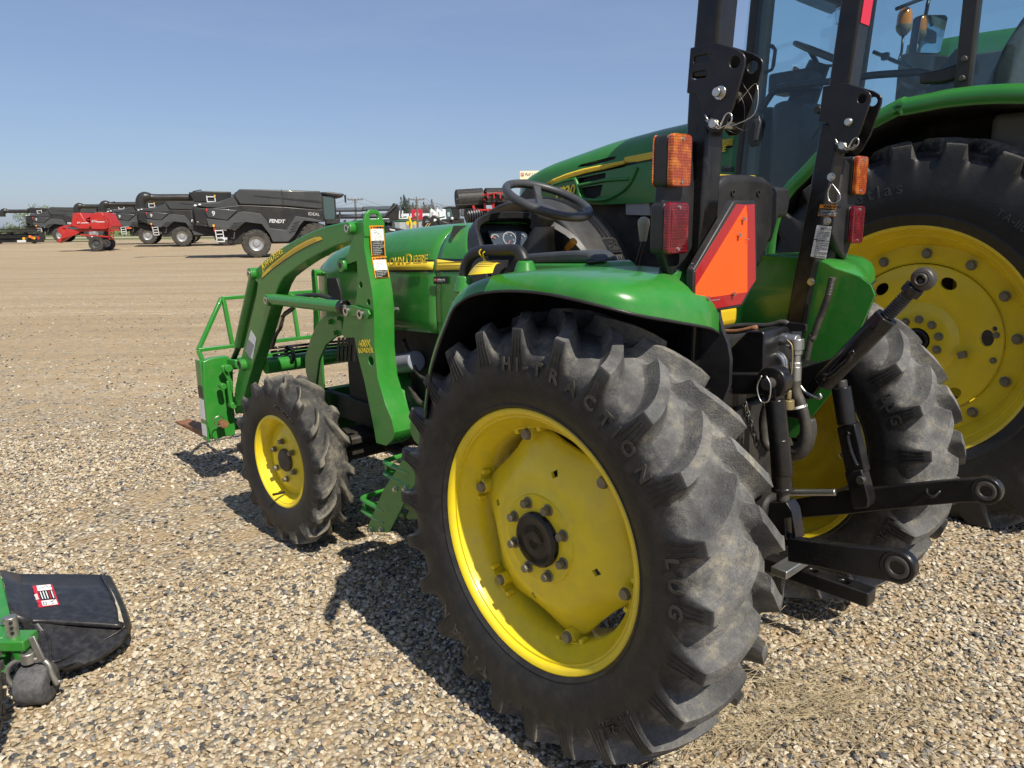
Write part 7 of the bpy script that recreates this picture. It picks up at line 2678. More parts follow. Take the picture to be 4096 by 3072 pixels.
def make_combine(e, auger=True, badge=True):
    S = -1.65
    F2 = 1.65
    body = [(380, 460), (740, 415), (1200, 440), (1600, 480), (1620, 620), (1500, 620), (1380, 600), (1240, 740), (1200, 850), (1030, 850), (1000, 760), (930, 640), (740, 610), (650, 710), (560, 690), (380, 660), (250, 590), (240, 440)]
    kid(sidep(MB(), body, S + .06, F2 - .06), 'body', cdark2, e, bevel=.05)
    kid(sidep(MB(), [(725, 240), (1165, 246), (1590, 258), (1604, 300), (1602, 470), (1175, 430), (720, 412), (665, 300)], S, F2), 'grain_tank', cdark, e, bevel=.06)
    kid(sidep(MB(), [(1163, 244), (1171, 244), (1180, 430), (1172, 430)], S - .012, S), 'tank_seam', cdark2, e)
    kid(sidep(MB(), [(860, 310), (1580, 372), (1600, 392), (1590, 400), (1180, 352), (900, 322)], S - .02, S), 'tank_crease', cdark2, e)
    kid(sidep(MB(), [(240, 432), (330, 392), (500, 380), (640, 330), (690, 262), (720, 412), (700, 470), (560, 462), (390, 455)], S + .15, F2 - .15), 'engine_cover', cdark, e, bevel=.08)
    kid(sidep(MB(), [(375, 455), (540, 462), (690, 480), (640, 530), (575, 595), (380, 560), (355, 500)], S - .03, S + .05), 'side_door', cdark, e, bevel=.04)
    kid(sidep(MB(), [(365, 570), (580, 600), (700, 500), (760, 495), (930, 520), (985, 600), (1015, 690), (1190, 715), (1240, 640), (1300, 550), (1470, 580), (1600, 610), (1560, 625), (1390, 605), (1340, 660), (1270, 780), (1200, 850), (1035, 848), (1005, 760), (930, 640), (760, 615), (650, 712), (560, 692), (380, 660)], S - .05, S + .04), 'wheel_arch_panel', ctrim, e, bevel=.02)
    for i in range(4):
        kid(sidep(MB(), [(1215 + i * 18, 735 - i * 34), (1290 + i * 14, 712 - i * 34), (1296 + i * 14, 722 - i * 34), (1225 + i * 18, 748 - i * 34)], S - .07, S - .05), 'louvre', cdark2, e)
        kid(sidep(MB(), [(580 + i * 16, 690 - i * 22), (690 + i * 12, 678 - i * 20), (700 + i * 12, 684 - i * 20), (590 + i * 16, 698 - i * 22)], S - .07, S - .05), 'louvre', cdark2, e)
    # rear face
    mb = MB()
    mb.box((U(225), -1.2, Vv(640)), (U(245), 1.2, Vv(430)))
    kid(mb, 'rear_panel', cdark2, e, bevel=.03)
    mb = MB()
    mb.box((U(215), -1.1, Vv(560)), (U(228), 1.1, Vv(470)))
    kid(mb, 'rear_grille', ctrim, e)
    sidep(mb := MB(), [(160, 640), (360, 660), (440, 700), (640, 730), (640, 800), (330, 760), (170, 690)], -1.0, 1.0)
    kid(mb, 'chaff_spreader', dark, e, bevel=.04)
    mb = MB()
    mb.box((U(560), -1.2, .80), (U(1560), 1.2, 2.2))
    kid(mb, 'chassis', dark, e, bevel=.05)
    mb = MB()
    mb.beam((U(860), -1.5, .84), (U(860), 1.5, .84), .3, .3)
    kid(mb, 'rear_axle', dark, e)
    # cab
    kid(sidep(MB(), [(1610, 300), (1750, 310), (1770, 480), (1750, 600), (1630, 600), (1612, 480)], S + .55, F2 - .55), 'cab_glass', cglass, e, bevel=.05)
    kid(sidep(MB(), [(1600, 265), (1700, 262), (1830, 278), (1872, 290), (1840, 330), (1760, 322), (1605, 292)], S + .45, F2 - .45), 'cab_roof', cdark2, e, bevel=.06)
    for x_ in (1612, 1752):
        kid(sidep(MB(), [(x_, 290), (x_ + 14, 290), (x_ + 16, 610), (x_, 610)], S + .53, S + .60), 'cab_post', cdark2, e)
    kid(sidep(MB(), [(1860, 300), (1882, 300), (1880, 400), (1864, 390)], S + .2, S + .3), 'mirror', cdark2, e)
    kid(sidep(MB(), [(1630, 600), (1770, 600), (1800, 500), (1810, 520), (1790, 640), (1640, 640)], S + .1, S + .5), 'cab_platform', dark, e)
    for y_, w_ in ((S + .05, .7), (F2 - .05, .7)):
        far_wheel(e, U(860), y_ + (-.0), .84, .60, .42)
        far_wheel(e, U(1510), y_, 1.02, .80, .50)
    # ladder at the rear
    le = bpy.data.objects.new('ladder', None)
    col.objects.link(le)
    le.parent = e
    for x_ in (440, 515):
        kid(sidep(MB(), [(x_, 700), (x_ + 9, 700), (x_ + 18, 840), (x_ + 9, 840)], S - .25, S - .2), 'rail', whitel, le)
    for i in range(4):
        kid(sidep(MB(), [(448, 705 + i * 42), (525, 703 + i * 42), (526, 713 + i * 42), (449, 715 + i * 42)], S - .25, S - .2), 'rung', whitel, le)
    kid(sidep(MB(), [(423, 640), (442, 640), (442, 665), (423, 665)], S - .3, S - .2), 'reflector', amberl, e)
    kid(sidep(MB(), [(428, 665), (438, 665), (440, 720), (430, 720)], S - .27, S - .22), 'reflector_post', redm, e)
    kid(sidep(MB(), [(600, 790), (620, 800), (635, 730), (645, 730), (632, 808), (598, 800)], S - .06, S), 'step_rail', ctrim, e)
    if auger:
        mb = MB()
        pth = [(U(700), 1.0, Vv(320)), (U(200), 1.0, Vv(318)), (U(-150), 1.05, Vv(320)), (U(-230), 1.05, Vv(312)), (U(-285), 1.05, Vv(320)), (U(-310), 1.05, Vv(370)), (U(-312), 1.05, Vv(440))]
        pp_ = smooth_path(pth, 5)
        mb.tube(pp_, [.21 if i < 12 else min(.31, .21 + .02 * (i - 12)) for i in range(len(pp_))], n=16)
        kid(mb, 'unloading_auger', cdark2, e, smooth=60)
        kid(sidep(MB(), [(190, 262), (330, 244), (640, 252), (640, 372), (240, 372)], .55, 1.4), 'auger_box', cdark2, e, bevel=.04)
        for a_, b_ in (((378, 300), (380, 375)), ((462, 300), (464, 375)), ((378, 312), (466, 312)), ((380, 370), (466, 370))):
            mb = MB()
            mb.beam((U(a_[0]), .50, Vv(a_[1])), (U(b_[0]), .50, Vv(b_[1])), .06, .06)
            kid(mb, 'box_ladder', whitel, e)
        kid(sidep(MB(), [(455, 290), (470, 290), (470, 312), (455, 312)], .44, .5), 'reflector', amberl, e)
        mb = MB()
        mb.tube([(U(235), .6, Vv(262)), (U(240), .6, Vv(250)), (U(325), .6, Vv(232)), (U(330), .6, Vv(250))], .03, n=6)
        kid(mb, 'hand_rail', cdark2, e)
    # badges
    text_on('badge_lettering', 'FENDT', .29, P('badge white', (.52, .53, .54), .4), e, (U(1010), S + .055, Vv(622)), (1, 0, -.05), (0, 0, 1), depth=.01, shear=.2, bold=.012)
    text_on('badge_lettering', '9', .36, MATS['badge white'], e, (U(425), S - .035, Vv(538)), (1, 0, 0), (0, 0, 1), depth=.01, bold=.012)
    text_on('badge_lettering', 'IDEAL', .26, MATS['badge white'], e, (U(1440), S + .055, Vv(540)), (1, 0, -.08), (0, 0, 1), depth=.01)
    for x_, y_ in ((255, 425), (300, 415)):
        mb = MB()
        mb.ball((U(x_ + 10), S + .1, Vv(y_)), .09, .05, .06)
        kid(mb, 'lamp', whitel, e)
    mb = MB()
    mb.ball((U(375), S - .03, Vv(478)), .05, .04, .1)
    kid(mb, 'lamp', P('far red lamp', (.5, .03, .03), .3), e)
    return e


gC = 'charcoal combines parked in a row across the yard'
def on_px(px_x, dist):
    return px_x
c1 = place('combine_harvester', 'nearest charcoal combine, with FENDT in white letters on its flank', 'combine', 750 + 860 / 3.16, 47.0, R(20), gC)
make_combine(c1)
def copy_combine(label, px, dist, yaw):
    c = place('combine_harvester', label, 'combine', px, dist, yaw, gC)
    for ch in list(c1.children):
        rekid(ch, c)
    return c
copy_combine('charcoal combine just left of the nearest one, partly hidden behind it', 1630 / 2.212, 67.0, R(19))
copy_combine('third charcoal combine, between the red seeder and the partly hidden one', 1350 / 2.212 - 6, 74.0, R(18))
copy_combine('farthest left charcoal combine, behind the red seeder cart', 575 / 2.212, 90.0, R(18))

# red seeder cart ------------------------------------------------
def B1p(x, y, dist):                                      # measured point -> world at a given distance
    return at_dist(x / 2.212, 700 + y / 2.212, dist)
DS = 60.0
sx = B1p(820, 605, DS)
SD = thing('seeder_cart', 'red two-hopper seeder cart with ladder parked among the charcoal combines', 'seeder', (sx.x, DS, gz(sx.x, DS) - .012), R(6))
def sp_(x, y):
    p = B1p(x, y, DS)
    return (p.x - sx.x, p.z - SD.location.z)
def sprism(pts, y0, y1, name, mat, par=SD, bev=.0):
    return MB().prism([(sp_(x, y)[0], y0, sp_(x, y)[1]) for x, y in pts], (0, y1 - y0, 0)).build(name, mat, par, bevel=bev)
sprism(((705, 340), (770, 335), (800, 395), (850, 440), (840, 478), (765, 478), (690, 450)), -1.1, 1.1, 'front_hopper', redm, bev=.06)
sprism(((870, 345), (900, 332), (950, 335), (1000, 420), (1020, 455), (985, 480), (870, 480), (850, 450), (850, 375), (805, 395)), -1.15, 1.15, 'rear_hopper', redm, bev=.06)
sprism(((600, 480), (1085, 480), (1085, 494), (760, 500), (720, 530), (600, 565)), -.9, -.75, 'frame_rail', redm, bev=.02)
sprism(((760, 520), (1000, 540), (1000, 552), (760, 534)), -.9, -.8, 'frame_rail', redm)
sprism(((550, 570), (700, 490), (712, 500), (570, 600)), -.6, .0, 'drawbar_arm', redm, bev=.02)
sprism(((615, 450), (690, 440), (690, 455), (620, 460)), -1.0, -.9, 'hitch_bar', redm)
mb = MB()
p = sp_(602, 490)
mb.cyl((p[0], -.8, p[1]), (p[0], -.3, p[1]), .30, n=24)
mb.build('fan_housing', redm, SD)
sprism(((965, 340), (975, 340), (1000, 470), (988, 470)), -1.25, -1.2, 'rail_post', redm)
sprism(((990, 330), (1005, 330), (1030, 470), (1015, 470)), -1.25, -1.2, 'rail_post', redm)
le = bpy.data.objects.new('ladder', None)
col.objects.link(le)
le.parent = SD
for x_ in (1010, 1045):
    sprism(((x_, 480), (x_ + 7, 480), (x_ + 12, 570), (x_ + 5, 570)), -1.3, -1.25, 'rail', redm, le)
for i in range(4):
    sprism(((1014, 495 + i * 22), (1052, 495 + i * 22), (1052, 500 + i * 22), (1014, 500 + i * 22)), -1.3, -1.25, 'rung', redm, le)
for x_, r_ in ((900, .58),):
    far_wheel(SD, sp_(x_, 600)[0], -.95, r_, .45, r_ * .55, rimmat=ctrim)
    far_wheel(SD, sp_(x_, 600)[0], .95, r_, .45, r_ * .55)
for tx, x_, y_, sz in (('BX', 745, 430, .19), ('870', 865, 420, .24)):
    p = sp_(x_, y_)
    text_on('hopper_lettering', tx, sz, whitel, SD, (p[0], -1.16, p[1]), (1, 0, 0), (0, 0, 1), depth=.01, shear=.2)
sprism(((775, 422), (838, 420), (838, 426), (775, 428)), -1.112, -1.1, 'stripe', whitel)
sprism(((905, 412), (985, 412), (985, 419), (905, 419)), -1.162, -1.15, 'stripe', whitel)
sprism(((1155, 463), (1195, 463), (1195, 476), (1155, 476)), -1.2, -1.1, 'marker_board', P('orange board', (.75, .12, .03), .5))

# long low headers and other machines -----------------------------
def header(name, label, dist, x0, x1, ztop, zlow, yaw=0.0, tines=60, end=True, crop='B1'):
    """x0, x1: native pixel columns; ztop, zlow: metres"""
    d0, d1 = ray(x0, 940), ray(x1, 940)
    X0, X1 = d0.x * dist / d0.y, d1.x * dist / d1.y
    cx = (X0 + X1) / 2
    e = thing(name, label, 'header', (cx, dist, gz(cx, dist) - .012), yaw)
    L_ = (X1 - X0) / 2
    h_ = ztop - zlow
    MB().box((-L_, 0, zlow), (L_, .25, zlow + h_ * .66)).build('back_sheet', cdark2, e, bevel=.03)
    MB().beam((-L_, .2, zlow + h_ * .62), (L_, .2, zlow + h_ * .62), .12, .12).build('frame_tube', cdark2, e)
    rz_ = zlow + h_ * .70
    n_b = 5
    for i in range(n_b):
        t_ = i / n_b * 2 * math.pi + .3
        yy, z_ = -.7 + .45 * math.cos(t_), rz_ + h_ * .27 * math.sin(t_)
        mb = MB()
        mb.cyl((-L_, yy, z_), (L_, yy, z_), .06, n=6)
        for k in range(tines):
            xx = -L_ + 2 * L_ * (k + .5) / tines
            mb.beam((xx, yy, z_), (xx + .06, yy + .03, z_ + (.26 if math.sin(t_) > .1 else -.22)), .03, .03)
        mb.build('reel_bat', cdark2, e)
    for k in range(5):
        xx = -L_ + 2 * L_ * k / 4
        MB().prism([(xx - .03, -1.2, rz_), (xx - .03, .1, rz_ + .1), (xx - .03, .2, zlow + h_ * .4), (xx - .03, -.2, rz_ - .15)], (.06, 0, 0)).build('reel_arm', cdark2, e)
    for s_ in (-1, 1):
        MB().prism([(s_ * L_, -1.3, zlow), (s_ * L_, .2, zlow), (s_ * L_, .25, zlow + h_ * .6), (s_ * L_, -.4, zlow + h_ * .75), (s_ * L_, -1.4, zlow + .15)], (s_ * .05, 0, 0)).build('end_panel', cdark2, e, bevel=.02)
    MB().box((-L_, -1.3, zlow), (L_, 0, zlow + .12)).build('deck', dark, e)
    for s_ in (-.6, .6):
        far_wheel(e, L_ * s_, .5, .38, .25, .2, rimmat=silver, lugs=10)
    return e


h1 = header('grain_header', 'long low black grain header at the far left edge of the yard', 82, -60, 165, 1.55, .15, R(3), 70)
for i, (x_, y_, c_) in enumerate(((790, 1190, amberl), (880, 1180, ctrim), (1000, 1120, P('far orange', (.8, .2, .03), .5)), (1090, 1160, MATS['far orange']), (1150, 1170, amberl), (1290, 1170, redm), (1210, 1120, ctrim))):
    p = at_dist(x_ / 8.848, 820 + y_ / 8.848, 80.6) - h1.location
    mb = MB()
    mb.cyl(p + Vector((0, 0, 0)), p + Vector((0, .12, 0)), .14, n=10)
    mb.build('coloured_cap', c_, h1)
p0, p1 = at_dist(570 / 8.848, 820 + 1285 / 8.848, 80.5) - h1.location, at_dist(870 / 8.848, 820 + 1275 / 8.848, 80.5) - h1.location
MB().beam(p0, p1, .05, .22).build('white_panel', whitel, h1)
header('grain_header', 'grain header with raised reel tines behind the nearest combine', 58, 1250 + 160 / 2.6024, 1250 + 545 / 2.6024, 2.95, .3, R(4), 48)
header('grain_header', 'grain header reaching up beside the loader mast, right of the nearest combine', 54, 1250 + 550 / 2.6024, 1250 + 850 / 2.6024, 2.95, .3, R(-3), 40)
# big black end shield of that header
def B3p(x, y, dist):
    return at_dist(1250 + x / 2.6024, 650 + y / 2.6024, dist)
def far_thing(name, label, cat, x, dist, group=None):
    p = B3p(x, 640, dist)
    return thing(name, label, cat, (p.x, dist, gz(p.x, dist) - .012), 0, group)
def fprism(e, pts, dist, dep, name, mat, bev=0.0, y0=0.0):
    return MB().prism([Vector(B3p(x, y, dist)) - Vector(e.location) + Vector((0, y0, 0)) for x, y in pts], (0, dep, 0)).build(name, mat, e, bevel=bev)
e = far_thing('header_trailer', 'black header trailer with white arrow mark low behind the loader mast', 'trailer', 860, 46)
fprism(e, ((755, 560), (840, 420), (880, 440), (910, 500), (905, 560), (880, 600), (820, 600)), 46, .8, 'end_shield', cdark2, .04)
fprism(e, ((745, 545), (870, 435), (885, 440), (765, 555)), 46, .1, 'lift_strut', ctrim, y0=-.12)
fprism(e, ((750, 660), (900, 690), (1000, 712), (1000, 740), (760, 760)), 46, 1.2, 'trailer_bed', cdark2, .03)
fprism(e, ((800, 688), (860, 698), (862, 712), (812, 706)), 46, .02, 'white_mark', whitel, y0=-.03)
for x_ in (905, 938):
    fprism(e, ((x_ - 6, 500), (x_ + 5, 500), (x_ + 5, 585), (x_ - 6, 585)), 46, .1, 'white_post', whitel)
for x_ in (790, 960):
    p = Vector(B3p(x_, 700, 46)) - Vector(e.location)
    far_wheel(e, p.x, .6, .38, .25, .2, lugs=10)

# red tillage implement with black rollers --------------------------
DT = 34.0
e = far_thing('tillage_implement', 'red tillage implement with big black rollers folded up behind the steering wheel', 'implement', 1800, DT)
def roller(p0, p1, r_, nm, ribs, mat=cyl_b):
    a_, b_ = Vector(B3p(*p0, DT)) - Vector(e.location), Vector(B3p(*p1, DT)) - Vector(e.location) + Vector((0, .35, 0))
    mb = MB()
    mb.cyl(a_, b_, r_, n=20)
    d_ = (b_ - a_)
    if ribs < 0:                                          # crossbars along the roller
        for i in range(10):
            t_ = i / 10 * 2 * math.pi
            o_ = Vector((0, math.cos(t_), math.sin(t_))) * r_
            mb.beam(a_ + o_, b_ + o_, .05, .05)
    for i in range(ribs):
        t_ = (i + .5) / ribs
        mb.cyl(a_ + d_ * (t_ - .25 / ribs), a_ + d_ * (t_ + .25 / ribs), r_ * 1.22, n=20)
    return mb.build(nm, mat, e)
roller((1500, 385), (1765, 365), .42, 'packer_roller', -1)
roller((1800, 355), (2055, 350), .36, 'packer_roller', -1)
roller((1600, 560), (1800, 530), .30, 'disc_gang', 8, P('disc steel', (.03, .033, .040), .4, metal=.4))
roller((1900, 520), (2080, 500), .30, 'disc_gang', 7, MATS['disc steel'])
for pts in (((1655, 432), (1680, 432), (1700, 500), (1672, 505)), ((1780, 420), (1810, 420), (1805, 480), (1785, 485)), ((1850, 390), (1900, 380), (1895, 470), (1875, 490)), ((1670, 490), (2060, 470), (2060, 500), (1690, 508)), ((1830, 490), (1940, 485), (1900, 555), (1840, 550)), ((1770, 370), (1840, 385), (1930, 370), (1920, 395), (1850, 405), (1780, 398)), ((1960, 360), (1990, 365), (1985, 395), (1960, 392))):
    fprism(e, pts, DT, .18, 'frame_member', redm, .02, y0=-.1)
for x_ in (1560, 1610, 1660, 1700, 1745, 1790, 1835, 1880, 1920, 1960, 2000, 2040):
    fprism(e, ((x_ - 6, 312), (x_ + 6, 308), (x_ + 14, 322), (x_ - 2, 326)), DT, .3, 'scraper', redm, y0=.1)
fprism(e, ((1765, 335), (2010, 305), (2012, 316), (1768, 347)), DT, .1, 'scraper_bar', redm, y0=-.35)
for x_ in (1815, 1880, 1945):
    fprism(e, ((x_, 315), (x_ + 12, 315), (x_ + 22, 375), (x_ + 8, 375)), DT, .06, 'scraper_arm', redm, y0=-.4)
for x_ in (1720, 1980):
    p = Vector(B3p(x_, 640, DT)) - Vector(e.location)
    far_wheel(e, p.x, .8, .45, .35, .25, lugs=10)
    MB().box((p.x - .06, .4, .4), (p.x + .06, .52, 1.3)).build('wheel_leg', redm, e)

# black machine with a cab (sprayer) and black crop dividers
e = far_thing('black_sprayer', 'black machine with glass cab standing left of the red tillage implement', 'machine', 1440, 52)
fprism(e, ((1345, 470), (1420, 458), (1520, 455), (1535, 462), (1520, 478), (1350, 482)), 52, 1.6, 'cab_roof', cdark2, .05)
fprism(e, ((1390, 480), (1440, 478), (1470, 580), (1400, 585), (1385, 530)), 52, 1.4, 'cab_glass', cglass, .03)
fprism(e, ((1445, 480), (1520, 478), (1525, 600), (1470, 600)), 52, 1.5, 'cab_rear', cdark2, .03)
fprism(e, ((1540, 455), (1595, 452), (1595, 560), (1540, 560)), 52, 1.6, 'tank', P('sprayer grey', (.10, .105, .11), .4), .06)
fprism(e, ((1595, 460), (1760, 455), (1762, 490), (1597, 492)), 52, .5, 'boom', ctrim, .03, y0=.5)
fprism(e, ((1340, 590), (1560, 580), (1570, 650), (1350, 660)), 52, 1.8, 'chassis', dark, .03)
fprism(e, ((1400, 520), (1430, 515), (1432, 560), (1410, 565)), 52, .02, 'bright_pane', P('pale pane', (.35, .45, .44), .1), y0=-.02)
mb = MB()
p = Vector(B3p(1455, 583, 52)) - Vector(e.location)
mb.ball(p + Vector((0, -.1, 0)), .1, .05, .1)
mb.build('lamp', whitel, e)
for x_ in (1370, 1545):
    p = Vector(B3p(x_, 640, 52)) - Vector(e.location)
    for yy in (-.2, 1.9):
        far_wheel(e, p.x, yy, .85, .4, .5)
e = far_thing('corn_header', 'black corn header with curved end guards low in front of the sprayer', 'header', 1230, 44)
for x_ in (1150, 1235):
    pts = [Vector(B3p(x, y, 44)) - Vector(e.location) for x, y in ((x_ + 5, 660), (x_ + 12, 590), (x_ + 18, 570), (x_ + 55, 572), (x_ + 80, 600), (x_ + 95, 645))]
    mb = MB()
    mb.tube(smooth_path(pts, 4), .09, n=8)
    mb.build('end_guard', cdark2, e, smooth=60)
fprism(e, ((1150, 660), (1180, 620), (1330, 605), (1400, 620), (1420, 700), (1150, 740)), 44, 1.0, 'header_body', cdark2, .04)
for x_ in (1155, 1180):
    fprism(e, ((x_, 690), (x_ + 45, 628), (x_ + 54, 630), (x_ + 10, 694)), 44, .05, 'pale_rod', P('pale rod', (.45, .33, .18), .5), y0=-.06)
for x_ in (1220, 1380):
    p = Vector(B3p(x_, 700, 44)) - Vector(e.location)
    far_wheel(e, p.x, .8, .38, .25, .2, lugs=10)

# silos ------------------------------------------------------------------
silom = P('white silo steel', (.74, .75, .76), .5, vary=.05, vscale=1)
for i, (x_, w_, zt, dd, lab) in enumerate(((1240, 24, 480, 172, 'leftmost tall white grain silo with cone roof'), (1265, 27, 500, 160, 'front white grain silo with a dark mark near its roof'), (1302, 24, 478, 172, 'white grain silo at the middle of the cluster, taller one behind'), (1330, 24, 498, 160, 'front right white grain silo beside the black cab machine'), (1362, 24, 478, 172, 'rightmost white grain silo, partly hidden by the black cab'))):
    p, q = B3p(x_, zt, dd), B3p(x_ + w_, zt, dd)
    r_ = (q - p).length
    e = thing('grain_silo', lab, 'silo', (p.x, dd, 0), 0, 'white grain silos on the horizon')
    H_ = p.z
    mb = MB()
    mb.lathe([(r_, .6), (r_, H_ - r_ * .62), (r_ * 1.04, H_ - r_ * .60)], n=28, axis='Z')
    mb.build('wall', silom, e)
    mb = MB()
    mb.lathe([(r_ * 1.05, H_ - r_ * .60), (r_ * .18, H_ - .15), (r_ * .16, H_ + .1), (.0001, H_ + .12)], n=28, axis='Z')
    mb.build('roof', silom, e)
    mb = MB()
    mb.lathe([(r_, .6), (r_ * .3, .05), (.0001, .05)], n=20, axis='Z')
    for k in range(6):
        t_ = k / 6 * 2 * math.pi
        mb.beam((r_ * .95 * math.cos(t_), r_ * .95 * math.sin(t_), 0), (r_ * .95 * math.cos(t_), r_ * .95 * math.sin(t_), .7), .15, .15)
    mb.build('hopper_legs', ctrim, e)
    if i == 1:
        MB().box((-.35, -r_ - .03, H_ * .66), (.35, -r_ + .12, H_ * .66 + .55)).build('dark_mark', redm, e)

# signs, poles and small roadside things ------------------------------------
woodp = P('weathered pole wood', (.16, .135, .11), .9, vary=.2, vscale=2)
wirem = P('wire', (.06, .06, .065), .6)
DP = 120.0
tops = []
for x_, yt, lab in ((443, 378, 'left utility pole with crossarm, above the grain header'), (1085, 378, 'utility pole with crossarm above the loader mast and cowl, right one of two')):
    p = B3p(x_, yt, DP)
    e = thing('utility_pole', lab, 'pole', (p.x, DP, 0), 0, 'utility poles with wires')
    mb = MB()
    mb.cyl((0, 0, -.2), (0, 0, p.z), .20, .13, n=10)
    mb.build('post', woodp, e)
    MB().beam((-1.2, 0, p.z - .15), (1.2, 0, p.z - .15), .12, .14).build('crossarm', woodp, e)
    for k in (-1.1, -.5, .5, 1.1):
        MB().cyl((k, 0, p.z - .08), (k, 0, p.z + .12), .05, n=8).build('insulator', ctrim, e)
    tops.append(p)
span = tops[1] - tops[0]
for k, lab in ((-1.1, 'upper overhead wire strung between the two utility poles'), (1.1, 'lower overhead wire strung between the two utility poles')):
    mb = MB()
    for s_ in (-1, 0, 1):
        a_ = tops[0] + span * s_ + Vector((k, 0, .1))
        pts = [a_ + span * t_ + Vector((0, 0, -1.3 * 4 * t_ * (1 - t_))) for t_ in np.linspace(0, 1, 13)]
        mb.tube(pts, .022, n=4)
    tag(mb.build('overhead_wire', wirem), lab, 'wire', 'overhead wires')
for x_, y0, lab in ((1008, 458, 'grey yard light pole left of the right utility pole'), ):
    p = B3p(x_, y0, 110)
    e = thing('light_pole', lab, 'pole', (p.x, 110, 0))
    MB().cyl((0, 0, 0), (0, 0, p.z), .11, .07, n=8).build('post', ctrim, e)
    MB().beam((-.1, 0, p.z), (.7, 0, p.z + .1), .1, .1).build('lamp_arm', ctrim, e)
    MB().obox((-.1, 0, p.z), .5, .3, .3).build('lamp_head', cdark, e)
for x_, yt, yb in ((70, 690, 900), (325, 680, 930), (638, 640, 790)):
    p = at_dist(x_ / 8.848, 820 + yt / 8.848, 130)
    e = thing('fence_post', {70: 'leftmost thin grey pole over the far left header', 325: 'middle thin grey pole over the far left header', 638: 'thin grey pole by the bare bush at far left'}[x_], 'pole', (p.x, 130, 0), 0, 'thin poles at far left')
    MB().cyl((0, 0, -.2), (.25, 0, p.z), .10, .06, n=8).build('post', woodp, e)
p = B3p(1088, 540, 145)
e = thing('red_sign', 'red square sign with pale mark below the right utility pole', 'sign', (p.x, 145, 0))
MB().box((-1.05, -.1, p.z - .95), (1.05, .1, p.z + .95)).build('board', P('sign red', (.50, .02, .045), .5), e)
MB().obox((0, -.13, p.z), .8, .04, .8, (0, R(45), 0)).build('mark', P('pale pink', (.6, .3, .3), .5), e)
MB().box((-.12, 0, 0), (.12, .1, p.z - .95)).build('post', rusty, e)
# tall dealer sign rising behind the large tractor's hood
DSG = 70.0
p0, p1 = at_dist(2079, 684, DSG), at_dist(2150, 684, DSG)
p2 = at_dist(2079, 718, DSG)
e = thing('dealer_sign', 'tall cream and red dealer sign rising behind the large tractor hood', 'sign', (p0.x, DSG, 0))
W_ = (p1 - p0).length * 1.6
hh = p0.z - p2.z
MB().box((0, 0, p0.z - hh), (W_, .3, p0.z)).build('top_panel', P('cream panel', (.80, .72, .50), .5), e, bevel=.02)
MB().box((0, .003, p0.z - hh * 2.1), (W_, .297, p0.z - hh * 1.02)).build('red_panel', P('sign red', (.5, .02, .045), .5), e, bevel=.02)
for x_ in (.15, W_ - .3):
    MB().box((x_, .05, 0), (x_ + .15, .25, p0.z - hh * 2.1)).build('post', silver, e)
MB().box((.1, -.02, p0.z - hh * .62), (.36, 0, p0.z - hh * .22)).build('logo', MATS['sign red'], e)
text_on('sign_lettering', 'F', .30, whitel, e, (.14, -.025, p0.z - hh * .57), (1, 0, 0), (0, 0, 1), depth=.006, bold=.01)
text_on('sign_lettering', 'Full Line Ag', .36, decal_k, e, (.44, -.01, p0.z - hh * .56), (1, 0, 0), (0, 0, 1), depth=.006, shear=.35)
# bent yellow post and cone
yp = P('safety yellow', (.75, .50, .02), .5)
e = far_thing('yellow_post', 'bent yellow safety post above the small tractor hood', 'post', 1015, 30)
pts = [Vector(B3p(x, y, 30)) - Vector(e.location) for x, y in ((1003, 560), (1012, 595), (1028, 640), (1024, 690), (1020, 730))]
pts.append(Vector((pts[-1].x - .02, 0, pts[-1].z * .5)))
pts.append(Vector((pts[-1].x, 0, 0)))
MB().tube(smooth_path(pts, 3), .045, n=10).build('post_tube', yp, e, smooth=60)
p = B3p(835, 640, 60)
e = thing('traffic_cone', 'small orange traffic cone beside the loader mast top', 'cone', (p.x, 60, gz(p.x, 60)))
MB().cyl((0, 0, .04), (0, 0, .75), .16, .03, n=14).build('cone', P('cone orange', (.85, .14, .02), .5), e)
MB().box((-.22, -.22, 0), (.22, .22, .05)).build('base', MATS['cone orange'], e)
# green implements with yellow wheels in the distance
for (x0, x1, wx, lab, dd) in ((800, 1000, (995,), 'long dark green implement with one yellow wheel in the distance', 125), (1010, 1110, (1068,), 'short dark green implement with yellow wheel near the red sign', 125), (1280, 1390, (1300,), 'dark green machine in front of the white silos', 118)):
    p = B3p((x0 + x1) / 2, 615, dd)
    e = thing('green_implement', lab, 'implement', (p.x, dd, 0), 0, 'green implements across the road')
    a_, b_ = B3p(x0, 600, dd) - Vector(e.location), B3p(x1, 620, dd) - Vector(e.location)
    MB().box((a_.x, 0, max(.3, b_.z)), (b_.x, 1.5, a_.z)).build('frame', greenfar, e, bevel=.1)
    MB().beam((a_.x * .8, .2, a_.z + .25), (b_.x * .8, .2, a_.z + .5), .2, .2).build('boom', greenfar, e)
    for w_ in wx:
        q = B3p(w_, 630, dd) - Vector(e.location)
        mb = MB()
        mb.cyl((q.x, -.2, q.z), (q.x, .2, q.z), .30, n=24)
        mb.build('wheel', yp, e)
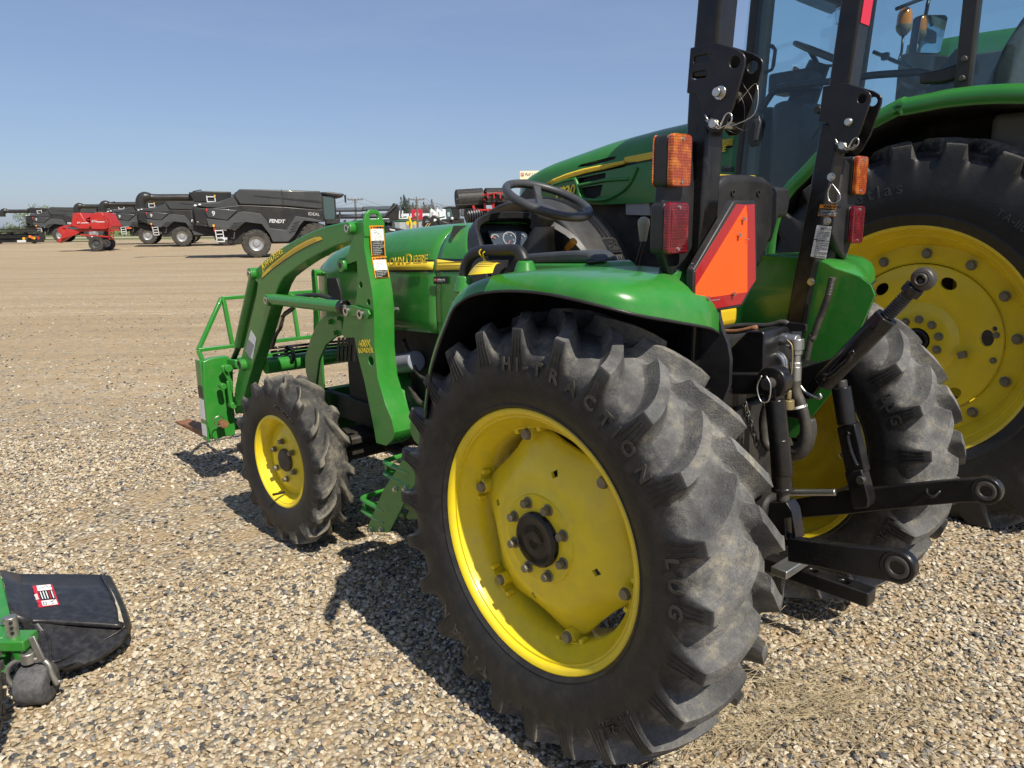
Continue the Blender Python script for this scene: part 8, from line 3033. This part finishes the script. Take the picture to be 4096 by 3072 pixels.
# low pale building and road
e = thing('shed', 'low pale shed beyond the green implements', 'building', (B3p(930, 600, 200).x, 200, 0))
MB().box((-9, 0, 0), (9, 8, 3.2)).build('wall', P('shed grey', (.42, .43, .44), .7), e)
MB().prism([(-9.5, -.5, 3.2), (-9.5, 8.5, 3.2), (-9.5, 4, 4.6)], (19, 0, 0)).build('roof', P('shed roof', (.55, .56, .57), .6), e)
for i in range(4):
    MB().box((-7 + i * 4, -.06, .3), (-4.6 + i * 4, .02, 2.4)).build('door', P('shed door', (.28, .30, .32), .6), e)
rd = bpy.data.meshes.new('road')
rd.from_pydata([(-300, 124, .02), (300, 116, .02), (300, 130, .02), (-300, 138, .02)], [], [(0, 1, 2, 3)])
rd.materials.append(P('road gravel', (.42, .36, .28), .9, vary=.1, vscale=.5))
tag(link('road', rd, smooth=0), 'pale gravel road crossing behind the yard', kind='structure')

# trees -----------------------------------------------------------------
leafm = [P('spruce needles', (.030, .050, .026), .8, vary=.3, vscale=.6), P('spring leaves', (.10, .14, .045), .7, vary=.3, vscale=.6), P('grey twigs', (.13, .12, .10), .9, vary=.3)]
barkm = P('bark', (.09, .07, .055), .9)


def tree(label, cat_, x, y, h_, w_, kind, group, name):
    rnd = random.Random(int(x * 10 + y))
    e = thing(name, label, 'tree', (x, y, gz(x, y)), 0, group)
    MB().cyl((0, 0, -.1), (0, 0, h_ * .85), h_ * .022 + .03, .02, n=7).build('trunk', barkm, e)
    mb = MB()
    if kind == 0:
        n_ = 420
        for i in range(n_):
            t_ = rnd.random() ** .8
            z = h_ * (.10 + .90 * t_)
            r_ = w_ * (1 - t_) * (.55 + .45 * rnd.random()) + .05
            a = rnd.uniform(0, 6.28)
            c = Vector((r_ * math.cos(a), r_ * math.sin(a), z - r_ * .25))
            s_ = rnd.uniform(.25, .55) * (.5 + (1 - t_)) * w_ * .45
            d1 = Vector((math.cos(a), math.sin(a), -.35)) * s_
            d2 = Vector((-math.sin(a), math.cos(a), rnd.uniform(-.3, .3))) * s_ * .6
            mb.add([c - d1 * .4 - d2, c - d1 * .4 + d2, c + d1], [(0, 1, 2)])
    else:
        lobes = [(rnd.gauss(0, w_ * .42), rnd.gauss(0, w_ * .42), h_ * rnd.uniform(.42, .93), w_ * rnd.uniform(.22, .42)) for _ in range(11)]
        for lx, ly, lz, lr in lobes:
            mb.cur = 0
            for i in range(85 if kind == 1 else 26):
                d = Vector((rnd.gauss(0, 1), rnd.gauss(0, 1), rnd.gauss(0, 1))).normalized() * lr * rnd.random() ** .4
                c = Vector((lx, ly, lz)) + d
                s_ = rnd.uniform(.10, .24) * (1 if kind == 1 else .5) * max(.5, h_ / 8)
                u = Vector((rnd.gauss(0, 1), rnd.gauss(0, 1), rnd.gauss(0, 1))).normalized()
                v = u.orthogonal().normalized()
                mb.add([c - u * s_, c + v * s_ * .6, c + u * s_, c - v * s_ * .6], [(0, 1, 2, 3)])
        lb = MB()
        for lx, ly, lz, lr in lobes:
            lb.cyl((0, 0, lz * .55), (lx, ly, lz), h_ * .010 + .015, .012, n=5)
        lb.build('limb', barkm, e)
    mb.build('crown', leafm[kind], e, smooth=0, fix=False)
    return e


gT = 'dark spruce trees along the horizon'
rt = random.Random(5)
nspr = 0
for i in range(30):
    x_ = 905 + i * 11.5 + rt.uniform(-4, 4)
    if 1030 < x_ < 1030.5:
        continue
    dd = rt.uniform(225, 300)
    p = B3p(x_, 0, dd)
    big = 1.0 if x_ < 1000 else .78
    h_ = rt.uniform(9.5, 12.5) * big if x_ < 960 else rt.uniform(7.5, 10.0)
    tree('dark spruce in the tree line on the horizon between the headers and the silos', 'tree', p.x, dd, h_, rt.uniform(1.7, 2.5), 0, gT, 'spruce_tree')
for i in range(16):
    x_ = 1000 + i * 17 + rt.uniform(-5, 5)
    dd = rt.uniform(205, 222)
    p = B3p(x_, 0, dd)
    tree('pale bare-branched tree in front of the spruces near the silos', 'tree', p.x, dd, rt.uniform(6.0, 8.5), rt.uniform(1.6, 2.4), 2, 'pale bare trees along the horizon', 'bare_tree')
def lx(x): return x / 8.848
for x_, yt, dd, w_, k_, lab, nm in ((1420, 25, 112, 2.6, 1, 'tall green tree rising above the farthest left combine', 'poplar_tree'), (930, 225, 112, 2.2, 1, 'leafy tree left of the tall tree behind the far auger pipe', 'leafy_tree'), (650, 780, 118, 1.5, 1, 'low green bush under the far auger pipe', 'bush'), (1050, 560, 116, 1.8, 2, 'sparse grey-green tree below the far auger pipe', 'sparse_tree')):
    p = at_dist(lx(x_), 820 + yt / 8.848, dd)
    tree(lab, 'tree', p.x, dd, max(2.0, p.z), w_, k_, None, nm)
mb = MB()
rnd = random.Random(3)
for i in range(3500):
    x_ = rnd.uniform(-160, -40)
    y_ = rnd.uniform(150, 190)
    z_ = rnd.uniform(0, 2.6) * (.6 + .4 * math.sin(x_ * .35) * math.sin(x_ * .11 + 1))
    s_ = rnd.uniform(.2, .45)
    u = Vector((rnd.gauss(0, 1), rnd.gauss(0, 1), rnd.gauss(0, 1))).normalized() * s_
    v = u.orthogonal().normalized() * s_ * .6
    c = Vector((x_, y_, max(.1, z_)))
    mb.add([c - u, c + v, c + u, c - v], [(0, 1, 2, 3)])
tag(mb.build('hedge_row', leafm[1], smooth=0, fix=False), 'low green hedge growth on the far left horizon', 'hedge', kind='stuff')
